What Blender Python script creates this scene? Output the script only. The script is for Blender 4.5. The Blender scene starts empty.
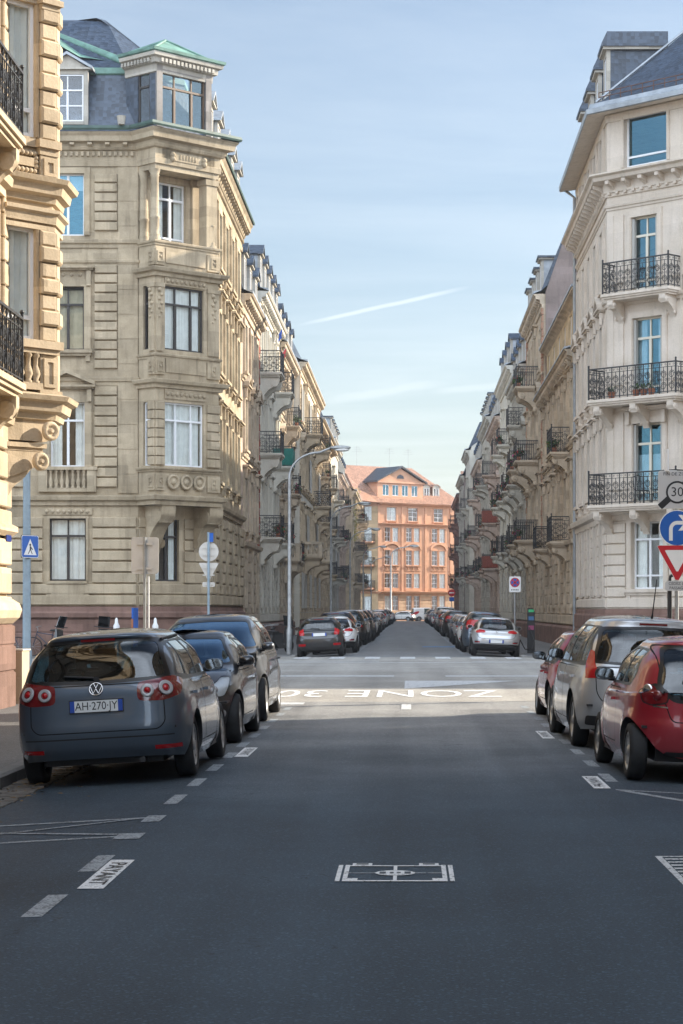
import bpy, math, random
import numpy as np
from mathutils import Vector, Matrix
from mathutils.geometry import delaunay_2d_cdt
R = math.radians
SC = bpy.context.scene
COL = SC.collection
rng = random.Random(11)

# ------------------------------------------------------------------ object helpers
def tag(o, label=None, cat=None, group=None, kind=None):
    if label: o['label'] = label
    if cat: o['category'] = cat
    if group: o['group'] = group
    if kind: o['kind'] = kind
    return o

def empty(name, loc, rz=0.0, rx=0.0, ry=0.0):
    o = bpy.data.objects.new(name, None)
    o.empty_display_size = .2
    o.location = loc
    o.rotation_euler = (rx, ry, rz)
    COL.objects.link(o)
    return o

def link(name, me, parent=None, loc=(0, 0, 0), rot=(0, 0, 0)):
    o = bpy.data.objects.new(name, me)
    o.location = loc
    o.rotation_euler = rot
    if parent is not None: o.parent = parent
    COL.objects.link(o)
    return o

def copy_tree(o, parent=None):
    c = o.copy()
    COL.objects.link(c)
    c.parent = parent
    for ch in list(o.children): copy_tree(ch, c)
    return c

class Fr:
    """facade frame: u along p0->p1, w outward (right of the direction), z up"""
    def __init__(s, p0, p1):
        s.O = Vector((p0[0], p0[1], 0))
        d = Vector((p1[0] - p0[0], p1[1] - p0[1], 0))
        s.L = d.length
        s.d = d.normalized()
        s.n = Vector((s.d.y, -s.d.x, 0))
        s.ang = math.atan2(s.d.y, s.d.x)
    def p(s, u, w, z): return s.O + s.d * u + s.n * w + Vector((0, 0, z))

class MB:
    def __init__(s):
        s.v = []; s.f = []; s.m = []; s.s = []; s.T = None
    def add(s, vs, fs, mat=0, smooth=False):
        b = len(s.v)
        if s.T is None: s.v.extend(tuple(p) for p in vs)
        else:
            F = s.T
            s.v.extend(tuple(F.p(p[0], -p[1], p[2])) for p in vs)
        for f in fs:
            s.f.append(tuple(b + i for i in f)); s.m.append(mat); s.s.append(smooth)
    def box(s, x0, x1, y0, y1, z0, z1, mat=0):
        s.add([(x0, y0, z0), (x1, y0, z0), (x1, y1, z0), (x0, y1, z0), (x0, y0, z1), (x1, y0, z1), (x1, y1, z1), (x0, y1, z1)],
              [(0, 3, 2, 1), (4, 5, 6, 7), (0, 1, 5, 4), (1, 2, 6, 5), (2, 3, 7, 6), (3, 0, 4, 7)], mat)
    def bx(s, u0, u1, w0, w1, z0, z1, mat=0): s.box(u0, u1, -w1, -w0, z0, z1, mat)
    def blk(s, u0, u1, w0, w1, z0, z1, b=.02, mat=0):
        """block standing proud of a wall: chamfered front edges, no back"""
        y0, y1, yb = -w0, -w1 + b, -w1
        s.add([(u0, y0, z0), (u1, y0, z0), (u1, y0, z1), (u0, y0, z1), (u0, y1, z0), (u1, y1, z0), (u1, y1, z1), (u0, y1, z1),
               (u0 + b, yb, z0 + b), (u1 - b, yb, z0 + b), (u1 - b, yb, z1 - b), (u0 + b, yb, z1 - b)],
              [(8, 9, 10, 11), (0, 1, 5, 4), (1, 2, 6, 5), (2, 3, 7, 6), (3, 0, 4, 7), (4, 5, 9, 8), (5, 6, 10, 9), (6, 7, 11, 10), (7, 4, 8, 11)], mat)
    def prism(s, pts, a0, a1, axis='y', mat=0, smooth=False):
        """closed 2D polygon extruded along an axis. axis y: pts=(x,z); x: pts=(y,z); z: pts=(x,y)"""
        n = len(pts)
        def P(p, a):
            return (p[0], a, p[1]) if axis == 'y' else ((a, p[0], p[1]) if axis == 'x' else (p[0], p[1], a))
        vs = [P(p, a0) for p in pts] + [P(p, a1) for p in pts]
        s.add(vs, [tuple(range(n - 1, -1, -1)), tuple(range(n, 2 * n))], mat)
        s.add(vs, [(i, (i + 1) % n, n + (i + 1) % n, n + i) for i in range(n)], mat, smooth)
    def lathe(s, prof, cx=0, cy=0, cz=0, seg=10, mat=0, smooth=True, axis='z', caps=True):
        vs = []; fs = []
        for r, z in prof:
            for k in range(seg):
                a = 2 * math.pi * k / seg
                p = (r * math.cos(a), r * math.sin(a), z)
                if axis == 'y': p = (p[0], p[2], p[1])
                if axis == '-y': p = (p[0], -p[2], p[1])
                if axis == 'x': p = (p[2], p[0], p[1])
                vs.append((cx + p[0], cy + p[1], cz + p[2]))
        for i in range(len(prof) - 1):
            for k in range(seg):
                k2 = (k + 1) % seg
                fs.append((i * seg + k, i * seg + k2, (i + 1) * seg + k2, (i + 1) * seg + k))
        s.add(vs, fs, mat, smooth)
        for i in (0, len(prof) - 1):
            if caps and prof[i][0] > 1e-4: s.add(vs[i * seg:(i + 1) * seg], [tuple(range(seg))], mat)
    def tube(s, pts, r, seg=6, mat=0, smooth=True, caps=True):
        pts = [Vector(p) for p in pts]; n = len(pts)
        rr = r if isinstance(r, (list, tuple)) else [r] * n
        vs = []; fs = []; up = None
        for i in range(n):
            t = (pts[min(i + 1, n - 1)] - pts[max(i - 1, 0)])
            if t.length < 1e-9: t = Vector((0, 0, 1))
            t.normalize()
            if up is None:
                up = Vector((0, 0, 1)) if abs(t.z) < .9 else Vector((1, 0, 0))
            a = t.cross(up)
            if a.length < 1e-5: a = t.cross(Vector((.3, .9, .2)))
            a.normalize(); b = a.cross(t); up = b
            for k in range(seg):
                q = 2 * math.pi * k / seg
                vs.append(pts[i] + (a * math.cos(q) + b * math.sin(q)) * rr[i])
        for i in range(n - 1):
            for k in range(seg):
                k2 = (k + 1) % seg
                fs.append((i * seg + k, i * seg + k2, (i + 1) * seg + k2, (i + 1) * seg + k))
        s.add(vs, fs, mat, smooth)
        if caps:
            s.add(vs[:seg], [tuple(range(seg - 1, -1, -1))], mat)
            s.add(vs[-seg:], [tuple(range(seg))], mat)
    def sphere(s, c, r, seg=10, rings=7, mat=0, sq=(1, 1, 1)):
        vs = []; fs = []
        for i in range(rings + 1):
            th = math.pi * i / rings
            for k in range(seg):
                a = 2 * math.pi * k / seg
                vs.append((c[0] + r * sq[0] * math.sin(th) * math.cos(a), c[1] + r * sq[1] * math.sin(th) * math.sin(a), c[2] + r * sq[2] * math.cos(th)))
        for i in range(rings):
            for k in range(seg):
                k2 = (k + 1) % seg
                fs.append((i * seg + k, (i + 1) * seg + k, (i + 1) * seg + k2, i * seg + k2))
        s.add(vs, fs, mat, True)
    def sweep(s, path, prof, mat=0, caps=True, smooth=False):
        """profile (out,z) swept along a plan polyline with mitred corners, out = right of travel"""
        P = [Vector((p[0], p[1], 0)) for p in path]; n = len(P)
        N = []
        for i in range(n - 1):
            d = (P[i + 1] - P[i]).normalized(); N.append(Vector((d.y, -d.x, 0)))
        Mi = []
        for i in range(n):
            if i == 0: Mi.append(N[0])
            elif i == n - 1: Mi.append(N[-1])
            else:
                a, b = N[i - 1], N[i]; Mi.append((a + b) / max(.2, 1 + a.dot(b)))
        k = len(prof); vs = []
        for i in range(n):
            for (o, z) in prof: vs.append(P[i] + Mi[i] * o + Vector((0, 0, z)))
        fs = []
        for i in range(n - 1):
            for j in range(k - 1):
                a = i * k + j; fs.append((a, a + k, a + k + 1, a + 1))
        T, s.T = s.T, None
        s.add(vs, fs, mat, smooth)
        if caps:
            s.add(vs[:k], [tuple(range(k))], mat); s.add(vs[-k:], [tuple(range(k - 1, -1, -1))], mat)
        s.T = T
    def mesh(s, name, mats, auto=None):
        me = bpy.data.meshes.new(name)
        me.from_pydata(s.v, [], s.f)
        for m in mats: me.materials.append(m)
        if s.f:
            me.polygons.foreach_set('material_index', s.m)
            me.polygons.foreach_set('use_smooth', s.s)
        me.update()
        return me
    def build(s, name, mats, parent=None, loc=(0, 0, 0), rot=(0, 0, 0)):
        if not isinstance(mats, (list, tuple)): mats = [mats]
        return link(name, s.mesh(name, mats), parent, loc, rot)

_txt = {}
def text_mesh(body, size, extrude=.002, align='CENTER', sx=1.0):
    key = (body, size, extrude, align, sx)
    if key in _txt: return _txt[key]
    cu = bpy.data.curves.new('lettering', 'FONT')
    cu.body = body; cu.size = size; cu.extrude = extrude; cu.align_x = align; cu.align_y = 'CENTER'; cu.resolution_u = 3
    ob = bpy.data.objects.new('lettering', cu)
    COL.objects.link(ob)
    dg = bpy.context.evaluated_depsgraph_get()
    me = bpy.data.meshes.new_from_object(ob.evaluated_get(dg))
    vs = [(v.co.x * sx, v.co.y, v.co.z) for v in me.vertices]
    fs = [tuple(p.vertices) for p in me.polygons]
    bpy.data.objects.remove(ob); bpy.data.curves.remove(cu); bpy.data.meshes.remove(me)
    _txt[key] = (vs, fs)
    return _txt[key]

def add_text(mb, body, size, M, mat=0, extrude=.002, sx=1.0):
    vs, fs = text_mesh(body, size, extrude, 'CENTER', sx)
    mb.add([M @ Vector(v) for v in vs], fs, mat)

def basis(o, ex, ey, ez=None):
    ex = Vector(ex).normalized(); ey = Vector(ey); ey = (ey - ex * ey.dot(ex)).normalized(); ez = ex.cross(ey)
    return Matrix(((ex.x, ey.x, ez.x, o[0]), (ex.y, ey.y, ez.y, o[1]), (ex.z, ey.z, ez.z, o[2]), (0, 0, 0, 1)))

# ------------------------------------------------------------------ materials
def newmat(name):
    m = bpy.data.materials.new(name); m.use_nodes = True
    nt = m.node_tree; nt.nodes.clear()
    out = nt.nodes.new('ShaderNodeOutputMaterial')
    b = nt.nodes.new('ShaderNodeBsdfPrincipled')
    nt.links.new(b.outputs[0], out.inputs[0])
    return m, nt, b, out

def c4(c): return (c[0], c[1], c[2], 1)

def simple(name, col, rough=.5, metal=0.0, spec=.5, coat=0.0, emit=None, es=1.0, noise=0.0, nscale=8.0):
    m, nt, b, out = newmat(name)
    b.inputs['Base Color'].default_value = c4(col)
    b.inputs['Roughness'].default_value = rough
    b.inputs['Metallic'].default_value = metal
    b.inputs['Specular IOR Level'].default_value = spec
    if coat:
        b.inputs['Coat Weight'].default_value = coat; b.inputs['Coat Roughness'].default_value = .03
    if emit:
        b.inputs['Emission Color'].default_value = c4(emit); b.inputs['Emission Strength'].default_value = es
    if noise:
        tc = nt.nodes.new('ShaderNodeTexCoord'); n = nt.nodes.new('ShaderNodeTexNoise')
        n.inputs['Scale'].default_value = nscale; n.inputs['Detail'].default_value = 5
        nt.links.new(tc.outputs['Object'], n.inputs['Vector'])
        r = nt.nodes.new('ShaderNodeValToRGB')
        r.color_ramp.elements[0].position = .3; r.color_ramp.elements[1].position = .7
        r.color_ramp.elements[0].color = c4([x * (1 - noise) for x in col]); r.color_ramp.elements[1].color = c4([min(1, x * (1 + noise * .6)) for x in col])
        nt.links.new(n.outputs['Fac'], r.inputs['Fac']); nt.links.new(r.outputs['Color'], b.inputs['Base Color'])
    return m

def stone(name, col, var=.25, soot=.35, bump=.25, rough=.85, block=1.0, tint=(.85, .8, .75)):
    """weathered stone: large blotches, vertical run marks, grain; optional ashlar joints"""
    m, nt, b, out = newmat(name)
    L = nt.links.new; N = nt.nodes.new
    tc = N('ShaderNodeTexCoord')
    n1 = N('ShaderNodeTexNoise'); n1.inputs['Scale'].default_value = .9; n1.inputs['Detail'].default_value = 6; n1.inputs['Roughness'].default_value = .65
    L(tc.outputs['Object'], n1.inputs['Vector'])
    mp = N('ShaderNodeMapping'); mp.inputs['Scale'].default_value = (3.0, 3.0, .35); L(tc.outputs['Object'], mp.inputs['Vector'])
    n2 = N('ShaderNodeTexNoise'); n2.inputs['Scale'].default_value = 1.6; n2.inputs['Detail'].default_value = 5; L(mp.outputs[0], n2.inputs['Vector'])
    n3 = N('ShaderNodeTexNoise'); n3.inputs['Scale'].default_value = 22; n3.inputs['Detail'].default_value = 3; L(tc.outputs['Object'], n3.inputs['Vector'])
    r1 = N('ShaderNodeValToRGB'); r1.color_ramp.elements[0].position = .3; r1.color_ramp.elements[1].position = .7
    r1.color_ramp.elements[0].color = c4([x * (1 - var) * t for x, t in zip(col, (1.02, 1, .95))]); r1.color_ramp.elements[1].color = c4([min(1, x * (1 + var * .5)) for x in col])
    L(n1.outputs['Fac'], r1.inputs['Fac'])
    r2 = N('ShaderNodeMapRange'); r2.inputs[1].default_value = .52; r2.inputs[2].default_value = .78; r2.inputs[3].default_value = 0; r2.inputs[4].default_value = soot
    L(n2.outputs['Fac'], r2.inputs[0])
    mx = N('ShaderNodeMix'); mx.data_type = 'RGBA'; mx.blend_type = 'MULTIPLY'
    L(r2.outputs[0], mx.inputs[0]); L(r1.outputs['Color'], mx.inputs[6]); mx.inputs[7].default_value = c4([.42 * t for t in tint])
    # block-to-block tone differences (courses of ashlar)
    sp = N('ShaderNodeSeparateXYZ'); L(tc.outputs['Object'], sp.inputs[0])
    def mth(op, x, y=None):
        q = N('ShaderNodeMath'); q.operation = op
        for k_, v_ in enumerate((x, y)):
            if v_ is None: continue
            if isinstance(v_, (int, float)): q.inputs[k_].default_value = v_
            else: L(v_, q.inputs[k_])
        return q.outputs[0]
    row = mth('FLOOR', mth('MULTIPLY', sp.outputs[2], 2.6)); colm = mth('FLOOR', mth('ADD', mth('MULTIPLY', mth('ADD', sp.outputs[0], sp.outputs[1]), 1.15), mth('MULTIPLY', row, .47)))
    cbx = N('ShaderNodeCombineXYZ'); L(colm, cbx.inputs[0]); L(row, cbx.inputs[1])
    wno = N('ShaderNodeTexWhiteNoise'); wno.noise_dimensions = '2D'; L(cbx.outputs[0], wno.inputs['Vector'])
    mr = N('ShaderNodeMapRange'); mr.inputs[3].default_value = 1 - .2 * block; mr.inputs[4].default_value = 1 + .1 * block; L(wno.outputs['Value'], mr.inputs[0])
    m2 = N('ShaderNodeMix'); m2.data_type = 'RGBA'; m2.blend_type = 'MULTIPLY'; m2.inputs[0].default_value = 1
    L(mx.outputs[2], m2.inputs[6]); L(mr.outputs[0], m2.inputs[7])
    m3 = N('ShaderNodeMix'); m3.data_type = 'RGBA'; m3.blend_type = 'MULTIPLY'; m3.inputs[0].default_value = 1
    mr3 = N('ShaderNodeMapRange'); mr3.inputs[3].default_value = .85; mr3.inputs[4].default_value = 1.12; L(n3.outputs['Fac'], mr3.inputs[0])
    L(m2.outputs[2], m3.inputs[6]); L(mr3.outputs[0], m3.inputs[7])
    L(m3.outputs[2], b.inputs['Base Color'])
    b.inputs['Roughness'].default_value = rough; b.inputs['Specular IOR Level'].default_value = .2
    bp = N('ShaderNodeBump'); bp.inputs['Strength'].default_value = bump; bp.inputs['Distance'].default_value = .03
    ad = N('ShaderNodeMath'); ad.operation = 'ADD'; L(n1.outputs['Fac'], ad.inputs[0]); L(n3.outputs['Fac'], ad.inputs[1])
    L(ad.outputs[0], bp.inputs['Height']); L(bp.outputs[0], b.inputs['Normal'])
    return m

def slate(name, col, row=.22):
    m, nt, b, out = newmat(name)
    L = nt.links.new; N = nt.nodes.new
    tc = N('ShaderNodeTexCoord')
    mp = N('ShaderNodeMapping'); mp.inputs['Scale'].default_value = (7, 7, 1.7 / row); L(tc.outputs['Object'], mp.inputs['Vector'])
    vo = N('ShaderNodeTexVoronoi'); vo.distance = 'CHEBYCHEV'; vo.inputs['Randomness'].default_value = .35; vo.inputs['Scale'].default_value = 1; L(mp.outputs[0], vo.inputs['Vector'])
    n = N('ShaderNodeTexNoise'); n.inputs['Scale'].default_value = 1.2; n.inputs['Detail'].default_value = 6; L(tc.outputs['Object'], n.inputs['Vector'])
    hs = N('ShaderNodeSeparateColor'); L(vo.outputs['Color'], hs.inputs[0])
    ad = N('ShaderNodeMath'); ad.operation = 'ADD'; L(hs.outputs[0], ad.inputs[0]); L(n.outputs['Fac'], ad.inputs[1])
    r = N('ShaderNodeValToRGB'); r.color_ramp.elements[0].position = .35; r.color_ramp.elements[1].position = .95
    r.color_ramp.elements[0].color = c4([x * .62 for x in col]); r.color_ramp.elements[1].color = c4([x * 1.35 for x in col])
    hf = N('ShaderNodeMath'); hf.operation = 'MULTIPLY'; hf.inputs[1].default_value = .65; L(ad.outputs[0], hf.inputs[0])
    L(hf.outputs[0], r.inputs['Fac']); L(r.outputs['Color'], b.inputs['Base Color'])
    b.inputs['Roughness'].default_value = .42
    bp = N('ShaderNodeBump'); bp.inputs['Strength'].default_value = .5; bp.inputs['Distance'].default_value = .02
    L(vo.outputs['Distance'], bp.inputs['Height']); L(bp.outputs[0], b.inputs['Normal'])
    return m

def glass(name, tint=(.75, .82, .82), ior=1.75, rough=.015, wav=.0, refl=(1, 1, 1)):
    m, nt, b, out = newmat(name)
    nt.nodes.remove(b)
    L = nt.links.new; N = nt.nodes.new
    t = N('ShaderNodeBsdfTransparent'); t.inputs[0].default_value = c4(tint)
    g = N('ShaderNodeBsdfGlossy'); g.inputs['Roughness'].default_value = rough; g.inputs[0].default_value = c4(refl)
    lw = N('ShaderNodeLayerWeight'); lw.inputs[0].default_value = .5; F0 = ((ior - 1) / (ior + 1)) ** 2
    pw = N('ShaderNodeMath'); pw.operation = 'POWER'; pw.inputs[1].default_value = 5; L(lw.outputs['Facing'], pw.inputs[0])
    fr = N('ShaderNodeMath'); fr.operation = 'MULTIPLY_ADD'; fr.inputs[1].default_value = 1 - F0; fr.inputs[2].default_value = F0; L(pw.outputs[0], fr.inputs[0])
    if wav:
        tc = N('ShaderNodeTexCoord'); n = N('ShaderNodeTexNoise'); n.inputs['Scale'].default_value = 1.3; n.inputs['Detail'].default_value = 1
        L(tc.outputs['Object'], n.inputs['Vector'])
        bp = N('ShaderNodeBump'); bp.inputs['Strength'].default_value = wav; bp.inputs['Distance'].default_value = .05
        L(n.outputs['Fac'], bp.inputs['Height']); L(bp.outputs[0], g.inputs['Normal'])
    mx = N('ShaderNodeMixShader'); L(fr.outputs[0], mx.inputs[0]); L(t.outputs[0], mx.inputs[1]); L(g.outputs[0], mx.inputs[2])
    L(mx.outputs[0], out.inputs[0])
    return m

def paint(name, col, metal=.0, flake=.0, rough=.35):
    m, nt, b, out = newmat(name)
    b.inputs['Base Color'].default_value = c4(col); b.inputs['Metallic'].default_value = metal
    b.inputs['Roughness'].default_value = rough
    b.inputs['Coat Weight'].default_value = 1.0; b.inputs['Coat Roughness'].default_value = .02
    L = nt.links.new; N = nt.nodes.new
    tc = N('ShaderNodeTexCoord'); n = N('ShaderNodeTexNoise'); n.inputs['Scale'].default_value = 2.5; n.inputs['Detail'].default_value = 7; n.inputs['Roughness'].default_value = .7
    L(tc.outputs['Object'], n.inputs['Vector'])
    mr = N('ShaderNodeMapRange'); mr.inputs[1].default_value = .35; mr.inputs[2].default_value = .75; mr.inputs[3].default_value = .02; mr.inputs[4].default_value = .14
    L(n.outputs['Fac'], mr.inputs[0]); L(mr.outputs[0], b.inputs['Coat Roughness'])
    # road dust low on the body
    sx = N('ShaderNodeSeparateXYZ'); L(tc.outputs['Object'], sx.inputs[0])
    m2 = N('ShaderNodeMapRange'); m2.inputs[1].default_value = .15; m2.inputs[2].default_value = .75; m2.inputs[3].default_value = .45; m2.inputs[4].default_value = .04
    L(sx.outputs[2], m2.inputs[0])
    mu = N('ShaderNodeMath'); mu.operation = 'MULTIPLY'; L(m2.outputs[0], mu.inputs[0]); L(n.outputs['Fac'], mu.inputs[1])
    mx = N('ShaderNodeMix'); mx.data_type = 'RGBA'; L(mu.outputs[0], mx.inputs[0]); mx.inputs[6].default_value = c4(col); mx.inputs[7].default_value = (.16, .15, .135, 1)
    L(mx.outputs[2], b.inputs['Base Color'])
    return m

def asphalt(name, base=(.052, .054, .058), patch=.35, rough=.62, spec=.45, worn=None):  # worn sets the brightening painted into the colour along the street
    m, nt, b, out = newmat(name)
    L = nt.links.new; N = nt.nodes.new
    tc = N('ShaderNodeTexCoord')
    n1 = N('ShaderNodeTexNoise'); n1.inputs['Scale'].default_value = .35; n1.inputs['Detail'].default_value = 7; n1.inputs['Roughness'].default_value = .6; L(tc.outputs['Object'], n1.inputs['Vector'])
    n2 = N('ShaderNodeTexNoise'); n2.inputs['Scale'].default_value = 60; n2.inputs['Detail'].default_value = 3; n2.inputs['Roughness'].default_value = .7; L(tc.outputs['Object'], n2.inputs['Vector'])
    vo = N('ShaderNodeTexVoronoi'); vo.inputs['Scale'].default_value = 75; L(tc.outputs['Object'], vo.inputs['Vector'])
    # lengthwise wheel-worn lanes
    mp = N('ShaderNodeMapping'); mp.inputs['Scale'].default_value = (1.3, .03, 1); L(tc.outputs['Object'], mp.inputs['Vector'])
    n4 = N('ShaderNodeTexNoise'); n4.inputs['Scale'].default_value = 1; n4.inputs['Detail'].default_value = 4; L(mp.outputs[0], n4.inputs['Vector'])
    a = N('ShaderNodeMath'); a.operation = 'ADD'; L(n1.outputs['Fac'], a.inputs[0]); L(n4.outputs['Fac'], a.inputs[1])
    r = N('ShaderNodeMapRange'); r.inputs[1].default_value = .7; r.inputs[2].default_value = 1.3; r.inputs[3].default_value = 1 - patch; r.inputs[4].default_value = 1 + patch * .8; L(a.outputs[0], r.inputs[0])
    r2 = N('ShaderNodeMapRange'); r2.inputs[1].default_value = .25; r2.inputs[2].default_value = .75; r2.inputs[3].default_value = .35; r2.inputs[4].default_value = 1.7; L(n2.outputs['Fac'], r2.inputs[0])
    mu = N('ShaderNodeMath'); mu.operation = 'MULTIPLY'; L(r.outputs[0], mu.inputs[0]); L(r2.outputs[0], mu.inputs[1])
    # pale stones in the mix
    hs = N('ShaderNodeSeparateColor'); L(vo.outputs['Color'], hs.inputs[0])
    g = N('ShaderNodeMath'); g.operation = 'GREATER_THAN'; g.inputs[1].default_value = .93; L(hs.outputs[0], g.inputs[0])
    mg = N('ShaderNodeMath'); mg.operation = 'MULTIPLY_ADD'; mg.inputs[1].default_value = 1.1; L(g.outputs[0], mg.inputs[0]); L(mu.outputs[0], mg.inputs[2])
    # hairline cracks, only in some areas
    wn = N('ShaderNodeTexNoise'); wn.inputs['Scale'].default_value = 1.1; wn.inputs['Detail'].default_value = 5; L(tc.outputs['Object'], wn.inputs['Vector'])
    wv = N('ShaderNodeMix'); wv.data_type = 'RGBA'; wv.inputs[0].default_value = .35; L(tc.outputs['Object'], wv.inputs[6]); 
    ws = N('ShaderNodeVectorMath'); ws.operation = 'SCALE'; ws.inputs['Scale'].default_value = 6; L(wn.outputs['Color'], ws.inputs[0]); L(ws.outputs[0], wv.inputs[7])
    ve = N('ShaderNodeTexVoronoi'); ve.feature = 'DISTANCE_TO_EDGE'; ve.inputs['Scale'].default_value = .55; L(wv.outputs[2], ve.inputs['Vector'])
    ce = N('ShaderNodeMapRange'); ce.inputs[1].default_value = .002; ce.inputs[2].default_value = .007; ce.inputs[3].default_value = .45; ce.inputs[4].default_value = 1; L(ve.outputs['Distance'], ce.inputs[0])
    cm = N('ShaderNodeMath'); cm.operation = 'GREATER_THAN'; cm.inputs[1].default_value = .57; L(n1.outputs['Fac'], cm.inputs[0])
    c1_ = N('ShaderNodeMix'); c1_.data_type = 'FLOAT'; L(cm.outputs[0], c1_.inputs[0]); c1_.inputs[2].default_value = 1; L(ce.outputs[0], c1_.inputs[3])
    mcr = N('ShaderNodeMath'); mcr.operation = 'MULTIPLY'; L(mg.outputs[0], mcr.inputs[0]); L(c1_.outputs[0], mcr.inputs[1])
    mx = N('ShaderNodeMix'); mx.data_type = 'RGBA'; mx.blend_type = 'MULTIPLY'; mx.inputs[0].default_value = 1
    mx.inputs[6].default_value = c4(base); L(mcr.outputs[0], mx.inputs[7])
    if worn:   # paler towards the junction: sunlight and grazing sheen painted into the base colour
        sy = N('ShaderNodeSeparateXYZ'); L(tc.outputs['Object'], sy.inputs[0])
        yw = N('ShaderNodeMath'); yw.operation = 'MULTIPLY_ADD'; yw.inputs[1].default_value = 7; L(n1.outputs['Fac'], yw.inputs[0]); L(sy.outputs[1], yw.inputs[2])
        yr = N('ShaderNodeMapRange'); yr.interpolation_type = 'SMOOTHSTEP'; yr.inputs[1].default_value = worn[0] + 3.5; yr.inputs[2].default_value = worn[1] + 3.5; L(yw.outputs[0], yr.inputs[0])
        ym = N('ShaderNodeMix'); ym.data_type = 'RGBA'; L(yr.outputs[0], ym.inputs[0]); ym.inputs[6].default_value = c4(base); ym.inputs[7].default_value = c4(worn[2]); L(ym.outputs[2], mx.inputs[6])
    L(mx.outputs[2], b.inputs['Base Color'])
    b.inputs['Roughness'].default_value = rough; b.inputs['Specular IOR Level'].default_value = spec
    bp = N('ShaderNodeBump'); bp.inputs['Strength'].default_value = .6; bp.inputs['Distance'].default_value = .01
    L(n2.outputs['Fac'], bp.inputs['Height']); L(bp.outputs[0], b.inputs['Normal'])
    return m

def roadpaint(name, col=(.62, .63, .63), wear=.5):
    m, nt, b, out = newmat(name)
    L = nt.links.new; N = nt.nodes.new
    tc = N('ShaderNodeTexCoord')
    n = N('ShaderNodeTexNoise'); n.inputs['Scale'].default_value = 9; n.inputs['Detail'].default_value = 8; n.inputs['Roughness'].default_value = .75; L(tc.outputs['Object'], n.inputs['Vector'])
    n2 = N('ShaderNodeTexNoise'); n2.inputs['Scale'].default_value = 55; n2.inputs['Detail'].default_value = 2; L(tc.outputs['Object'], n2.inputs['Vector'])
    a = N('ShaderNodeMath'); a.operation = 'ADD'; L(n.outputs['Fac'], a.inputs[0]); L(n2.outputs['Fac'], a.inputs[1])
    r = N('ShaderNodeValToRGB'); r.color_ramp.elements[0].position = .40 + .1 * wear; r.color_ramp.elements[1].position = .46 + .16 * wear
    r.color_ramp.elements[0].color = (.09, .092, .096, 1); r.color_ramp.elements[1].color = c4(col)
    h = N('ShaderNodeMath'); h.operation = 'MULTIPLY'; h.inputs[1].default_value = .55; L(a.outputs[0], h.inputs[0])
    L(h.outputs[0], r.inputs['Fac']); L(r.outputs['Color'], b.inputs['Base Color'])
    b.inputs['Roughness'].default_value = .65
    return m

def bricky(name, c1, c2, mortar, sx=4.5, sz=13, rough=.85):
    """brickwork / small paving driven by object position"""
    m, nt, b, out = newmat(name)
    L = nt.links.new; N = nt.nodes.new
    tc = N('ShaderNodeTexCoord'); sp = N('ShaderNodeSeparateXYZ'); L(tc.outputs['Object'], sp.inputs[0])
    ad = N('ShaderNodeMath'); ad.operation = 'ADD'; L(sp.outputs[0], ad.inputs[0]); L(sp.outputs[1], ad.inputs[1])
    cb = N('ShaderNodeCombineXYZ'); L(ad.outputs[0], cb.inputs[0]); L(sp.outputs[2], cb.inputs[1])
    br = N('ShaderNodeTexBrick'); br.inputs['Scale'].default_value = 1; br.inputs['Brick Width'].default_value = 1 / sx; br.inputs['Row Height'].default_value = 1 / sz
    br.inputs['Mortar Size'].default_value = .008; br.inputs['Color1'].default_value = c4(c1); br.inputs['Color2'].default_value = c4(c2); br.inputs['Mortar'].default_value = c4(mortar)
    L(cb.outputs[0], br.inputs['Vector']); L(br.outputs['Color'], b.inputs['Base Color'])
    b.inputs['Roughness'].default_value = rough
    return m
# ------------------------------------------------------------------ building kit
M = {}
M['frame_white'] = simple('white window paint', (.72, .73, .74), .4)
M['frame_grey'] = simple('grey window paint', (.33, .34, .34), .45)
M['frame_dark'] = simple('dark window wood', (.035, .03, .028), .45)
M['frame_brown'] = simple('brown window wood', (.12, .075, .045), .5)
M['frame_cream'] = simple('cream window paint', (.62, .58, .48), .45)
M['pane'] = glass('window glass', (.88, .92, .92), 2.0, .01, .06)
M['pane_b'] = glass('sky glass', (.6, .7, .75), 2.9, .01, .0, (.26, .56, .72))
M['pane_p'] = glass('pavilion glass', (.7, .78, .8), 2.6, .01, .02, (.62, .8, .88))
M['curtain'] = simple('net curtain', (.8, .8, .77), .9, noise=.12, nscale=4)
M['veil'] = simple('grey green veil curtain', (.42, .47, .43), .9, noise=.25, nscale=3)
M['drape'] = simple('beige curtain', (.55, .47, .33), .9, noise=.15, nscale=5)
M['blind'] = simple('roller blind', (.66, .66, .64), .7)
M['dark'] = simple('dark interior', (.02, .02, .022), .9)
M['iron'] = simple('black wrought iron', (.018, .018, .02), .45, noise=.3, nscale=20)
M['iron_grey'] = simple('grey iron', (.12, .12, .12), .5)
M['zinc'] = simple('zinc sheet', (.36, .39, .42), .45, .4, noise=.25, nscale=3)
M['copper'] = simple('green copper sheet', (.13, .245, .2), .6, noise=.35, nscale=2.5)
M['copper_dark'] = simple('dark green copper gutter', (.045, .085, .07), .55, noise=.35, nscale=3)
M['slate'] = slate('blue slate', (.045, .062, .09))
M['slate_dark'] = slate('dark slate', (.04, .045, .055))
M['tile'] = slate('red roof tile', (.30, .165, .11), .18)
M['brick'] = bricky('orange brick', (.36, .17, .09), (.3, .13, .07), (.4, .33, .26))
M['plant'] = simple('balcony leaves', (.05, .1, .025), .7, noise=.5, nscale=14)
M['flower_red'] = simple('red flowers', (.45, .03, .04), .6, noise=.3, nscale=14)
M['flower_pink'] = simple('pink flowers', (.5, .08, .25), .6, noise=.3, nscale=14)
M['pot'] = simple('terracotta pot', (.32, .12, .06), .8)
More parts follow.
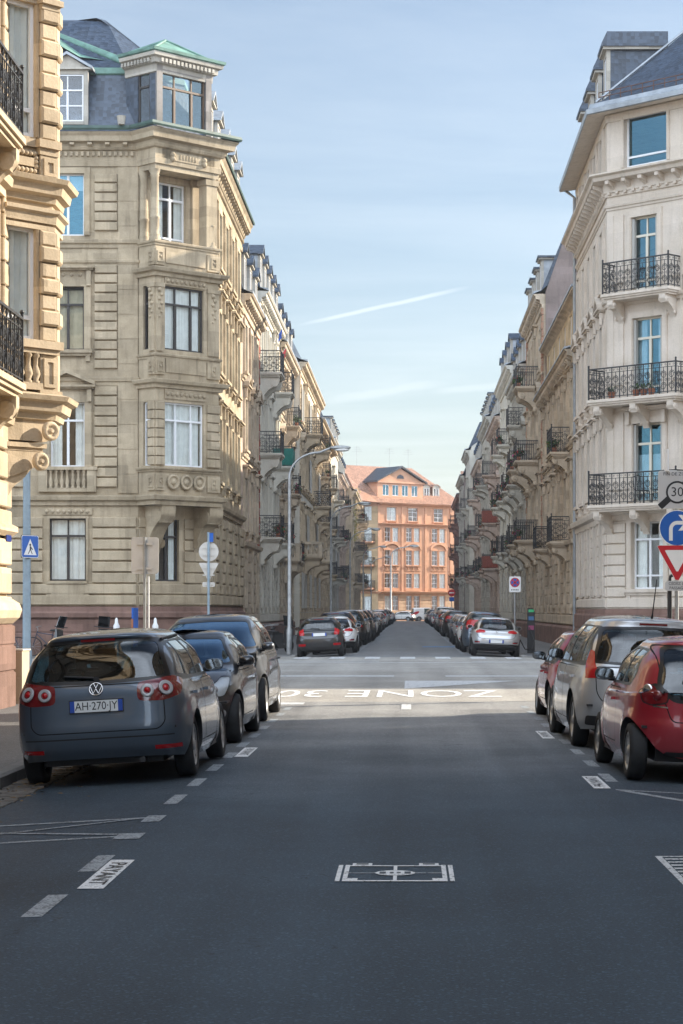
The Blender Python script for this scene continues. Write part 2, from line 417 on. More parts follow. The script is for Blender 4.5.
M['canvas_green'] = simple('green balcony canvas', (.012, .16, .13), .8, noise=.2, nscale=6)
M['canvas_red'] = simple('red reed screen', (.22, .06, .04), .85, noise=.3, nscale=10)
M['shutter'] = simple('grey shutter paint', (.42, .41, .38), .6)
M['antenna'] = simple('aerial metal', (.35, .36, .37), .4, .6)

_mc = {}
WSTY = {  # columns (fractions), transom fraction, lower rail fraction, frame width
    'cross': ((.5,), .72, None, .06), 'trip': ((.3, .7), .72, None, .06), 'two': ((.5,), None, None, .06),
    'low': ((), None, .2, .07), 'one': ((), .72, None, .06), 'grid': ((.5,), .66, .33, .05), 'crosslow': ((.5,), .74, .2, .06),
    'door': ((.5,), .74, .12, .07)}

def win_meshes(w, h, sty, fm, pm):
    key = ('w', round(w, 2), round(h, 2), sty, fm, pm)
    if key in _mc: return _mc[key]
    cols, tr, low, f = WSTY[sty]
    mb = MB(); t = .07
    mb.box(-w / 2, -w / 2 + f, -t, 0, 0, h); mb.box(w / 2 - f, w / 2, -t, 0, 0, h)
    mb.box(-w / 2 + f, w / 2 - f, -t, 0, 0, f); mb.box(-w / 2 + f, w / 2 - f, -t, 0, h - f, h)
    zt = h * tr if tr else h - f
    for c in cols:
        x = -w / 2 + w * c
        mb.box(x - f * .75, x + f * .75, -t - .012, -.005, f, zt)
        if tr: mb.box(x - f * .45, x + f * .45, -t + .01, -.005, zt, h - f)
    if tr: mb.box(-w / 2 + f, w / 2 - f, -t - .02, -.008, zt - f * .6, zt + f * .6)
    if low: mb.box(-w / 2 + f, w / 2 - f, -t - .006, -.008, h * low - f * .5, h * low + f * .5)
    fme = mb.mesh('window', [M[fm]])
    pb = MB(); pb.add([(-w / 2 + .02, -.03, .02), (w / 2 - .02, -.03, .02), (w / 2 - .02, -.03, h - .02), (-w / 2 + .02, -.03, h - .02)], [(0, 1, 2, 3)])
    pme = pb.mesh('pane', [M[pm]])
    _mc[key] = (fme, pme)
    return _mc[key]

def curtain_mesh(w, h, kind):
    key = ('c', round(w, 2), round(h, 2), kind)
    if key in _mc: return _mc[key]
    mb = MB()
    def sheet(x0, x1, z0, z1, amp, nf, mat=0):
        n = max(4, int((x1 - x0) * nf)); vs = []
        for i in range(n + 1):
            x = x0 + (x1 - x0) * i / n; y = .05 + amp * math.sin(i * 2.1) + amp * .5 * math.sin(i * .9)
            vs += [(x, y, z0), (x, y, z1)]
        mb.add(vs, [(2 * i, 2 * i + 2, 2 * i + 3, 2 * i + 1) for i in range(n)], mat, True)
    if kind == 'net': sheet(-w / 2, w / 2, 0, h, .035, 22); m = 'curtain'
    elif kind == 'half': sheet(-w / 2, w / 2, 0, h * .62, .02, 22); m = 'curtain'
    elif kind == 'drapes': sheet(-w / 2, -w * .2, 0, h, .03, 26); sheet(w * .22, w / 2, 0, h, .03, 26); m = 'curtain'
    elif kind == 'box': sheet(-w / 2, w / 2, h * .76, h, .001, 8); m = 'curtain'
    elif kind == 'veil': sheet(-w / 2, w / 2, 0, h, .02, 18); m = 'veil'
    elif kind == 'beige': sheet(-w / 2, w / 2, 0, h * .98, .02, 14); m = 'drape'
    elif kind == 'blind': sheet(-w / 2, w / 2, h * .55, h, .001, 8); m = 'blind'
    _mc[key] = mb.mesh('curtain', [M[m]])
    return _mc[key]

def scroll(mb, cx, y, cz, r, turns=1.1, flip=1, ax='x', th=.011, n=9):
    pts = []
    for i in range(n + 1):
        a = 2 * math.pi * turns * i / n; rr = r * (1 - .55 * i / n)
        q = (cx + flip * rr * math.cos(a), y, cz + rr * math.sin(a)) if ax == 'x' else (y, cx + flip * rr * math.cos(a), cz + rr * math.sin(a))
        pts.append(q)
    mb.tube(pts, th, 3, 0, False, False)

def rail_run(mb, a, b, y, h, sty, ax):
    """railing between a and b along axis ax, at offset y"""
    def bx(u0, u1, z0, z1, t):
        if ax == 'x': mb.box(u0, u1, y - t, y + t, z0, z1)
        else: mb.box(y - t, y + t, u0, u1, z0, z1)
    L = b - a
    bx(a, b, h - .045, h, .028); bx(a, b, .06, .085, .014); bx(a, b, h * .82, h * .82 + .02, .01)
    if sty == 'scroll':
        n = max(1, round(L / .34))
        for i in range(n + 1):
            u = a + L * i / n; bx(u - .013, u + .013, 0, h - .03, .013)
        for i in range(n):
            u = a + L * (i + .5) / n; c = L / n
            s = 1 if i % 2 else -1
            scroll(mb, u, y, h * .24, c * .4, 1.6, s, ax, .014, 12); scroll(mb, u, y, h * .6, c * .4, 1.6, -s, ax, .014, 12)
            bx(u - .008, u + .008, .07, h * .82, .008)
            scroll(mb, u - c * .25, y, h * .9, .04, 1, s, ax, .008, 6); scroll(mb, u + c * .25, y, h * .9, .04, 1, -s, ax, .008, 6)
            scroll(mb, u - c * .3, y, h * .43, c * .17, 1.2, -s, ax, .009, 6); scroll(mb, u + c * .3, y, h * .43, c * .17, 1.2, s, ax, .009, 6)
    else:
        n = max(1, round(L / .125))
        for i in range(n + 1):
            u = a + L * i / n; bx(u - .011, u + .011, .06, h - .03, .011)
            if i < n and sty == 'ring': scroll(mb, u + L / n / 2, y, h * .9, .045, 1, 1, ax, .009, 6)
            if i < n and sty == 'ring' and i % 2 == 0: scroll(mb, u + L / n / 2, y, h * .3, .05, 1.1, 1, ax, .009, 6)

def rail_mesh(W, D, sty, h=1.1):
    key = ('r', round(W, 2), round(D, 2), sty)
    if key in _mc: return _mc[key]
    mb = MB()
    if sty == 'stone':
        x0, x1, yf = -W / 2, W / 2, -D
        mb.box(x0, x1, yf, yf + .24, .82, .98); mb.box(x0, x1, yf + .02, yf + .22, 0, .14)
        for sx in (x0, x1 - .24):
            mb.box(sx, sx + .24, yf + .242, 0, .82, .98); mb.box(sx + .02, sx + .22, yf + .22, 0, 0, .14); mb.box(sx + .003, sx + .237, yf + .003, yf + .237, .14, .82)
        n = max(2, int(W / .27))
        for i in range(1, n): balus(mb, x0 + W * i / n, yf + .12, .14, .68)
        k = max(1, int(D / .3))
        for i in range(1, k + 1):
            for sx in (x0 + .12, x1 - .12): balus(mb, sx, yf + D * i / (k + .5), .14, .68)
        me = mb.mesh('railing', [M['st_rail']])
    else:
        x0, x1, yf = -W / 2 + .05, W / 2 - .05, -D + .06
        rail_run(mb, x0, x1, yf, h, sty, 'x')
        rail_run(mb, yf, 0, x0, h, sty, 'y'); rail_run(mb, yf, 0, x1, h, sty, 'y')
        for x in (x0, x1):
            mb.box(x - .022, x + .022, yf - .022, yf + .022, 0, h + .06); mb.sphere((x, yf, h + .09), .04, 6, 4)
        me = mb.mesh('railing', [M['iron']])
    _mc[key] = me
    return me

def balus(mb, x, y, z, h):
    mb.lathe([(.07, 0), (.07, h * .06), (.045, h * .1), (.085, h * .3), (.07, h * .42), (.04, h * .6), (.045, h * .85), (.07, h * .9), (.07, h)], x, y, z, 8)

def bracket_mesh(D, H, T, mat, fancy=True):
    key = ('b', round(D, 2), round(H, 2), round(T, 2), mat)
    if key in _mc: return _mc[key]
    mb = MB()
    # side outline of a scrolled console in (y,z): y outward negative
    pts = [(0, 0), (-D, 0), (-D, -H * .16)]
    for i in range(9):   # front volute
        a = math.pi * (.5 + i / 8 * .9); pts.append((-D + .0 + H * .14 * (1 - math.sin(a)) * .4, -H * .16 - H * .2 * i / 8))
    for i in range(1, 10):
        t = i / 9; pts.append((-D * (.88 - .8 * t ** .7), -H * (.36 + .56 * t ** 1.5)))
    pts += [(-.03, -H), (0, -H)]
    mb.prism(pts, -T / 2, T / 2, 'x')
    if fancy:
        for sx in (-1, 1):
            mb.lathe([(H * .15, 0), (H * .15, .02), (H * .1, .035), (H * .05, .02), (H * .03, .05)], sx * T / 2 if sx > 0 else -T / 2 - .035, -D + H * .17, -H * .22, 10, 0, True, 'x')
            mb.lathe([(H * .1, 0), (H * .09, .03), (H * .03, .03)], sx * T / 2 if sx > 0 else -T / 2 - .03, -.03 - H * .1, -H * .78, 8, 0, True, 'x')
    _mc[key] = mb.mesh('bracket', [M[mat]])
    return _mc[key]

def leaf_clump(mb, c, r, n, mat, rnd):
    for i in range(n):
        d = Vector((rnd.gauss(0, 1), rnd.gauss(0, 1), rnd.gauss(0, .8))).normalized() * r * rnd.uniform(.3, 1)
        p = Vector(c) + d; a = Vector((rnd.gauss(0, 1), rnd.gauss(0, 1), rnd.gauss(0, 1))).normalized() * rnd.uniform(.04, .08); b = a.orthogonal().normalized() * rnd.uniform(.03, .05)
        mb.add([p - a, p + b, p + a, p - b], [(0, 1, 2, 3)], mat)

class Bld:
    def __init__(s, name, loc, label, cat='apartment building', group=None, wall='st_a', trim=None, plinth='redstone'):
        s.base = Vector((loc[0], loc[1], 0))
        s.root = tag(empty(name, s.base), label, cat, group)
        s.wall = MB(); s.trim = MB(); s.corn = MB(); s.plin = MB(); s.roofm = MB(); s.dormw = []
        s.wm = wall; s.tm = trim or wall; s.pm = plinth; s.rnd = random.Random(hash(label) % 1 + len(label) * 7 + int(abs(loc[1]) * 10))
        s.rmats = [M['slate'], M['copper'], M['zinc'], M['copper_dark'], M['tile']]
    def rel(s, p): return (p[0] - s.base.x, p[1] - s.base.y)
    def F(s, p0, p1): return Fr(s.rel(p0), s.rel(p1))
    def path(s, pts): return [s.rel(p) for p in pts]
    def face(s, F, zb, zt, ops=(), depth=.22, u0=0, u1=None, mb=None):
        mb = mb or s.wall; u1 = F.L if u1 is None else u1
        mb.T = F
        us = sorted({round(x, 4) for x in [u0, u1] + [o[0] - o[2] / 2 for o in ops] + [o[0] + o[2] / 2 for o in ops]})
        zs = sorted({round(x, 4) for x in [zb, zt] + [o[1] for o in ops] + [o[1] + o[3] for o in ops]})
        us = [x for x in us if u0 - 1e-3 <= x <= u1 + 1e-3]; zs = [z for z in zs if zb - 1e-3 <= z <= zt + 1e-3]
        for i in range(len(us) - 1):
            for j in range(len(zs) - 1):
                uc, zc = (us[i] + us[i + 1]) / 2, (zs[j] + zs[j + 1]) / 2
                if any(abs(uc - o[0]) < o[2] / 2 and o[1] < zc < o[1] + o[3] for o in ops): continue
                mb.add([(us[i], 0, zs[j]), (us[i + 1], 0, zs[j]), (us[i + 1], 0, zs[j + 1]), (us[i], 0, zs[j + 1])], [(0, 1, 2, 3)])
        for o in ops:
            a, b, z0, z1 = o[0] - o[2] / 2, o[0] + o[2] / 2, o[1], o[1] + o[3]
            d = depth + .1
            mb.add([(a, 0, z0), (b, 0, z0), (b, 0, z1), (a, 0, z1), (a, d, z0), (b, d, z0), (b, d, z1), (a, d, z1)],
                   [(0, 4, 5, 1), (1, 5, 6, 2), (2, 6, 7, 3), (3, 7, 4, 0)])
        mb.T = None
    def window(s, F, u, z, w, h, sty='cross', fm='frame_white', pm='pane', depth=.2, cur='rand', name='window'):
        fme, pme = win_meshes(w, h, sty, fm, pm)
        o = link(name, fme, s.root, F.p(u, -depth, z), (0, 0, F.ang))
        link('pane', pme, o)
        if cur == 'rand': cur = s.rnd.choice(['net', 'net', 'half', 'drapes', 'drapes', None, 'blind', 'veil'])
        if cur: link('curtain', curtain_mesh(w - .1, h - .06, cur), o)
        return o
    def surround(s, F, u, z, w, h, top='hood', sill=True, wd=.2, pr=.06, tm=None):
        mb = tm or s.trim; mb.T = F
        a, b, t = u - w / 2, u + w / 2, z + h
        for x0, x1 in ((a - wd, a), (b, b + wd)):
            mb.bx(x0, x1, 0, pr, z, t); mb.bx(x0 + .03, x1 - .03, pr - .001, pr + .02, z + .02, t)
        mb.bx(a - wd, b + wd, 0, pr + .005, t, t + wd)
        if sill:
            mb.bx(a - wd - .05, b + wd + .05, 0, pr + .12, z - .12, z); mb.bx(a - wd, b + wd, 0, pr + .05, z - .22, z - .12)
            for x in (a - wd + .04, b + wd - .2): mb.bx(x, x + .16, 0, pr + .03, z - .42, z - .22)
        zz = t + wd
        if top in ('hood', 'ped', 'seg', 'frieze'):
            fz = .22 if top != 'frieze' else .32
            mb.bx(a - wd + .02, b + wd - .02, 0, pr - .02, zz, zz + fz)
            if top == 'frieze':
                n = max(3, int(w / .28))
                for i in range(n): mb.lathe([(.07, 0), (.06, .04), (.02, .05)], a + w * (i + .5) / n, -pr + .02, zz + fz / 2, 8, 0, True, '-y')
            for x0 in (a - wd + .0, b + wd - .16): mb.bx(x0, x0 + .16, pr - .02, pr + .12, zz - .25, zz + fz - .03)
            z2 = zz + fz
            mb.bx(a - wd - .08, b + wd + .08, 0, pr + .14, z2, z2 + .06); mb.bx(a - wd - .14, b + wd + .14, 0, pr + .22, z2 + .06, z2 + .13)
            if top == 'ped':
                e0, e1, ph = a - wd - .14, b + wd + .14, (w + 2 * wd) * .24
                m = u
                mb.prism([(e0, z2 + .13), (e1, z2 + .13), (m, z2 + .13 + ph)], -.06, 0, 'y')
                for q0, q1 in ((e0, m), (m, e1)):
                    za, zb = (z2 + .13, z2 + .13 + ph) if q0 == e0 else (z2 + .13 + ph, z2 + .13)
                    mb.prism([(q0, za), (q1, zb), (q1, zb + .13), (q0, za + .13)], -pr - .22, 0, 'y')
            if top == 'seg':
                n = 9; e0, e1 = a - wd - .14, b + wd + .14; ph = (w + 2 * wd) * .2
                pts = [(e0 + (e1 - e0) * i / n, z2 + .13 + ph * math.sin(math.pi * i / n)) for i in range(n + 1)]
                mb.prism(pts, -.06, 0, 'y')
                mb.prism([(x, z) for x, z in pts] + [(x, z + .12) for x, z in reversed(pts)], -pr - .2, 0, 'y')
        elif top == 'key':
            mb.prism([(u - .1, t - .03), (u + .1, t - .03), (u + .16, zz + .12), (u - .16, zz + .12)], -pr - .1, 0, 'y')
        mb.T = None
    def rust(s, F, zb, zt, ch=.42, gap=.05, pr=.05, u0=0, u1=None, ops=(), marg=.2, blk=None, mb=None, alt=False):
        """coursed blocks proud of the wall, skipping the openings"""
        mb = mb or s.trim; mb.T = F; u1 = F.L if u1 is None else u1
        n = max(1, round((zt - zb) / ch)); c = (zt - zb) / n
        for i in range(n):
            z0, z1 = zb + c * i + gap / 2, zb + c * (i + 1) - gap / 2
            cuts = sorted((o[0] - o[2] / 2 - marg, o[0] + o[2] / 2 + marg) for o in ops if o[1] - .05 < z1 and o[1] + o[3] + marg > z0)
            x = u0; iv = []
            for a, b in cuts:
                if a > x: iv.append((x, a))
                x = max(x, b)
            if x < u1: iv.append((x, u1))
            for a, b in iv:
                if b - a < .12: continue
                if blk:
                    k = max(1, round((b - a) / blk)); off = .5 if (i % 2 and k > 1) else 0
                    ed = [a] + [a + (b - a) * (q + off) / k for q in range(1 if not off else 0, k) if 0 < (q + off) < k] + [b]
                    for q in range(len(ed) - 1): mb.blk(ed[q] + gap / 3, ed[q + 1] - gap / 3, 0, pr, z0, z1, .022)
                else: mb.blk(a, b, 0, pr + (.03 if alt and i % 2 else 0), z0, z1, .02)
        mb.T = None
    def band(s, pts, prof, mb=None): (mb or s.corn).sweep(s.path(pts), prof)
    def dentils(s, F, z, h, w, step, out, u0=0, u1=None, mb=None):
        mb = mb or s.corn; mb.T = F; u1 = F.L if u1 is None else u1
        n = int((u1 - u0) / step)
        for i in range(n):
            u = u0 + (u1 - u0) * (i + .5) / n
            mb.bx(u - w / 2, u + w / 2, 0, out, z, z + h)
        mb.T = None
    def modillions(s, F, z, step, out, h=.28, w=.16, u0=0, u1=None):
        mb = s.corn; mb.T = F; u1 = F.L if u1 is None else u1
        n = max(1, int((u1 - u0) / step))
        for i in range(n):
            u = u0 + (u1 - u0) * (i + .5) / n
            mb.prism([(0, z), (-out, z), (-out, z - h * .35), (-out * .55, z - h * .55), (-.04, z - h), (0, z - h)], u - w / 2, u + w / 2, 'x')
        mb.T = None
    def balcony(s, F, u, z, W, D, rail='scroll', br=('st', .8), nb=2, plants=0.0, canvas=None, slab=None, bw=.26, under=False):
        key = ('s', round(W, 2), round(D, 2), s.tm)
        if key not in _mc:
            mb = MB()
            mb.box(-W / 2, W / 2, -D, 0, -.1, 0); mb.box(-W / 2 + .05, W / 2 - .05, -D + .05, 0, -.17, -.102); mb.box(-W / 2 + .11, W / 2 - .11, -D + .11, 0, -.24, -.172)
            _mc[key] = mb.mesh('balcony', [M[s.tm]])
        o = link('balcony', _mc[key], s.root, F.p(u, .02, z), (0, 0, F.ang))
        link('railing', rail_mesh(W, D, rail), o)
        if br:
            bm = bracket_mesh(D * .88, br[1], bw, s.tm)
            for k in range(nb):
                x = 0 if nb == 1 else -W / 2 + .35 + (W - .7) * k / (nb - 1)
                link('bracket', bm, o, (x, 0, -.24))
        if plants > 0:
            n = int(W / .45)
            for i in range(n):
                if s.rnd.random() > plants: continue
                x = -W / 2 + .3 + (W - .6) * i / max(1, n - 1); mb = MB()
                mb.box(x - .2, x + .2, -D + .12, -D + .3, .0, .2, 1)
                leaf_clump(mb, (x, -D + .2, .42), s.rnd.uniform(.2, .36), 46, 0, s.rnd)
                if s.rnd.random() < .5: leaf_clump(mb, (x, -D + .17, .45), .22, 20, s.rnd.choice([2, 3]), s.rnd)
                mb.build('planter', [M['plant'], M['pot'], M['flower_red'], M['flower_pink']], o)
        if canvas:
            mb = MB()
            mb.box(-W / 2 + .01, W / 2 - .01, -D + .0, -D + .02, .06, .96); mb.box(-W / 2 + .01, -W / 2 + .03, -D + .02, -.05, .06, .96); mb.box(W / 2 - .03, W / 2 - .01, -D + .02, -.05, .06, .96)
            mb.build('privacy_screen', M[canvas], o)
        return o
    def dormer(s, F, u, w, z, dw, dh, sty='gable', cheek='zinc', roof='slate', fm='frame_white', back=2.2, wsty='two'):
        mb = MB(); mb.T = F
        mats = [M[cheek], M[roof], M['trim_dorm']]
        a, b = u - dw / 2, u + dw / 2
        mb.bx(a, a + .16, w - .14, w, z, z + dh, 2); mb.bx(b - .16, b, w - .14, w, z, z + dh, 2)
        mb.bx(a + .16, b - .16, w - .14, w, z + dh - .16, z + dh, 2); mb.bx(a + .16, b - .16, w - .12, w + .04, z, z + .12, 2)
        mb.bx(a + .02, a + .08, w - back, w - .142, z, z + dh, 0); mb.bx(b - .08, b - .02, w - back, w - .142, z, z + dh, 0)
        zt = z + dh
        if sty == 'gable' or sty == 'ped':
            rh = dw * .36
            mb.prism([(a - .1, zt), (b + .1, zt), (u, zt + rh)], -w - .03, -w + .12, 'y', 2)
            for q0, q1, za, zb in ((a - .18, u, zt, zt + rh), (u, b + .18, zt + rh, zt)):
                mb.prism([(q0, za), (q1, zb), (q1, zb + .1), (q0, za + .1)], -w - .16, -w + back, 'y', 1)
            mb.bx(a - .14, b + .14, w - .1, w + .12, zt - .002, zt + .07, 2)
        elif sty == 'flat':
            mb.bx(a - .2, b + .2, w - back, w + .2, zt + .1, zt + .2, 1); mb.bx(a - .12, b + .12, w - back, w + .12, zt, zt + .1, 2)
        elif sty == 'hip':
            mb.bx(a - .14, b + .14, w - back, w + .14, zt, zt + .1, 2)
            mb.prism([(-w - .2, zt + .1), (-w - .2, zt + .2), (-w - .0, zt + .62), (-w + back, zt + .62), (-w + back, zt + .1)], a - .2, b + .2, 'x', 1)
        elif sty == 'seg':
            n = 8; pts = [(a - .15 + (dw + .3) * i / n, zt + dw * .3 * math.sin(math.pi * i / n)) for i in range(n + 1)]
            mb.prism(pts, -w - .02, -w + .12, 'y', 2)
            mb.prism(pts + [(x, q + .09) for x, q in reversed(pts)], -w - .14, -w + back, 'y', 1)
        mb.T = None
        o = link('dormer', mb.mesh('dormer', mats), s.root)
        fme, pme = win_meshes(dw - .34, dh - .3, wsty, fm, 'pane')
        wo = link('window_frame', fme, o, F.p(u, w - .1, z + .13), (0, 0, F.ang))
        link('pane', pme, o, F.p(u, w - .1, z + .13), (0, 0, F.ang))
        return o
    def chimney(s, p, w, d, z0, z1, mat='brick', pots=3):
        mb = MB(); x, y = s.rel(p)
        mb.box(x - w / 2, x + w / 2, y - d / 2, y + d / 2, z0, z1); mb.box(x - w / 2 - .06, x + w / 2 + .06, y - d / 2 - .06, y + d / 2 + .06, z1 - .25, z1 - .1)
        for i in range(pots): mb.lathe([(.11, 0), (.09, .45)], x, y - d / 2 + d * (i + .5) / pots, z1, 8, 1)
        mb.build('chimney', [M[mat], M['pot']], s.root)
    def antenna(s, p, z, h=2.2):
        mb = MB(); x, y = s.rel(p)
        mb.tube([(x, y, z), (x, y, z + h)], .025, 5)
        for k in range(3):
            zz = z + h - .15 - .3 * k; L = .5 + .12 * k
            mb.tube([(x - L, y, zz), (x + L, y, zz)], .014, 4)
            for q in range(-2, 3): mb.tube([(x + q * L / 2.5, y - .22, zz), (x + q * L / 2.5, y + .22, zz)], .01, 3)
        mb.build('aerial', M['antenna'], s.root)
    def body(s, pts, z0, z1, mb=None):
        """plain rear and party walls closing the block: pts is an open plan path"""
        mb = mb or s.wall; P = s.path(pts)
        for i in range(len(P) - 1):
            a, b = P[i], P[i + 1]
            mb.add([(a[0], a[1], z0), (b[0], b[1], z0), (b[0], b[1], z1), (a[0], a[1], z1)], [(0, 1, 2, 3)])
    def cap(s, pts, z, mat=0):
        P = s.path(pts); s.roofm.add([(p[0], p[1], z) for p in P], [tuple(range(len(P)))], mat)
    def finish(s, wallname='wall'):
        if s.wall.f: s.wall.build(wallname, M[s.wm], s.root)
        if s.trim.f: s.trim.build('stone_trim', M[s.tm], s.root)
        if s.corn.f: s.corn.build('cornice', M[s.tm], s.root)
        if s.plin.f: s.plin.build('plinth', M[s.pm], s.root)
        if s.roofm.f: s.roofm.build('roof', s.rmats, s.root)

CORN = lambda z, o=.6, h=.7: [(0, z - h), (.08, z - h), (.1, z - h * .72), (.18, z - h * .66), (.2, z - h * .4), (o * .75, z - h * .34), (o * .78, z - h * .14), (o * .9, z - h * .1), (o, z), (0, z + .02)]
BAND = lambda z, o=.18, h=.28: [(0, z - h), (o * .35, z - h), (o * .4, z - h * .6), (o * .85, z - h * .45), (o, z - h * .1), (o, z), (0, z + .03)]
# ------------------------------------------------------------------ car kit
M['tyre'] = simple('tyre rubber', (.014, .014, .015), .75, noise=.3, nscale=12)
M['alloy'] = simple('alloy wheel', (.45, .46, .47), .3, .8, noise=.3, nscale=9)
M['hub'] = simple('dark hub', (.03, .03, .032), .5, .3)
M['plastic'] = simple('black car plastic', (.016, .016, .017), .55)
M['seal'] = simple('window seal', (.008, .008, .009), .35)
M['gap'] = simple('shut line', (.004, .004, .004), .9)
M['trim_in'] = simple('cabin trim', (.02, .021, .023), .85, noise=.2, nscale=6)
M['seat'] = simple('seat cloth', (.035, .036, .04), .9, noise=.3, nscale=18)
M['chrome'] = simple('chrome', (.75, .76, .77), .12, 1.0)
M['red_lens'] = simple('red lamp lens', (.42, .006, .01), .2, spec=.4, coat=.3)
M['dred_lens'] = simple('dark red lamp lens', (.16, .006, .01), .1, spec=.6, coat=1)
M['white_lens'] = simple('white lamp lens', (.38, .37, .38), .15, coat=1)
M['amber'] = simple('amber lens', (.6, .2, .02), .15, coat=1)
M['clear_lens'] = glass('headlamp cover', (.9, .93, .95), 1.5, .02)
M['plate'] = simple('plate white', (.7, .71, .7), .4)
M['plate_blue'] = simple('plate blue', (.01, .06, .35), .4)
M['ink'] = simple('black lettering', (.01, .01, .012), .5)
M['car_glass'] = glass('car glass', (.22, .35, .4), 1.8, .01)
M['screen_glass'] = glass('windscreen glass', (.25, .38, .42), 3.0, .01, 0, (.5, .74, 1))
M['mirror'] = simple('mirror glass', (.16, .18, .2), .05, 1.0)
M['lamp_bowl'] = simple('lamp reflector', (.7, .72, .74), .4, .15)
M['car_glass_d'] = glass('tinted car glass', (.12, .16, .19), 2.0, .01)

def pchip(xk, yk):
    xk = np.asarray(xk, float); yk = np.asarray(yk, float)
    h = np.diff(xk); d = np.diff(yk) / h; m = np.zeros(len(xk))
    for i in range(1, len(xk) - 1):
        if d[i - 1] * d[i] > 0:
            w1, w2 = 2 * h[i] + h[i - 1], h[i] + 2 * h[i - 1]; m[i] = (w1 + w2) / (w1 / d[i - 1] + w2 / d[i])
    m[0], m[-1] = d[0], d[-1]
    def f(x):
        x = np.asarray(x, float); i = np.clip(np.searchsorted(xk, x) - 1, 0, len(h) - 1)
        q = (x - xk[i]) / h[i]
        return ((1 + 2 * q) * (1 - q) ** 2 * yk[i] + q * (1 - q) ** 2 * h[i] * m[i] + q * q * (3 - 2 * q) * yk[i + 1] + q * q * (q - 1) * h[i] * m[i + 1])
    return f

def inpoly(px, py, poly):
    ins = np.zeros(len(px), bool); n = len(poly)
    for i in range(n):
        x1, y1 = poly[i]; x2, y2 = poly[(i + 1) % n]
        c = (y1 > py) != (y2 > py)
        with np.errstate(divide='ignore', invalid='ignore'):
            xi = (x2 - x1) * (py - y1) / (y2 - y1 + 1e-30) + x1
        ins ^= c & (px < xi)
    return ins

def rounded(pts, r):
    """round the corners of a closed polygon"""
    out = []; n = len(pts)
    for i in range(n):
        p0, p1, p2 = (np.array(pts[j % n], float) for j in (i - 1, i, i + 1))
        a, b = p0 - p1, p2 - p1; la, lb = np.linalg.norm(a), np.linalg.norm(b)
        rr = min(r, la * .45, lb * .45)
        q0, q1 = p1 + a / la * rr, p1 + b / lb * rr
        if p1[0] == 0: out.append(tuple(p1)); continue
        for k in range(5):
            t = k / 4; out.append(tuple((1 - t) ** 2 * q0 + 2 * t * (1 - t) * p1 + t * t * q1))
    return out

def offset(pts, d):
    """grow (d>0) a closed polygon; vertices on the centre line stay on it"""
    n = len(pts); A = sum(pts[i][0] * pts[(i + 1) % n][1] - pts[(i + 1) % n][0] * pts[i][1] for i in range(n))
    sg = 1 if A > 0 else -1; out = []
    for i in range(n):
        p0, p1, p2 = (np.array(pts[j % n], float) for j in (i - 1, i, i + 1))
        a = p1 - p0; b = p2 - p1; la, lb = np.linalg.norm(a), np.linalg.norm(b)
        if la < 1e-9 or lb < 1e-9: out.append(tuple(p1)); continue
        na = np.array([a[1], -a[0]]) / la * sg; nb = np.array([b[1], -b[0]]) / lb * sg
        if abs(p1[0]) < 1e-9:
            na = na if abs(na[1]) > .5 else nb; q = p1 + np.array([0, na[1]]) * d; out.append((0.0, q[1])); continue
        m = (na + nb) / max(.4, 1 + na @ nb); out.append(tuple(p1 + m * d))
    return out

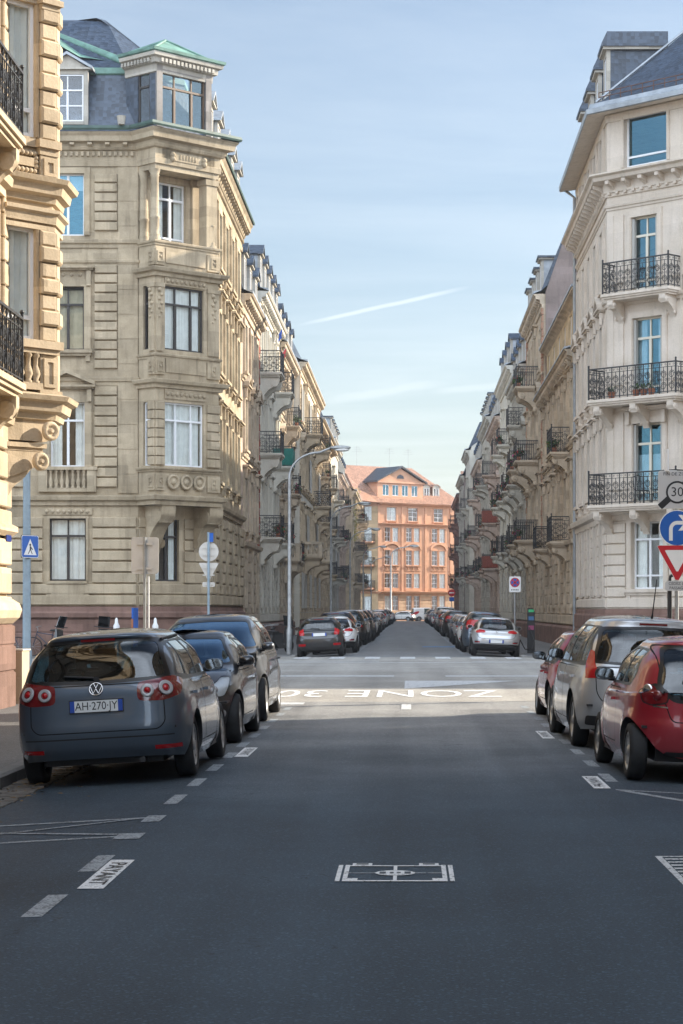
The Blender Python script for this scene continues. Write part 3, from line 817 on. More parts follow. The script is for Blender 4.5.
class Car:
    def __init__(s, P):
        s.P = P
        L, W, H = P['L'], P['W'], P['H']
        g = P.get
        zb = P['belt']; xb = -L / 2
        lv = [  # t, xr, zr, xf, zf, w, zs
            (0, xb + .10, g('zlow', .27), L / 2 - .10, .19, W / 2 - .06, .19),
            (.08, xb + .03, g('zlow', .27) + .11, L / 2 - .03, .32, W / 2 - .015, .32),
            (.20, xb + g('bump_r', .0), .56, L / 2, .50, W / 2, .54),
            (.27, xb + g('bump_r', .0) + .01, .66, L / 2 - .02, .60, W / 2, .64),
            (.34, xb + g('gate1', .06), .78, L / 2 - .07, .69, W / 2 - .003, .75),
            (.42, xb + g('gate2', .08), .90, L / 2 - g('nose_in', .24), P['nose'], W / 2 - .012, .84),
            (.50, xb + g('gate3', .10), zb - .02, (L / 2 + P['xcowl']) / 2 - .02, (P['nose'] * .35 + P['zcowl'] * .65), W / 2 - .03, zb - .06),
            (.56, xb + P['rwb'], zb + .04, P['xcowl'], P['zcowl'], W / 2 - .055, zb),
            (.68, xb + (P['rwb'] * .55 + P['rwt'] * .45), (zb + H) / 2 + .01, P['xcowl'] * .53 + P['xrf'] * .47, (P['zcowl'] + H) / 2 + .03, (W / 2 - .055) * .58 + P['wroof'] * .42, (zb + H) / 2 - .02),
            (.80, xb + P['rwt'], H - .12, P['xrf'], H - .10, P['wroof'], H - .14),
            (.845, xb + P['rwt'] + g('lip', .0), H - .07, P['xrf'] - .12, H - .055, P['wroof'] - .05, H - .075),
            (.90, xb + P['rwt'] + .22, H - .04, P['xrf'] - .35, H - .022, P['wroof'] - .18, H - .035),
            (1, -.85, H - .003, .0, H, .0, H)]
        t = [a[0] for a in lv]
        s.f = [pchip(t, [a[k] for a in lv]) for k in range(1, 7)]
        s.nr = pchip([0, .3, .56, .8, 1], g('nr', [4.5, 5.5, 5.5, 5.0, 3]))
        s.nf = pchip([0, .3, .5, .56, .8, 1], g('nf', [3.2, 3.4, 3.8, 4.0, 4.5, 3]))
        s.xc = -.35
        s.wr = P['r']; s.ax = (P['xra'], P['xfa'])
        n1, n2 = 181, 121
        s.gs, s.gt = np.meshgrid(np.linspace(0, 1, n1), np.linspace(0, 1, n2), indexing='ij')
        s.gp = s.S(s.gs, s.gt)
    def S(s, a, t):
        a = np.asarray(a, float); t = np.asarray(t, float)
        xr, zr, xf, zf, w, zs = (f(t) for f in s.f)
        rear = a <= .5
        ph = np.where(rear, a, 1 - a) * np.pi
        n = np.where(rear, s.nr(t), s.nf(t))
        c, q = np.abs(np.cos(ph)), np.abs(np.sin(ph))
        r = (c ** n + q ** n) ** (-1 / n)
        X, Y = r * c, r * q
        xe = np.where(rear, xr, xf); ze = np.where(rear, zr, zf)
        x = s.xc + (xe - s.xc) * X; y = w * Y
        z = zs + (ze - zs) * X ** 2
        # wheel arch flares
        for xa in s.ax:
            d = np.hypot(x - xa, z - s.wr); k = np.exp(-((d - s.wr - .05) / .07) ** 2) * np.clip((Y - .8) * 8, 0, 1)
            y = y + .018 * k * (z < .95)
        return np.stack([x, y, z], -1)
    def N(s, a, t):
        e = 1e-4
        a0, a1 = np.clip(a - e, 0, 1), np.clip(a + e, 0, 1); t0, t1 = np.clip(t - e, 0, .9999), np.clip(t + e, 0, .9999)
        da = s.S(a1, t) - s.S(a0, t); dt = s.S(a, t1) - s.S(a, t0)
        n = np.cross(da, dt); l = np.linalg.norm(n, axis=-1, keepdims=True)
        n = n / np.maximum(l, 1e-12)
        flip = np.sum(n * (s.S(a, t) - np.array([s.xc, 0, .6])), -1, keepdims=True) < 0
        return np.where(flip, -n, n)
    def solve(s, tag_, u, v):
        if tag_ == 'p': return u, v
        g = s.gp
        if tag_ == 's': A, B = g[..., 0], g[..., 2]; mask = (s.gt < .9) & (s.gs > .12) & (s.gs < .9)
        elif tag_ == 'r': A, B = g[..., 1], g[..., 2]; mask = (s.gs < .3) & (s.gt < .86)
        else: A, B = g[..., 1], g[..., 2]; mask = (s.gs > .7) & (s.gt < .86)
        d = (A - u) ** 2 + (B - v) ** 2 + np.where(mask, 0, 99)
        i, j = np.unravel_index(np.argmin(d), d.shape)
        a, t = s.gs[i, j], s.gt[i, j]
        ia, ib = (0, 2) if tag_ == 's' else (1, 2)
        for _ in range(6):
            p = s.S(a, t); e = 1e-4
            Ja = (s.S(min(1, a + e), t) - s.S(max(0, a - e), t)) / (min(1, a + e) - max(0, a - e)); Jt = (s.S(a, min(1, t + e)) - s.S(a, max(0, t - e))) / (min(1, t + e) - max(0, t - e))
            m = np.array([[Ja[ia], Jt[ia]], [Ja[ib], Jt[ib]]]); rr = np.array([u - p[ia], v - p[ib]])
            try: q = np.linalg.solve(m, rr)
            except Exception: break
            q = np.clip(q, -.01, .01)
            a = float(np.clip(a + q[0], 0, 1)); t = float(np.clip(t + q[1], 0, 1))
        if tag_ != 's' and abs(u) < 1e-9: a = 0.0 if tag_ == 'r' else 1.0
        return a, t
    def poly(s, tag_, pts, r=0.0, step=.05):
        if r: pts = rounded(pts, r)
        out = []; n = len(pts)
        for i in range(n):
            p, q = np.array(pts[i], float), np.array(pts[(i + 1) % n], float)
            k = max(1, int(np.linalg.norm(q - p) / step))
            for j in range(k):
                out.append(s.solve(tag_, *(p + (q - p) * j / k)))
        return out
    def mixed(s, pts, step=6):
        """closed polygon whose corners are given in different views, smoothed"""
        P = [np.array(s.solve(*p)) for p in pts]; n = len(P); out = []
        for i in range(n):
            p0, p1, p2 = P[i - 1], P[i], P[(i + 1) % n]
            q0, q1 = p1 + (p0 - p1) * .25, p1 + (p2 - p1) * .25
            if p1[0] in (0., 1.): out.append(tuple(p1)); continue
            for k in range(4):
                t = k / 3; out.append(tuple((1 - t) ** 2 * q0 + 2 * t * (1 - t) * p1 + t * t * q1))
        return out
    def at(s, tag_, u, v, side=1):
        a, t = s.solve(tag_, u, v); p = s.S(a, t); n = s.N(np.array(a), np.array(t))
        p = Vector(p); n = Vector(n)
        if side < 0: p.y = -p.y; n.y = -n.y
        return p, n
    def shell(s, regions, ns=84, nt=34):
        """regions: list of (name, poly_in_(s,t)); later ones win. returns tris, params, names"""
        LS, LT = 5.0, 2.2
        vs = []; ed = []
        sa = np.linspace(0, 1, ns + 1); ta = np.linspace(0, 1, nt + 1)
        for i, a in enumerate(sa):
            for j, t in enumerate(ta):
                vs.append((a * LS, t * LT))
        idx = lambda i, j: i * (nt + 1) + j
        for i in range(ns): ed += [(idx(i, 0), idx(i + 1, 0)), (idx(i, nt), idx(i + 1, nt))]
        for j in range(nt): ed += [(idx(0, j), idx(0, j + 1)), (idx(ns, j), idx(ns, j + 1))]
        for nm, pl in regions:
            b = len(vs); n = len(pl)
            vs += [(a * LS, t * LT) for a, t in pl]
            ed += [(b + k, b + (k + 1) % n) for k in range(n)]
        r = delaunay_2d_cdt([Vector(v) for v in vs], ed, [], 0, 1e-5)
        V = np.array([(v[0] / LS, v[1] / LT) for v in r[0]]); T = np.array(r[2])
        c = V[T].mean(1)
        lab = np.zeros(len(T), int)
        for k, (nm, pl) in enumerate(regions): lab[inpoly(c[:, 0], c[:, 1], pl)] = k + 1
        ar = np.abs(np.cross(V[T[:, 1]] - V[T[:, 0]], V[T[:, 2]] - V[T[:, 0]]))
        ok = ar > 1e-9
        return V, T[ok], lab[ok]

def patch_mesh(car, V, T, name, mats, sides=(1, -1), off=0.0, rev=False, mat=0):
    used = np.unique(T); mp = -np.ones(len(V), int); mp[used] = np.arange(len(used))
    a, t = V[used, 0], V[used, 1]
    P = car.S(a, t); N = car.N(a, t); P0 = P + N * off if not rev else np.stack([car.xc + (P[:, 0] - car.xc) * .982, P[:, 1] * .96, .5 + (P[:, 2] - .5) * .975], -1)
    t0 = mp[T]
    vs = []; fs = []; ns = []
    # orientation of the triangles against the normal
    e = np.cross(P[t0[:, 1]] - P[t0[:, 0]], P[t0[:, 2]] - P[t0[:, 0]])
    fl = np.sum(e * N[t0[:, 0]], -1) < 0
    t0 = np.where(fl[:, None], t0[:, ::-1], t0)
    if rev: t0 = t0[:, ::-1]; N = -N
    for sd in sides:
        b = len(vs); q = P0.copy(); n = N.copy(); f = t0
        if sd < 0: q[:, 1] *= -1; n[:, 1] *= -1; f = f[:, ::-1]
        vs.extend(map(tuple, q)); ns.extend(map(tuple, n)); fs.extend(tuple(int(x) + b for x in r) for r in f)
    me = bpy.data.meshes.new(name)
    me.from_pydata(vs, [], fs)
    for m in mats: me.materials.append(m)
    me.polygons.foreach_set('use_smooth', [True] * len(fs))
    me.update()
    me.normals_split_custom_set_from_vertices(ns)
    return me

def arch_poly(car, xa, r, zc, n=20):
    pts = []
    for k in range(n + 1):
        a = math.pi * (1.14 - 1.28 * k / n); pts.append((xa + r * math.cos(a), max(.0, zc + r * math.sin(a))))
    pl = [car.solve('s', x, max(z, .2)) for x, z in pts]
    pl = [(a, max(t, 0)) for a, t in pl]
    pl[0] = (pl[0][0], 0.0); pl[-1] = (pl[-1][0], 0.0)
    return pl

def wheel_meshes(r, w, spokes, style='alloy'):
    key = ('wh', r, w, spokes, style)
    if key in _mc: return _mc[key]
    mb = MB(); h = w / 2; q = r * .66
    prof = [(q, -h * .8), (q + .02, -h * .98), (r * .82, -h), (r * .96, -h * .86), (r, -h * .6), (r, h * .6), (r * .96, h * .86), (r * .82, h), (q + .02, h * .98), (q, h * .8), (q - .02, 0), (q, -h * .8)]
    mb.lathe(prof, 0, 0, 0, 32, 0, True, 'y', False)
    me = mb.mesh('wheel', [M['tyre']])
    rb = MB(); y = h * .72
    rb.lathe([(q + .004, h * .85), (q - .012, h * .9), (q - .03, h * .7), (q - .035, -h * .6)], 0, 0, 0, 32, 0, True, 'y', False)
    rb.lathe([(q - .03, h * .12), (.02, h * .12)], 0, 0, 0, 24, 1, False, 'y', False)
    rb.lathe([(.075, h * .3), (.07, y), (.055, y + .012), (0.001, y + .016)], 0, 0, 0, 16, 0, True, 'y')
    for k in range(spokes):
        a = 2 * math.pi * k / spokes
        for da in ((-.11, .11) if style == 'twin' else (0,)):
            wd = .024 if style == 'twin' else .034
            c, sn = math.cos(a + da), math.sin(a + da); px, pz = -sn, c
            r0, r1 = .05, q - .012
            V = []
            for rr, ww, yy in ((r0, wd * 1.15, y + .002), (r1, wd * .85, h * .8)):
                for sg in (-1, 1):
                    V.append((rr * c + sg * ww * px, yy, rr * sn + sg * ww * pz)); V.append((rr * c + sg * ww * px * 1.3, yy - .06, rr * sn + sg * ww * pz * 1.3))
            rb.add(V, [(0, 2, 6, 4), (0, 4, 5, 1), (2, 3, 7, 6)], 0, False)
    rme = rb.mesh('rim', [M['alloy'] if style != 'black' else M['hub'], M['hub']])
    _mc[key] = (me, rme)
    return _mc[key]

def seat_mb(mb, x, y, z0, w=.5):
    mb.prism([(x - .05, z0), (x + .45, z0 + .04), (x + .48, z0 + .16), (x + .02, z0 + .14)], y - w / 2, y + w / 2, 'y', 0)
    mb.prism([(x - .06, z0 + .1), (x + .1, z0 + .1), (x - .06, z0 + .66), (x - .17, z0 + .66)], y - w / 2 + .02, y + w / 2 - .02, 'y', 0)
    mb.box(x - .19, x - .11, y - .13, y + .13, z0 + .7, z0 + .88); mb.box(x - .16, x - .14, y - .06, y + .06, z0 + .6, z0 + .72)

def plate_part(mb_root, root, p, front, text, w=.52, tilt=0.0, plain=False):
    ex, ey = ((0, 1, 0), (tilt, 0, 1)) if front else ((0, -1, 0), (tilt, 0, 1))
    B = basis(p, ex, ey); mb = MB(); h = .112
    def bx(x0, x1, y0, y1, z0, z1, m):
        t = MB(); t.box(x0, x1, y0, y1, z0, z1)
        mb.add([B @ Vector(v) for v in t.v], t.f, m)
    bx(-w / 2 - .01, w / 2 + .01, -h / 2 - .01, h / 2 + .01, 0, .012, 3)
    bx(-w / 2, w / 2, -h / 2, h / 2, .0121, .016, 0)
    bx(-w / 2, -w / 2 + .045, -h / 2, h / 2, .0161, .018, 1); bx(w / 2 - .045, w / 2, -h / 2, h / 2, .0161, .018, 1)
    if text: add_text(mb, text, .112, B @ Matrix.Translation((0, -.001, .0175)), 2, .001, .88)
    return mb.build('number_plate', [M['plate'], M['plate_blue'], M['ink'], M['plastic']], root)

def build_car(P, name, label, group, detail=2):
    """returns the car's root Empty with all its parts as children"""
    car = Car(P); g = P.get
    root = tag(empty(name, (0, 0, 0)), label, 'car', group)
    body_m = P['paint']
    regs = []; sided = set()
    L, W, H = P['L'], P['W'], P['H']; zb = P['belt']
    # --- lower plastic
    if g('skirt'): regs.append(('skirt', [(0, 0), (0, g('skirt')), (1, g('skirt')), (1, 0)]))
    # --- doors
    for k, pts in enumerate(P['doors']):
        regs.append(('gap', car.poly('s', pts, .05))); regs.append(('door', car.poly('s', offset(pts, -.011), .05)))
    if g('gate'):
        regs.append(('gap', car.poly('r', P['gate'], .06))); regs.append(('tailgate', car.poly('r', offset(P['gate'], -.011), .06)))
    if g('hood'):
        pl = car.mixed(P['hood']); regs.append(('gap', pl)); c = np.mean(np.array(pl), 0)
        q = [((a - c[0]) * .975 + c[0] if a < .9999 else 1.0, (t - c[1]) * .97 + c[1]) for a, t in pl]; regs.append(('bonnet', q))
    for nm, tg, pts, rr in g('extra', []):
        regs.append((nm, car.poly(tg, pts, rr) if tg != 'm' else car.mixed(pts)))
    # --- glazing
    regs.append(('seal', car.poly('s', P['dlo'], .05)))
    for pts in P['glass']: regs.append(('side_window', car.poly('s', pts, .035)))
    regs.append(('seal', car.poly('r', offset(P['rearwin'], .035), .07))); regs.append(('rear_window', car.poly('r', P['rearwin'], .07)))
    ws = P['screen']; regs.append(('seal', car.poly('f', offset(ws, .03), .06))); regs.append(('windscreen', car.poly('f', ws, .06)))
    for nm, pts in g('lamps', []): regs.append((nm, car.mixed(pts)))
    aps = []
    for xa in car.ax:
        pl = arch_poly(car, xa, car.wr + .055, car.wr + .0); aps.append(pl); regs.append(('hole', pl))
    ns, nt = ((84, 34), (60, 26), (40, 20))[2 - detail] if detail < 3 else (84, 34)
    V, T, lab = car.shell(regs, ns, nt)
    names = ['body'] + [r[0] for r in regs]
    lampmats = {'tail_light': 'red_lens', 'tail_light_dark': 'dred_lens', 'headlight': 'clear_lens', 'reflector': 'red_lens', 'fog_light': 'white_lens', 'grille': 'plastic', 'lamp_white': 'white_lens', 'chrome_strip': 'chrome', 'black_trim': 'plastic', 'skirt': 'plastic', 'seal': 'seal', 'gap': 'gap'}
    gm = M[g('gtint', 'car_glass')]
    groups = {}
    for k, nm in enumerate(names): groups.setdefault(nm, []).append(k)
    bodyT = []
    body = None
    for nm, ks in groups.items():
        if nm == 'hole': continue
        if nm in ('door', 'side_window', 'tail_light', 'tail_light_dark', 'headlight', 'reflector', 'fog_light', 'lamp_white'):
            for k in ks:
                Tk = T[lab == k]
                if not len(Tk): continue
                a = V[Tk][:, :, 0]
                mid = bool(np.min(a) < 1e-6 or np.max(a) > 1 - 1e-6)
                for sd in ((1, -1),) if mid else ((1,), (-1,)):
                    m = body_m if nm == 'door' else (gm if nm == 'side_window' else M[lampmats[nm]])
                    onm = {'tail_light_dark': 'tail_light', 'lamp_white': 'reversing_light'}.get(nm, nm)
                    o = link(onm, patch_mesh(car, V, Tk, onm, [m], sd, .004 if nm not in ('door', 'side_window') else (-.004 if nm == 'side_window' else 0)), root)
                    if nm == 'door':
                        c = V[Tk].reshape(-1, 2); p3 = car.S(c[:, 0], c[:, 1]); i = p3[:, 0].min(); zz = g('handle_z', zb - .13)
                        p, n = car.at('s', i + .16, zz, sd[0])
                        mb = MB(); mb.box(p.x - .09, p.x + .09, min(p.y, p.y + n.y * .045) , max(p.y, p.y + n.y * .045), p.z - .014, p.z + .014)
                        mb.build('handle', body_m if not g('chrome_handle') else M['chrome'], o)
                    if nm == 'headlight':
                        link('lamp_bowl', patch_mesh(car, V, Tk, 'lamp_bowl', [M['lamp_bowl']], sd, -.03), o)
                if nm == 'door': bodyT.append(Tk)
            continue
        sel = T[np.isin(lab, ks)]
        if not len(sel): continue
        m = {'body': body_m, 'tailgate': body_m, 'bonnet': body_m, 'rear_window': gm, 'windscreen': M['screen_glass'], }.get(nm)
        if m is None: m = M[lampmats[nm]] if nm in lampmats else body_m
        onm = {'gap': 'shut_line', 'seal': 'window_seal', 'skirt': 'lower_bumper'}.get(nm, nm)
        link(onm, patch_mesh(car, V, sel, onm, [m], (1, -1), -.004 if 'win' in nm and nm != 'window_seal' else (.003 if nm in ('reflector', 'chrome_strip') else 0)), root)
        if nm in ('body', 'tailgate', 'bonnet', 'gap', 'skirt'): bodyT.append(sel)
    # inner trim so that the shell has thickness
    link('cabin_lining', patch_mesh(car, V, np.concatenate(bodyT), 'cabin_lining', [M['trim_in']], (1, -1), -.02, True), root)
    # arch lips and underbody
    mb = MB()
    for pl in aps:
        P3 = [car.S(a, t) for a, t in pl]
        for sd in (1, -1):
            vs = []
            for p in P3: vs += [(p[0], sd * p[1], p[2]), (p[0], sd * (p[1] - .16), p[2])]
            mb.add(vs, [(2 * i, 2 * i + 1, 2 * i + 3, 2 * i + 2) for i in range(len(P3) - 1)], 0, True)
    mb.box(-L / 2 + .3, L / 2 - .3, -W / 2 + .29, W / 2 - .29, .2, .52)
    mb.box(-L / 2 + .12, L / 2 - .12, -W / 2 + .12, W / 2 - .12, .535, .56)
    mb.box(car.ax[0] + car.wr + .1, car.ax[1] - car.wr - .1, -W / 2 + .06, W / 2 - .06, .2, .5)
    mb.tube([(-L / 2 + .5, -.4, .22), (-L / 2 + .06, -.42, .24)], .03, 8)
    mb.build('underbody', M['plastic'], root)
    # wheels
    wm, rm = wheel_meshes(P['r'], g('tw', .2), g('spokes', 5), g('rim', 'alloy'))
    for xa in car.ax:
        for sd in (1, -1):
            yw = W / 2 - g('tw', .2) / 2 - .02
            o = link('wheel', wm, root, (xa, sd * yw, P['r']), (0, 0, 0 if sd > 0 else math.pi))
            link('rim', rm, o)
    # cabin
    if detail >= 1:
        mb = MB(); z0 = min(.56, H - 1.06)
        for y in (-.37, .37): seat_mb(mb, g('xseat', .05), y, z0, .5)
        for y in (-.42, .0, .42): seat_mb(mb, max(g('xseat', .05) - .85, -L / 2 + P['rwt'] + .42), y, z0 - .02, .42)
        mb.build('seats', M['seat'], root)
        mb = MB(); xd = P['xcowl'] - .42
        mb.prism([(xd, .6), (xd + .55, .6), (xd + .5, P['zcowl'] - .06), (xd + .1, P['zcowl'] - .03), (xd - .02, P['zcowl'] - .16)], -W / 2 + .14, W / 2 - .14, 'y')
        pts = [(xd - .13 - .05 * math.sin(a) * .6, .37 + .18 * math.cos(a), P['zcowl'] - .07 + .17 * math.sin(a)) for a in np.linspace(0, 2 * math.pi, 17)]
        mb.tube(pts, .015, 5)
        mb.box(xd + .28, xd + .31, -.12, .12, H - .32, H - .25)
        mb.build('dashboard', M['trim_in'], root)
    # mirrors
    for sd in (1, -1):
        p, n = car.at('s', P['xmir'], zb + .05, sd)
        c = Vector((p.x, p.y + sd * .12, p.z + .05)); mb = MB(); n = 16
        el = lambda s_: [(s_ * .105 * (abs(math.cos(q)) ** .7) * (1 if math.cos(q) > 0 else -1), s_ * .066 * (abs(math.sin(q)) ** .7) * (1 if math.sin(q) > 0 else -1)) for q in [2 * math.pi * k / n for k in range(n)]]
        vs = []; fs = []
        rings = ((-.05, .9), (-.052, .98), (-.035, 1.0), (.02, .93), (.055, .72), (.075, .4), (.08, .05))
        for x, s_ in rings: vs += [(c.x + x, c.y + a, c.z + b) for a, b in el(s_)]
        for i in range(len(rings) - 1):
            for k in range(n): fs.append((i * n + k, i * n + (k + 1) % n, (i + 1) * n + (k + 1) % n, (i + 1) * n + k))
        mb.add(vs, fs, 0, True); mb.tube([p, (c.x, c.y - sd * .05, c.z - .045)], .03, 6, 1)
        o = mb.build('door_mirror', [g('mir_m', body_m), M['plastic']], root)
        m2 = MB(); m2.add([(c.x - .049, c.y + a, c.z + b) for a, b in el(.92)], [tuple(range(n))]); m2.build('mirror_glass', M['mirror'], o)
    if g('antenna', True):
        mb = MB(); xa = g('xant', -L / 2 + P['rwt'] + .35); mb.tube([(xa, 0, H - .03), (xa - .05, 0, H + .03), (xa - .3, 0, H + .2 * g('antl', 1))], [.018, .008, .005], 6); mb.build('roof_aerial', M['plastic'], root)
    # plates
    if g('plate_r'):
        p, n = car.at('r', 0, P['plate_r']); plate_part(None, root, p + n * .004, False, g('plate_text'), .52, n.z * .9)
    if g('plate_f'):
        p, n = car.at('f', 0, P['plate_f']); plate_part(None, root, p + n * .004, True, None, .52, 0)
    if g('wiper', True):
        mb = MB(); p, n = car.at('r', 0.0, zb + .07); q, _ = car.at('r', .32, zb + .1)
        mb.tube([p + n * .02, Vector((q.x, q.y, q.z)) + n * .02], .011, 5); mb.lathe([(.03, 0), (.025, .03)], p.x - .03, 0, p.z, 8, 0, True, 'x'); mb.build('rear_wiper', M['plastic'], root)
    if g('brake3', True):
        p, n = car.at('r', 0, H - .11); mb = MB(); mb.box(p.x - .012, p.x + .03, -.17, .17, p.z - .012, p.z + .012); mb.build('brake_light', M['dred_lens'], root)
    return root, car

def badge(root, car, tag_, u, v, r, kind):
    p, n = car.at(tag_, u, v); B = basis(p + n * .004, (0, -1, 0) if tag_ == 'r' else (0, 1, 0), Vector((0, 0, 1)) - n * n.z)
    mb = MB()
    def add(t, m): mb.add([B @ Vector(q) for q in t.v], t.f, m, True)
    if kind == 'vw':
        t = MB(); t.lathe([(r, 0), (r, .008), (r * .86, .012), (r * .84, .006)], 0, 0, 0, 24, 0, True, 'z', False); add(t, 0)
        t = MB(); t.lathe([(r * .86, .006), (.001, .0061)], 0, 0, 0, 24, 0, True, 'z', False); add(t, 1)
        def bar(x0, y0, x1, y1):
            t = MB(); t.tube([(x0 * r, y0 * r, .01), (x1 * r, y1 * r, .01)], r * .075, 5); add(t, 0)
        for sg in (-1, 1):
            bar(sg * .34, .78, 0, .1); bar(sg * .78, .34, sg * .36, -.7); bar(sg * .36, -.7, 0, .0)
        bar(-.05, .06, .05, .06)
    elif kind == 'chevrons':
        for dz in (-.3, .25):
            for sg in (-1, 1):
                t = MB(); t.tube([(sg * r, (dz - .35) * r, .01), (0, (dz + .45) * r, .01)], r * .14, 5); add(t, 0)
    elif kind == 'lozenge':
        q = [(0, r), (r * .62, 0), (0, -r), (-r * .62, 0), (0, r)]
        for a, b in zip(q, q[1:]):
            t = MB(); t.tube([(a[0], a[1], .01), (b[0], b[1], .01)], r * .18, 5); add(t, 0)
    else:
        t = MB(); t.lathe([(r, 0), (r * .95, .01), (.001, .014)], 0, 0, 0, 16); add(t, 0)
    return mb.build('badge', [M['chrome'], M['plastic']], root)

def ring_lamp(root, car, side, y, z, r):
    """round white-and-red lamp sunk in a tail light"""
    p, n = car.at('r', y, z, side); p = p + n * .012
    ez = n; ex = Vector((0, 0, 1)).cross(ez).normalized(); ey = ez.cross(ex)
    B = Matrix(((ex.x, ey.x, ez.x, p.x), (ex.y, ey.y, ez.y, p.y), (ex.z, ey.z, ez.z, p.z), (0, 0, 0, 1)))
    mb = MB()
    for prof, m in (([(r, .0), (r, .012), (r * .93, .017), (r * .55, .012)], 0), ([(r * .55, .01), (r * .5, .016), (r * .4, .012)], 2), ([(r * .4, .012), (r * .25, .022), (.001, .026)], 1)):
        t = MB(); t.lathe(prof, 0, 0, 0, 26, 0, True, 'z', False); mb.add([B @ Vector(q) for q in t.v], t.f, m, True)
    return mb.build('lamp_ring', [M['white_lens'], M['red_lens'], M['dred_lens']], root)

def place(o, X, Y, heading, roll=0.0, z=0.0, pitch=0.0):
    o.location = (X, Y, z); o.rotation_euler = (R(roll), pitch, R(heading)); return o

# ------------------------------------------------------------------ car shapes
def hatch(L=4.0, W=1.72, H=1.47, wb=2.5, belt=.93, r=.31, ro=.72, nose=.76, xcowl=None, xrf=None, rwb=.16, rwt=.42, wroof=.58, doors=4, zcowl=None, **k):
    xra = -L / 2 + ro; xfa = xra + wb
    xcowl = xfa - .32 if xcowl is None else xcowl; zcowl = belt + .04 if zcowl is None else zcowl
    xrf = xcowl - .82 if xrf is None else xrf
    P = dict(L=L, W=W, H=H, belt=belt, r=r, xra=xra, xfa=xfa, nose=nose, xcowl=xcowl, zcowl=zcowl, xrf=xrf, rwb=rwb, rwt=rwt, wroof=wroof)
    zt = H - .16; xb = -L / 2
    fb = xcowl - .45; ft = xrf - .30   # front lower / upper corner of the side glass
    bb = xb + rwb + .32; bt = xb + rwt + .3
    xB = (fb + bb) / 2 + .12
    P['dlo'] = [(fb + .12, belt + .01), (ft + .02, zt + .03), (bt - .05, zt + .01), (bb - .1, belt + .06), (bb, belt + .01)]
    if doors == 4:
        xC = bb + .34
        P['glass'] = [[(fb + .03, belt + .04), (ft, zt), (xB + .04, zt + .005), (xB + .05, belt + .04)],
                      [(xB - .04, belt + .04), (xB - .05, zt + .005), (xC + .1, zt), (xC + .02, belt + .05)],
                      [(xC - .04, belt + .06), (xC + .04, zt - .005), (bt, zt - .03), (bb - .02, belt + .08)]]
        P['doors'] = [[(fb + .2, .33), (fb + .22, belt - .01), (xB, belt - .01), (xB, .33)],
                      [(xB - .015, .33), (xB - .015, belt - .01), (xC - .1, belt - .01), (xra + r + .12, .62), (xra + r + .16, .33)]]
    else:
        xB -= .15
        P['glass'] = [[(fb + .03, belt + .04), (ft, zt), (xB + .02, zt + .005), (xB + .03, belt + .04)],
                      [(xB - .04, belt + .05), (xB - .05, zt + .005), (bt, zt - .03), (bb - .02, belt + .08)]]
        P['doors'] = [[(fb + .2, .33), (fb + .22, belt - .01), (xB, belt - .01), (xB, .33)]]
    ww = W / 2 - .17
    P['rearwin'] = [(0, belt + .07), (ww, belt + .1), (wroof - .1, H - .17), (0, H - .15)]
    P['screen'] = [(0, zcowl + .045), (W / 2 - .16, zcowl + .04), (wroof - .05, H - .14), (0, H - .12)]
    P['gate'] = [(0, .66), (W / 2 - .3, .66), (W / 2 - .2, .76), (W / 2 - .17, belt + .02), (0, belt + .02)]
    P['hood'] = [('f', 0, nose - .06), ('f', W / 2 - .28, nose - .03), ('f', W / 2 - .14, zcowl - .06), ('f', 0, zcowl - .01)]
    P['xmir'] = fb - .02; P['xseat'] = xB - .1
    P.update(k)
    return P
# ------------------------------------------------------------------ setting
M['st_a'] = stone('warm yellow sandstone', (.52, .42, .30), .2, .3)
M['st_b'] = stone('grey beige sandstone', (.445, .368, .262), .3, .55)
M['st_r'] = stone('pinkish pale render', (.62, .55, .475), .12, .3, .25, .85, .25)
M['st_y'] = stone('yellow ochre render', (.54, .41, .25), .15, .35)
M['st_g'] = stone('grey stone', (.48, .45, .39), .25, .5)
M['st_w'] = stone('off white render', (.6, .57, .5), .1, .35, .25, .85, .25)
M['st_o'] = stone('tan sandstone', (.53, .44, .335), .22, .5)
M['st_p'] = stone('pale pink sandstone', (.5, .4, .335), .2, .45)
M['st_rail'] = M['st_o']
M['redstone'] = stone('red sandstone', (.225, .14, .115), .3, .5)
M['redpaint'] = stone('dark red painted stone', (.30, .075, .05), .2, .3)
M['orange'] = stone('orange render', (.60, .345, .225), .1, .2, .12, .85, .3)
M['orange_pale'] = stone('pale orange stone', (.58, .4, .27), .12, .25, .15)
M['mauve'] = stone('brown mauve party wall render', (.25, .2, .185), .2, .4)
M['trim_dorm'] = stone('pale dormer stone', (.46, .43, .38), .15, .35)
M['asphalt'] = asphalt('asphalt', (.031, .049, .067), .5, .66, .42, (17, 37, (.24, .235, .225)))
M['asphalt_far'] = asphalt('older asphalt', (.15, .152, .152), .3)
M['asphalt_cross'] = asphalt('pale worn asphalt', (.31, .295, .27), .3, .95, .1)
M['paving'] = asphalt('asphalt pavement', (.12, .118, .115), .25)
M['granite'] = stone('granite kerb', (.26, .25, .24), .3, .3)
M['cobble'] = None
M['paint_w'] = roadpaint('road paint')
M['paint_f'] = roadpaint('fresh road paint', (.8, .8, .79), .25)
M['paint_b'] = roadpaint('worn grey road paint', (.36, .39, .41), .7)
M['paint_blue'] = roadpaint('blue road paint', (.05, .22, .5), .5)
M['ground'] = simple('town ground', (.12, .115, .105), .9, noise=.3, nscale=.3)

def zr(X, Y):
    k = 1.0
    if Y > 35: k = max(0, min(1, (38.5 - Y) / 3.5)) if Y < 60 else max(0, min(1, (Y - 74) / 4))
    a = abs(X + .05) - 2.05
    return -.058 * max(0, min(a, 2.05)) * k

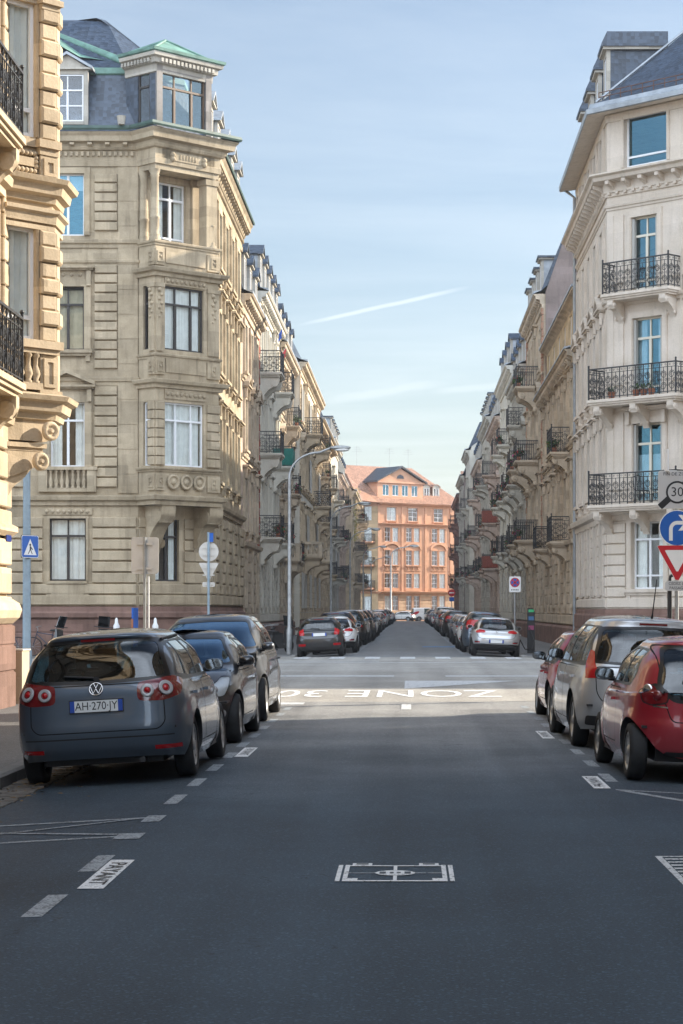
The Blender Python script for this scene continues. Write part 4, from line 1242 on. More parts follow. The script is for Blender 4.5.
def strip_obj(name, polys, mat, zoff=.004, kind='structure', sub=1):
    """flat sheets following the road surface"""
    mb = MB()
    for pl in polys: mb.add([(x, y, zr(x, y) + zoff) for x, y in pl], [tuple(range(len(pl)))])
    o = mb.build(name, mat); tag(o, kind=kind); return o

def rect(x0, x1, y0, y1): return [(x0, y0), (x1, y0), (x1, y1), (x0, y1)]
def seg(x0, y0, x1, y1, w):
    d = Vector((x1 - x0, y1 - y0)).normalized(); n = Vector((-d.y, d.x)) * w / 2
    return [(x0 - n.x, y0 - n.y), (x1 - n.x, y1 - n.y), (x1 + n.x, y1 + n.y), (x0 + n.x, y0 + n.y)]

def build_ground():
    mb = MB(); mb.add([(-1500, -300, -.45), (1500, -300, -.45), (1500, 2500, -.45), (-1500, 2500, -.45)], [(0, 1, 2, 3)])
    tag(mb.build('ground', M['ground']), kind='structure')
    xs = [-8, -4.15, -2.1, 0, 2.0, 4.05, 8]
    def street(name, ys, mat):
        mb = MB(); vs = [(x, y, zr(x, y)) for y in ys for x in xs]; k = len(xs)
        mb.add(vs, [(j * k + i, j * k + i + 1, (j + 1) * k + i + 1, (j + 1) * k + i) for j in range(len(ys) - 1) for i in range(k - 1)])
        o = mb.build(name, mat); tag(o, kind='structure')
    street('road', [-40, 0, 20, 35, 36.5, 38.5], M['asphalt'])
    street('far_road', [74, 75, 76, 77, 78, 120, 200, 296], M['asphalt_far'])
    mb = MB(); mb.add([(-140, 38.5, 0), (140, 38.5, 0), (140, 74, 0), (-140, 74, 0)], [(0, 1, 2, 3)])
    tag(mb.build('cross_road', M['asphalt_cross']), kind='structure')
    mb = MB(); mb.add([(-60, 296, -.02), (60, 296, -.02), (60, 340, -.02), (-60, 340, -.02)], [(0, 1, 2, 3)])
    tag(mb.build('end_road', M['asphalt_far']), kind='structure')
    zt = .02
    def pave(name, pts):
        mb = MB(); mb.prism(pts, -.4, zt, 'z'); tag(mb.build(name, M['paving']), kind='structure')
    pave('pavement', [(-14, -40), (-4.3, -40), (-4.3, 36.0), (-5.0, 37.3), (-6.2, 38.1), (-120, 38.1), (-120, 30), (-14, 30)])
    pave('pavement', [(14, -40), (14, 30), (120, 30), (120, 38.1), (6.2, 38.1), (5.0, 37.3), (4.2, 36.0), (4.2, -40)])
    pave('pavement', [(-120, 71.4), (-6.6, 71.4), (-5.2, 72.2), (-4.3, 74.0), (-4.3, 296), (-12, 296), (-12, 80), (-120, 80)])
    pave('pavement', [(120, 71.4), (120, 80), (12, 80), (12, 296), (4.2, 296), (4.2, 74.0), (5.1, 72.2), (6.5, 71.4)])
    kp = [(0, -.4), (0, zt + .004), (.02, zt + .012), (.17, zt + .012), (.2, zt - .01), (.205, -.4)]
    kp = [(o - .2 + .2, z) for o, z in kp]
    def kerb(path):
        mb = MB(); mb.sweep(path, kp); tag(mb.build('kerb', M['granite']), kind='structure')
    kerb([(-4.3, -40), (-4.3, 36.0), (-5.0, 37.3), (-6.2, 38.1), (-120, 38.1)][::1]) if False else None
    kerb(list(reversed([(-120, 38.1), (-6.2, 38.1), (-5.0, 37.3), (-4.3, 36.0), (-4.3, -40)])))
    kerb([(120, 38.1), (6.2, 38.1), (5.0, 37.3), (4.2, 36.0), (4.2, -40)])
    kerb([(-120, 71.4), (-6.6, 71.4), (-5.2, 72.2), (-4.3, 74.0), (-4.3, 296)])
    kerb(list(reversed([(120, 71.4), (6.5, 71.4), (5.1, 72.2), (4.2, 74.0), (4.2, 296)])))
    # sett gutter along the near left kerb, with leaves lying in it
    mb = MB(); r = random.Random(4); y = 6.0
    while y < 25:
        x = -4.08
        for k in range(3):
            w = .13 + r.random() * .02; l = .13 + r.random() * .05
            mb.box(x, x + w - .012, y, y + l - .012, zr(x, y) - .02, zr(x + .07, y) + .012 + r.random() * .012); x += w
        y += .165
    tag(mb.build('gutter_setts', simple('worn setts', (.16, .145, .13), .85, noise=.45, nscale=4)), kind='stuff')
    mb = MB()
    for i in range(260):
        x = -4.05 + abs(r.gauss(0, .35)); y = r.uniform(9, 24.5); a = r.uniform(0, 6.28); s = r.uniform(.02, .05); z = zr(x, y) + .02 + r.random() * .02
        if x < -3.62: z += .012
        c, q = math.cos(a) * s, math.sin(a) * s
        mb.add([(x - c, y - q, z), (x + q * .5, y - c * .5, z + .01), (x + c, y + q, z), (x - q * .5, y + c * .5, z + .004)], [(0, 1, 2, 3)])
    tag(mb.build('fallen_leaves', simple('dry leaves', (.2, .125, .05), .9, noise=.4, nscale=3)), kind='stuff')

def build_marks():
    d = [];
    for y in (12.03, 14.03, 18.75, 20.6): d.append(rect(-2.15, -2.03, y - .45, y + .45))
    y = 22.5
    while y < 37: d.append(rect(-2.15, -2.03, y - .45, y + .45)); y += 1.9
    for y in (21.15,) : d.append(rect(1.93, 2.05, y - .5, y + .5))
    y = 23.1
    while y < 37.5: d.append(rect(1.93, 2.05, y - .45, y + .45)); y += 1.9
    y = 80.
    while y < 290:
        d.append(rect(-2.15, -2.0, y, y + 1)); d.append(rect(1.93, 2.08, y, y + 1)); y += 2
    strip_obj('parking_bay_marking', d, M['paint_b'])
    b = [seg(-4.0, 17.1, -2.05, 17.1, .09), seg(-4.0, 15.72, -2.05, 15.72, .09), rect(-2.15, -2.0, 16.75, 17.25), rect(-2.2, -2.0, 15.5, 15.9)]
    b += [seg(-4.0, 15.9, -2.2, 17.05, .07), seg(-4.0, 16.95, -2.2, 15.85, .07)]
    b += [seg(1.93, 19.7, 4.0, 19.7, .08), seg(1.98, 19.62, 4.0, 16.5, .1)]
    strip_obj('bay_box_marking', b, M['paint_b'], .006)
    h = []; 
    x0, x1, y0, y1 = 1.68, 2.7, 12.0, 14.42
    h += [rect(x0, 2.0, y1 - .05, y1), rect(2.0, x1, y1 - .05, y1), rect(x0, x0 + .045, y0, y1 - .05)]
    for i in range(12):
        y = y1 - .2 - i * .17; h.append([(x0 + .05, y - .01), (1.999, y - .02), (1.999, y + .06), (x0 + .05, y + .065)]); h.append([(2.001, y - .02), (x1, y - .05), (x1, y + .05), (2.001, y + .06)])
    strip_obj('hatched_marking', h, M['paint_w'])
    # pay-parking tags: white slab with stencilled lettering
    for k, (x0, x1, y0, y1, sg) in enumerate(((-2.02, -1.86, 12.73, 14.2, 1), (-2.02, -1.86, 24.1, 25.7, 1), (1.74, 1.9, 19.85, 21.3, -1), (1.74, 1.9, 27.5, 29.2, -1))):
        strip_obj('pay_parking_marking', [rect(x0, x1, y0, y1)], M['paint_f'], .005)
        mb = MB(); B = basis(((x0 + x1) / 2, (y0 + y1) / 2, .0095), (0, -sg, 0), (sg, 0, 0))
        add_text(mb, 'PAYANT', .155, B, 0, .0, 1.9)
        tag(mb.build('pay_parking_lettering', M['ink']), kind='structure')
    # small stencilled frame in the middle of the street
    X0, X1, Y0, Y1 = -.47, .28, 13.07, 13.9; s = []
    s += [rect(X0, X0 + .03, Y0, Y1), rect(X0 + .045, X0 + .075, Y0, Y1), rect(X1 - .03, X1, Y0, Y1), rect(X1 - .075, X1 - .045, Y0, Y1)]
    s += [rect(X0 + .0751, X1 - .0751, Y0, Y0 + .05), rect(X0 + .0751, X1 - .0751, Y1 - .06, Y1 - .02)]
    s += [rect(X0 + .09, X0 + .22, Y1 - .019, Y1 + .1), rect(X1 - .22, X1 - .09, Y1 - .019, Y1 + .1)]
    xm, ym = (X0 + X1) / 2, (Y0 + Y1) / 2
    s += [rect(xm - .012, xm + .012, Y0 + .051, ym - .14), rect(xm - .012, xm + .012, ym + .14, Y1 - .061)]
    s += [rect(X0 + .0751, X0 + .14, Y0 + .051, Y0 + .15), rect(X1 - .14, X1 - .0751, Y0 + .051, Y0 + .15)]
    s += [rect(X0 + .0751, xm - .13, ym - .006, ym + .006), rect(xm + .13, X1 - .0751, ym - .006, ym + .006)]
    n = 20; o_ = [(xm + .13 * math.cos(a), ym + .13 * math.sin(a) * (1 if abs(math.cos(a)) < .9 else .8)) for a in [2 * math.pi * i / n for i in range(n)]]
    s += [o_]
    strip_obj('stencil_marking', s, M['paint_f'], .006)
    strip_obj('stencil_marking_dark', [rect(X0 + .115, X0 + .195, Y1 + .01, Y1 + .07), rect(X1 - .195, X1 - .115, Y1 + .01, Y1 + .07), rect(xm - .1, xm - .06, ym - .05, ym + .05), rect(xm + .06, xm + .1, ym - .05, ym + .05), rect(xm - .035, xm - .01, ym - .03, ym + .03), rect(xm + .01, xm + .035, ym - .03, ym + .03)], M['ink'], .0085)
    # junction
    j = [[(-.12, 44.6), (2.53, 49.6), (-.12, 49.6)]]
    j += [rect(-3.4, -.4, 52.7, 53.5), rect(.9, 3.6, 52.7, 53.5), rect(-30, -4, 52.8, 53.3), rect(4.6, 30, 52.8, 53.3)]
    j += [rect(-30, 30, 66.2, 66.6), rect(-8, -1, 68.0, 68.5), rect(2.0, 9, 67.3, 67.7), rect(3.2, 9, 47.2, 47.7)]
    x = -4.0
    while x < 4.2: j.append(rect(x, x + .52, 71.5, 74.3)); x += 1.22
    for i in range(9): j.append(rect(-14, -8.6, 45.8 + i * 1.25, 46.4 + i * 1.25))
    j += [rect(-.15, .02, 35.4, 37.4), rect(-2.9, -2.6, 37.3, 38.1), rect(-2.35, -1.9, 37.3, 38.1)]
    strip_obj('junction_marking', j, M['paint_w'], .006)
    mb = MB()
    for body, xc, s in (('ZONE', .26, 1.14), ('30', -2.18, 1.1)):
        B = basis((xc, 42.3, zr(xc, 42.3) + .007), (-1, 0, 0), (0, -1, 0))
        vs, fs = text_mesh(body, 1.0, 0, 'CENTER', s)
        mb.add([B @ Vector((v[0], v[1] * 4.6, v[2])) for v in vs], fs)
    tag(mb.build('zone_lettering', M['paint_f']), kind='structure')
    strip_obj('charging_bay_marking', [rect(.55, 2.0, 93.4, 95.2)], M['paint_blue'], .006)

def build_world(el=25.0, az=25.0, strength=.1):
    """az: degrees of the sun from +X towards +Y"""
    w = bpy.data.worlds.new('World'); SC.world = w; w.use_nodes = True
    nt = w.node_tree; nt.nodes.clear(); N = nt.nodes.new; L = nt.links.new
    out = N('ShaderNodeOutputWorld'); bg = N('ShaderNodeBackground'); bg.inputs[1].default_value = strength
    sky = N('ShaderNodeTexSky'); sky.sky_type = 'NISHITA'; sky.sun_disc = False
    sky.sun_elevation = R(el); sky.sun_rotation = R(90 - az); sky.altitude = 150; sky.air_density = 1.0; sky.dust_density = 1.2; sky.ozone_density = 1.6
    tc = N('ShaderNodeTexCoord'); nm = N('ShaderNodeVectorMath'); nm.operation = 'NORMALIZE'; L(tc.outputs['Generated'], nm.inputs[0])
    # thin high cirrus on a plane far above: direction / height
    sp = N('ShaderNodeSeparateXYZ'); L(nm.outputs[0], sp.inputs[0])
    zz = N('ShaderNodeMath'); zz.operation = 'MAXIMUM'; zz.inputs[1].default_value = .03; L(sp.outputs[2], zz.inputs[0])
    def div(a): 
        d = N('ShaderNodeMath'); d.operation = 'DIVIDE'; L(a, d.inputs[0]); L(zz.outputs[0], d.inputs[1]); return d.outputs[0]
    cb = N('ShaderNodeCombineXYZ'); L(div(sp.outputs[0]), cb.inputs[0]); L(div(sp.outputs[1]), cb.inputs[1])
    mp = N('ShaderNodeMapping'); mp.inputs['Rotation'].default_value = (0, 0, R(14)); mp.inputs['Scale'].default_value = (.5, .8, 1); L(cb.outputs[0], mp.inputs['Vector'])
    n = N('ShaderNodeTexNoise'); n.inputs['Scale'].default_value = .9; n.inputs['Detail'].default_value = 7; n.inputs['Roughness'].default_value = .6; n.inputs['Distortion'].default_value = .4; L(mp.outputs[0], n.inputs['Vector'])
    mr = N('ShaderNodeMapRange'); mr.inputs[1].default_value = .4; mr.inputs[2].default_value = .85; mr.inputs[3].default_value = .02; mr.inputs[4].default_value = .24; L(n.outputs['Fac'], mr.inputs[0])
    # a contrail: band round the great circle through two directions
    def trail(x0, y0, x1, y1, wd, amt, ext):
        a = Vector(((x0 - 410) / 2100, 1, (609 - y0) / 2100)).normalized(); b = Vector(((x1 - 410) / 2100, 1, (609 - y1) / 2100)).normalized()
        nn = a.cross(b).normalized(); mid = (a + b).normalized(); t = (b - a).normalized(); half = (b - a).length / 2
        def dot(v):
            q = N('ShaderNodeVectorMath'); q.operation = 'DOT_PRODUCT'; L(nm.outputs[0], q.inputs[0]); q.inputs[1].default_value = v; return q.outputs['Value']
        n2 = N('ShaderNodeTexNoise'); n2.inputs['Scale'].default_value = 60; n2.inputs['Detail'].default_value = 4; L(nm.outputs[0], n2.inputs['Vector'])
        ns = N('ShaderNodeMath'); ns.operation = 'MULTIPLY_ADD'; L(n2.outputs['Fac'], ns.inputs[0]); ns.inputs[1].default_value = wd * .9; ns.inputs[2].default_value = -wd * .45
        ad = N('ShaderNodeMath'); ad.operation = 'ADD'; L(dot(nn), ad.inputs[0]); L(ns.outputs[0], ad.inputs[1])
        ab = N('ShaderNodeMath'); ab.operation = 'ABSOLUTE'; L(ad.outputs[0], ab.inputs[0])
        r1 = N('ShaderNodeMapRange'); r1.interpolation_type = 'SMOOTHSTEP'; r1.inputs[1].default_value = wd * .15; r1.inputs[2].default_value = wd; r1.inputs[3].default_value = amt; r1.inputs[4].default_value = 0; L(ab.outputs[0], r1.inputs[0])
        tb = N('ShaderNodeMath'); tb.operation = 'SUBTRACT'; L(dot(t), tb.inputs[0]); tb.inputs[1].default_value = mid.dot(t)
        ta = N('ShaderNodeMath'); ta.operation = 'ABSOLUTE'; L(tb.outputs[0], ta.inputs[0])
        r2 = N('ShaderNodeMapRange'); r2.interpolation_type = 'SMOOTHSTEP'; r2.inputs[1].default_value = half * ext; r2.inputs[2].default_value = half * 1.1; r2.inputs[3].default_value = 1; r2.inputs[4].default_value = 0; L(ta.outputs[0], r2.inputs[0])
        m = N('ShaderNodeMath'); m.operation = 'MULTIPLY'; L(r1.outputs[0], m.inputs[0]); L(r2.outputs[0], m.inputs[1]); return m.outputs[0]
    acc = mr.outputs[0]
    for a in ((285, 328, 475, 286, .0015, .34, .4), (300, 405, 470, 378, .004, .2, .3), (420, 392, 520, 384, .003, .18, .3)):
        m = N('ShaderNodeMath'); m.operation = 'MAXIMUM'; L(acc, m.inputs[0]); L(trail(*a), m.inputs[1]); acc = m.outputs[0]
    mx = N('ShaderNodeMix'); mx.data_type = 'RGBA'; L(acc, mx.inputs[0]); L(sky.outputs[0], mx.inputs[6]); mx.inputs[7].default_value = CLOUD
    # unseen bright cloud added behind the camera as fill light for shaded fronts
    bk = N('ShaderNodeMapRange'); bk.interpolation_type = 'SMOOTHSTEP'; bk.inputs[1].default_value = .1; bk.inputs[2].default_value = -.45; bk.inputs[3].default_value = 0; bk.inputs[4].default_value = FILL_CLOUD; L(sp.outputs[1], bk.inputs[0])
    n5 = N('ShaderNodeTexNoise'); n5.inputs['Scale'].default_value = 2.2; n5.inputs['Detail'].default_value = 6; L(nm.outputs[0], n5.inputs['Vector'])
    r5 = N('ShaderNodeMapRange'); r5.inputs[1].default_value = .3; r5.inputs[2].default_value = .65; r5.inputs[3].default_value = .35; r5.inputs[4].default_value = 1; L(n5.outputs['Fac'], r5.inputs[0])
    m5 = N('ShaderNodeMath'); m5.operation = 'MULTIPLY'; L(bk.outputs[0], m5.inputs[0]); L(r5.outputs[0], m5.inputs[1])
    mx0 = mx; mx = N('ShaderNodeMix'); mx.data_type = 'RGBA'; L(m5.outputs[0], mx.inputs[0]); L(mx0.outputs[2], mx.inputs[6]); mx.inputs[7].default_value = FILL_CLOUD_C
    L(mx.outputs[2], bg.inputs[0]); L(bg.outputs[0], out.inputs[0])
    sd = bpy.data.lights.new('sun', 'SUN'); sd.energy = SUN_E; sd.angle = R(.53); sd.color = (1.0, .9, .75)
    so = bpy.data.objects.new('sun', sd); COL.objects.link(so)
    S = Vector((math.cos(R(el)) * math.cos(R(az)), math.cos(R(el)) * math.sin(R(az)), math.sin(R(el))))
    so.rotation_euler = S.to_track_quat('Z', 'Y').to_euler(); so.location = (60, 40, 60)

CLOUD = (9.5, 9.9, 10.0, 1)
FILL_CLOUD = .7
FILL_CLOUD_C = (29, 33, 38.5, 1)
SUN_E = 5.0
def build_camera():
    cd = bpy.data.cameras.new('camera'); cd.sensor_fit = 'VERTICAL'; cd.sensor_height = 36; cd.sensor_width = 24
    cd.lens = 2100 / 1024 * 36; cd.shift_x = -(410 - 341.5) / 1024; cd.shift_y = (609 - 512) / 1024
    cd.clip_start = .1; cd.clip_end = 4000
    co = bpy.data.objects.new('camera', cd); COL.objects.link(co); co.location = (0, 0, 1.7); co.rotation_euler = (R(90), 0, 0)
    SC.camera = co
    SC.view_settings.view_transform = 'Standard'; SC.view_settings.look = 'None'; SC.view_settings.gamma = 1; SC.view_settings.use_curve_mapping = False
    SC.view_settings.exposure = EXPO
    SC.render.resolution_x = 683; SC.render.resolution_y = 1024
    SC.cycles.max_bounces = 8; SC.cycles.transparent_max_bounces = 16; SC.cycles.glossy_bounces = 4; SC.cycles.caustics_reflective = False; SC.cycles.caustics_refractive = False
    SC.cycles.sample_clamp_indirect = 6
EXPO = 1.2
# ------------------------------------------------------------------ the buildings
def poly_cap(b, pts, z, mb, mat=0):
    P = b.path(pts); mb.add([(p[0], p[1], z) for p in P], [tuple(range(len(P)))], mat)

def build_left_near():
    """corner house on the near left: projecting bay on scrolled corbels, iron balconies"""
    b = Bld('apartment_building', (-7.2, 20), 'warm sandstone corner house with sunlit bay on scrolled corbels, nearest on the left', wall='st_a')
    S0, S1 = (-7.0, -90), (-7.0, 36.45)
    F = b.F(S0, S1); L = F.L
    ops = []; wins = []
    for k in range(21):
        u = L - 3.2 - k * 5.6
        for z, h in ((1.3, 2.5), (5.45, 2.9), (9.5, 2.8), (13.6, 2.4)): ops.append((u, z, 1.25, h)); wins.append((u, z, 1.25, h))
    b.face(F, 0, 17.5, ops)
    for i, (u, z, w, h) in enumerate(wins):
        if u > L - 24: b.window(F, u, z, w, h, 'cross', cur='drapes'); b.surround(F, u, z, w, h, 'hood' if z > 2 else 'key', z not in (5.45, 9.5))
    b.rust(F, .95, 4.9, .5, .05, .09, L - 40, L, [o for o in ops if o[1] < 2], .25)
    b.rust(F, 5.6, 8.9, .42, .03, .07, L - .55, L - .02); b.rust(F, 9.9, 13, .42, .03, .07, L - .55, L - .02)
    # ground pier with bulging moulding and red base at the corner
    back = [(-7.0, 36.45), (-10.2, 38.0), (-40, 38.0), (-40, 28), (-7.2, -90)]
    Fc = b.F((-7.0, 36.45), (-10.2, 38.0)); b.face(Fc, 0, 17.5); b.rust(Fc, .95, 4.9, .5, .05, .09)
    Fs = b.F((-10.2, 38.0), (-40, 38.0)); b.face(Fs, 0, 17.5); b.body(back[2:], 0, 17.5); poly_cap(b, [(-7.0, -90), (-7.0, 36.45), (-10.2, 38.0), (-40, 38.0), (-40, -90)], 17.45, b.wall)
    pp = [(-7.0, -90), (-7.0, 36.45), (-10.2, 38.0), (-40, 38.0)]
    b.band(pp, [(0, 1.45), (.1, 1.45), (.2, 1.55), (.24, 1.68), (.2, 1.8), (.08, 1.88), (0, 1.9)])
    b.band(pp, [(0, 2.95), (.08, 2.95), (.18, 3.03), (.18, 3.12), (.06, 3.18), (0, 3.2)])
    b.plin.sweep(b.path(pp), [(0, 0), (.14, 0), (.14, .6), (.11, .62), (.11, .64), (.14, .66), (.14, 1.05), (.11, 1.07), (.11, 1.09), (.13, 1.11), (.13, 1.4), (.05, 1.45), (0, 1.45)])
    b.band(pp, BAND(5.0, .2, .3)); b.band(pp, BAND(9.05, .22, .3)); b.band(pp, BAND(13.2, .22, .3)); b.band(pp, CORN(17.6, .8, .8))
    b.roofm.sweep(b.path(pp), [(.7, 17.6), (.6, 17.75), (-.2, 17.8), (-1.4, 20.6), (-1.5, 20.7), (-7, 22.5)], 0)
    b.corn.T = None
    # ---- projecting corner bay: facet at 45 degrees, then parallel to the street, then hidden side
    a0 = (-7.0, 36.0); a1 = (-6.27, 36.8); a2 = (-6.27, 37.6); a3 = (-8.0, 39.0); a4 = (-9.4, 38.0)
    path = [a0, a1, a2, a3, a4]
    F1 = b.F(a0, a1); L1 = F1.L
    Fx = [b.F(path[i], path[i + 1]) for i in range(1, 4)]
    wu, ww = .39, .66
    b.face(F1, 5.2, 13.2, [(wu, 6.37, ww, 1.95), (wu, 9.9, ww, 2.32)], .16)
    for f in Fx: b.face(f, 4.9, 13.2)
    b.window(F1, wu, 6.37, ww, 1.95, 'low', 'frame_white', 'pane', .13, 'net')
    b.window(F1, wu, 9.9, ww, 2.32, 'low', 'frame_white', 'pane', .13, 'net')
    b.surround(F1, wu, 6.37, ww, 1.95, None, False, .05, .03); b.surround(F1, wu, 9.9, ww, 2.32, None, False, .05, .03)
    # quoined pilaster at the right of the facet
    for z0, z1 in ((6.35, 8.3), (9.87, 12.2)):
        n = 8 if z1 - z0 > 2 else 7; c = (z1 - z0) / n
        for f, u0, u1 in ((F1, L1 - .32, L1 + .06), (Fx[0], -.06, .3)):
            b.trim.T = f
            for i in range(n):
                pr = .14 if i % 2 else .09
                b.trim.blk(u0 + (0 if i % 2 else .02), u1 - (0 if i % 2 else .03), 0, pr, z0 + c * i + .004, z0 + c * (i + 1) - .004, .035)
            b.trim.T = None
        b.rust(F1, z0, z1, c * 1.0, .01, .07, -.02, .085)
    # arch over the upper window
    t = b.trim; t.T = F1
    for k in range(10):
        a0_, a1_ = math.pi * (.18 + .64 * k / 10), math.pi * (.18 + .64 * (k + 1) / 10)
        for r0, r1, pr in ((.46, .56, .12), (.56, .62, .18)):
            q = [(wu + r0 * math.cos(a0_), 12.0 + r0 * math.sin(a0_)), (wu + r1 * math.cos(a0_), 12.0 + r1 * math.sin(a0_)), (wu + r1 * math.cos(a1_), 12.0 + r1 * math.sin(a1_)), (wu + r0 * math.cos(a1_), 12.0 + r0 * math.sin(a1_))]
            t.prism(q, -pr, 0, 'y')
    t.bx(L1 - .36, L1 + .1, 0, .2, 12.22, 12.32); t.bx(L1 - .33, L1 + .06, 0, .15, 12.13, 12.22)
    for x in (L1 - .26, L1 - .12): t.bx(x, x + .07, 0, .14, 12.33, 13.1)
    # carved panel between the storeys
    t.bx(.06, .74, 0, .05, 9.72, 9.86); t.bx(L1 - .4, L1 + .08, 0, .17, 9.72, 9.86); t.bx(L1 - .36, L1 + .05, 0, .12, 9.6, 9.72)
    t.bx(.2, .64, 0, .07, 9.37, 9.52)
    for i in range(7):
        u = .13 + i * .09
        for z in (9.3, 9.6): t.sphere((u, -.04, z), .05, 7, 5)
    for z in (9.38, 9.46, 9.53): t.sphere((.12, -.04, z), .05, 7, 5); t.sphere((.7, -.04, z), .05, 7, 5)
    # pedestals with sunk panels
    for z0, z1 in ((9.18, 9.6), (5.5, 6.12)):
        t.bx(L1 - .33, L1 + .05, 0, .1, z0, z1)
        for x0, x1, y0, y1 in ((L1 - .27, L1 - .19, z0 + .06, z1 - .06), (L1 - .07, L1, z0 + .06, z1 - .06), (L1 - .19, L1 - .07, z1 - .12, z1 - .06), (L1 - .19, L1 - .07, z0 + .06, z0 + .12)): t.bx(x0, x1, .099, .13, y0, y1)
        t.bx(L1 - .38, L1 + .1, 0, .16, z0 - .12, z0)
    # balusters below the lower window
    t.bx(.0, L1 + .1, .0, .2, 6.22, 6.36); t.bx(.0, L1 + .05, .0, .15, 6.13, 6.22); t.bx(.0, .78, .02, .14, 5.5, 5.62)
    for u in (.14, .32, .5, .66): balus(t, u, -.08, 5.62, .51)
    t.T = None
    for zc, o in ((9.18, .32), (5.4, .32)):
        b.band(path, [(0, zc - .42), (.06, zc - .4), (.08, zc - .3), (.17, zc - .26), (.2, zc - .12), (o * .9, zc - .08), (o, zc), (.1, zc + .06), (0, zc + .08)])
    b.band(path, [(0, 8.42), (.07, 8.42), (.09, 8.56), (.15, 8.6), (.15, 8.66), (0, 8.7)]); b.band(path, [(0, 8.3), (.05, 8.3), (.05, 8.38), (0, 8.38)])
    b.band(path, CORN(13.4, .4, .5))
    # corbel: stepped block with volutes at its outer edge
    lb = MB(); lb.T = F1
    def blk(u1, z0, z1, w=.0):
        lb.bx(-.1, u1, -.9, w, z0, z1)
    lb.prism([(-.1, 4.62), (L1 - .12, 4.62), (L1 - .0, 4.72), (L1 + .02, 4.9), (L1 + .02, 5.0), (-.1, 5.0)], 0, 1.0, 'y')
    lb.lathe([(.17, 0), (.17, .06), (.12, .09), (.09, .05), (.05, .05), (.03, .1)], L1 - .14, -.1, 4.8, 16, 0, True, '-y')
    lb.bx(-.1, L1 - .16, -.9, .06, 4.5, 4.58); lb.bx(-.1, L1 - .22, -.9, .02, 4.44, 4.5)
    lb.prism([(-.1, 3.92), (.25, 4.0), (.6, 4.12), (.76, 4.2), (L1 - .2, 4.32), (L1 - .2, 4.44), (-.1, 4.44)], -.01, 1.0, 'y')
    lb.lathe([(.16, 0), (.16, .06), (.11, .09), (.08, .05), (.05, .05), (.03, .1)], L1 - .36, -.11, 4.26, 16, 0, True, '-y')
    lb.prism([(-.1, 3.3), (.06, 3.5), (.25, 3.8), (.5, 3.98), (.7, 4.2), (-.1, 4.2)], .02, .9, 'y')
    lb.T = None
    lb.build('corbel', M['st_a'], b.root)
    # street name plate, blue enamel
    mb = MB(); mb.T = F; mb.bx(L - .55, L - .12, .09, .105, 2.86, 3.08); mb.T = None; mb.build('street_name_plate', simple('blue enamel', (.01, .03, .2), .3), b.root)
    # iron balconies along the street, scrolled stone brackets
    for z in (5.42, 9.48, 13.5):
        b.balcony(F, L - 3.2, z, 3.1, .62, 'scroll', ('st', 1.0), 2, 0)
    b.finish()

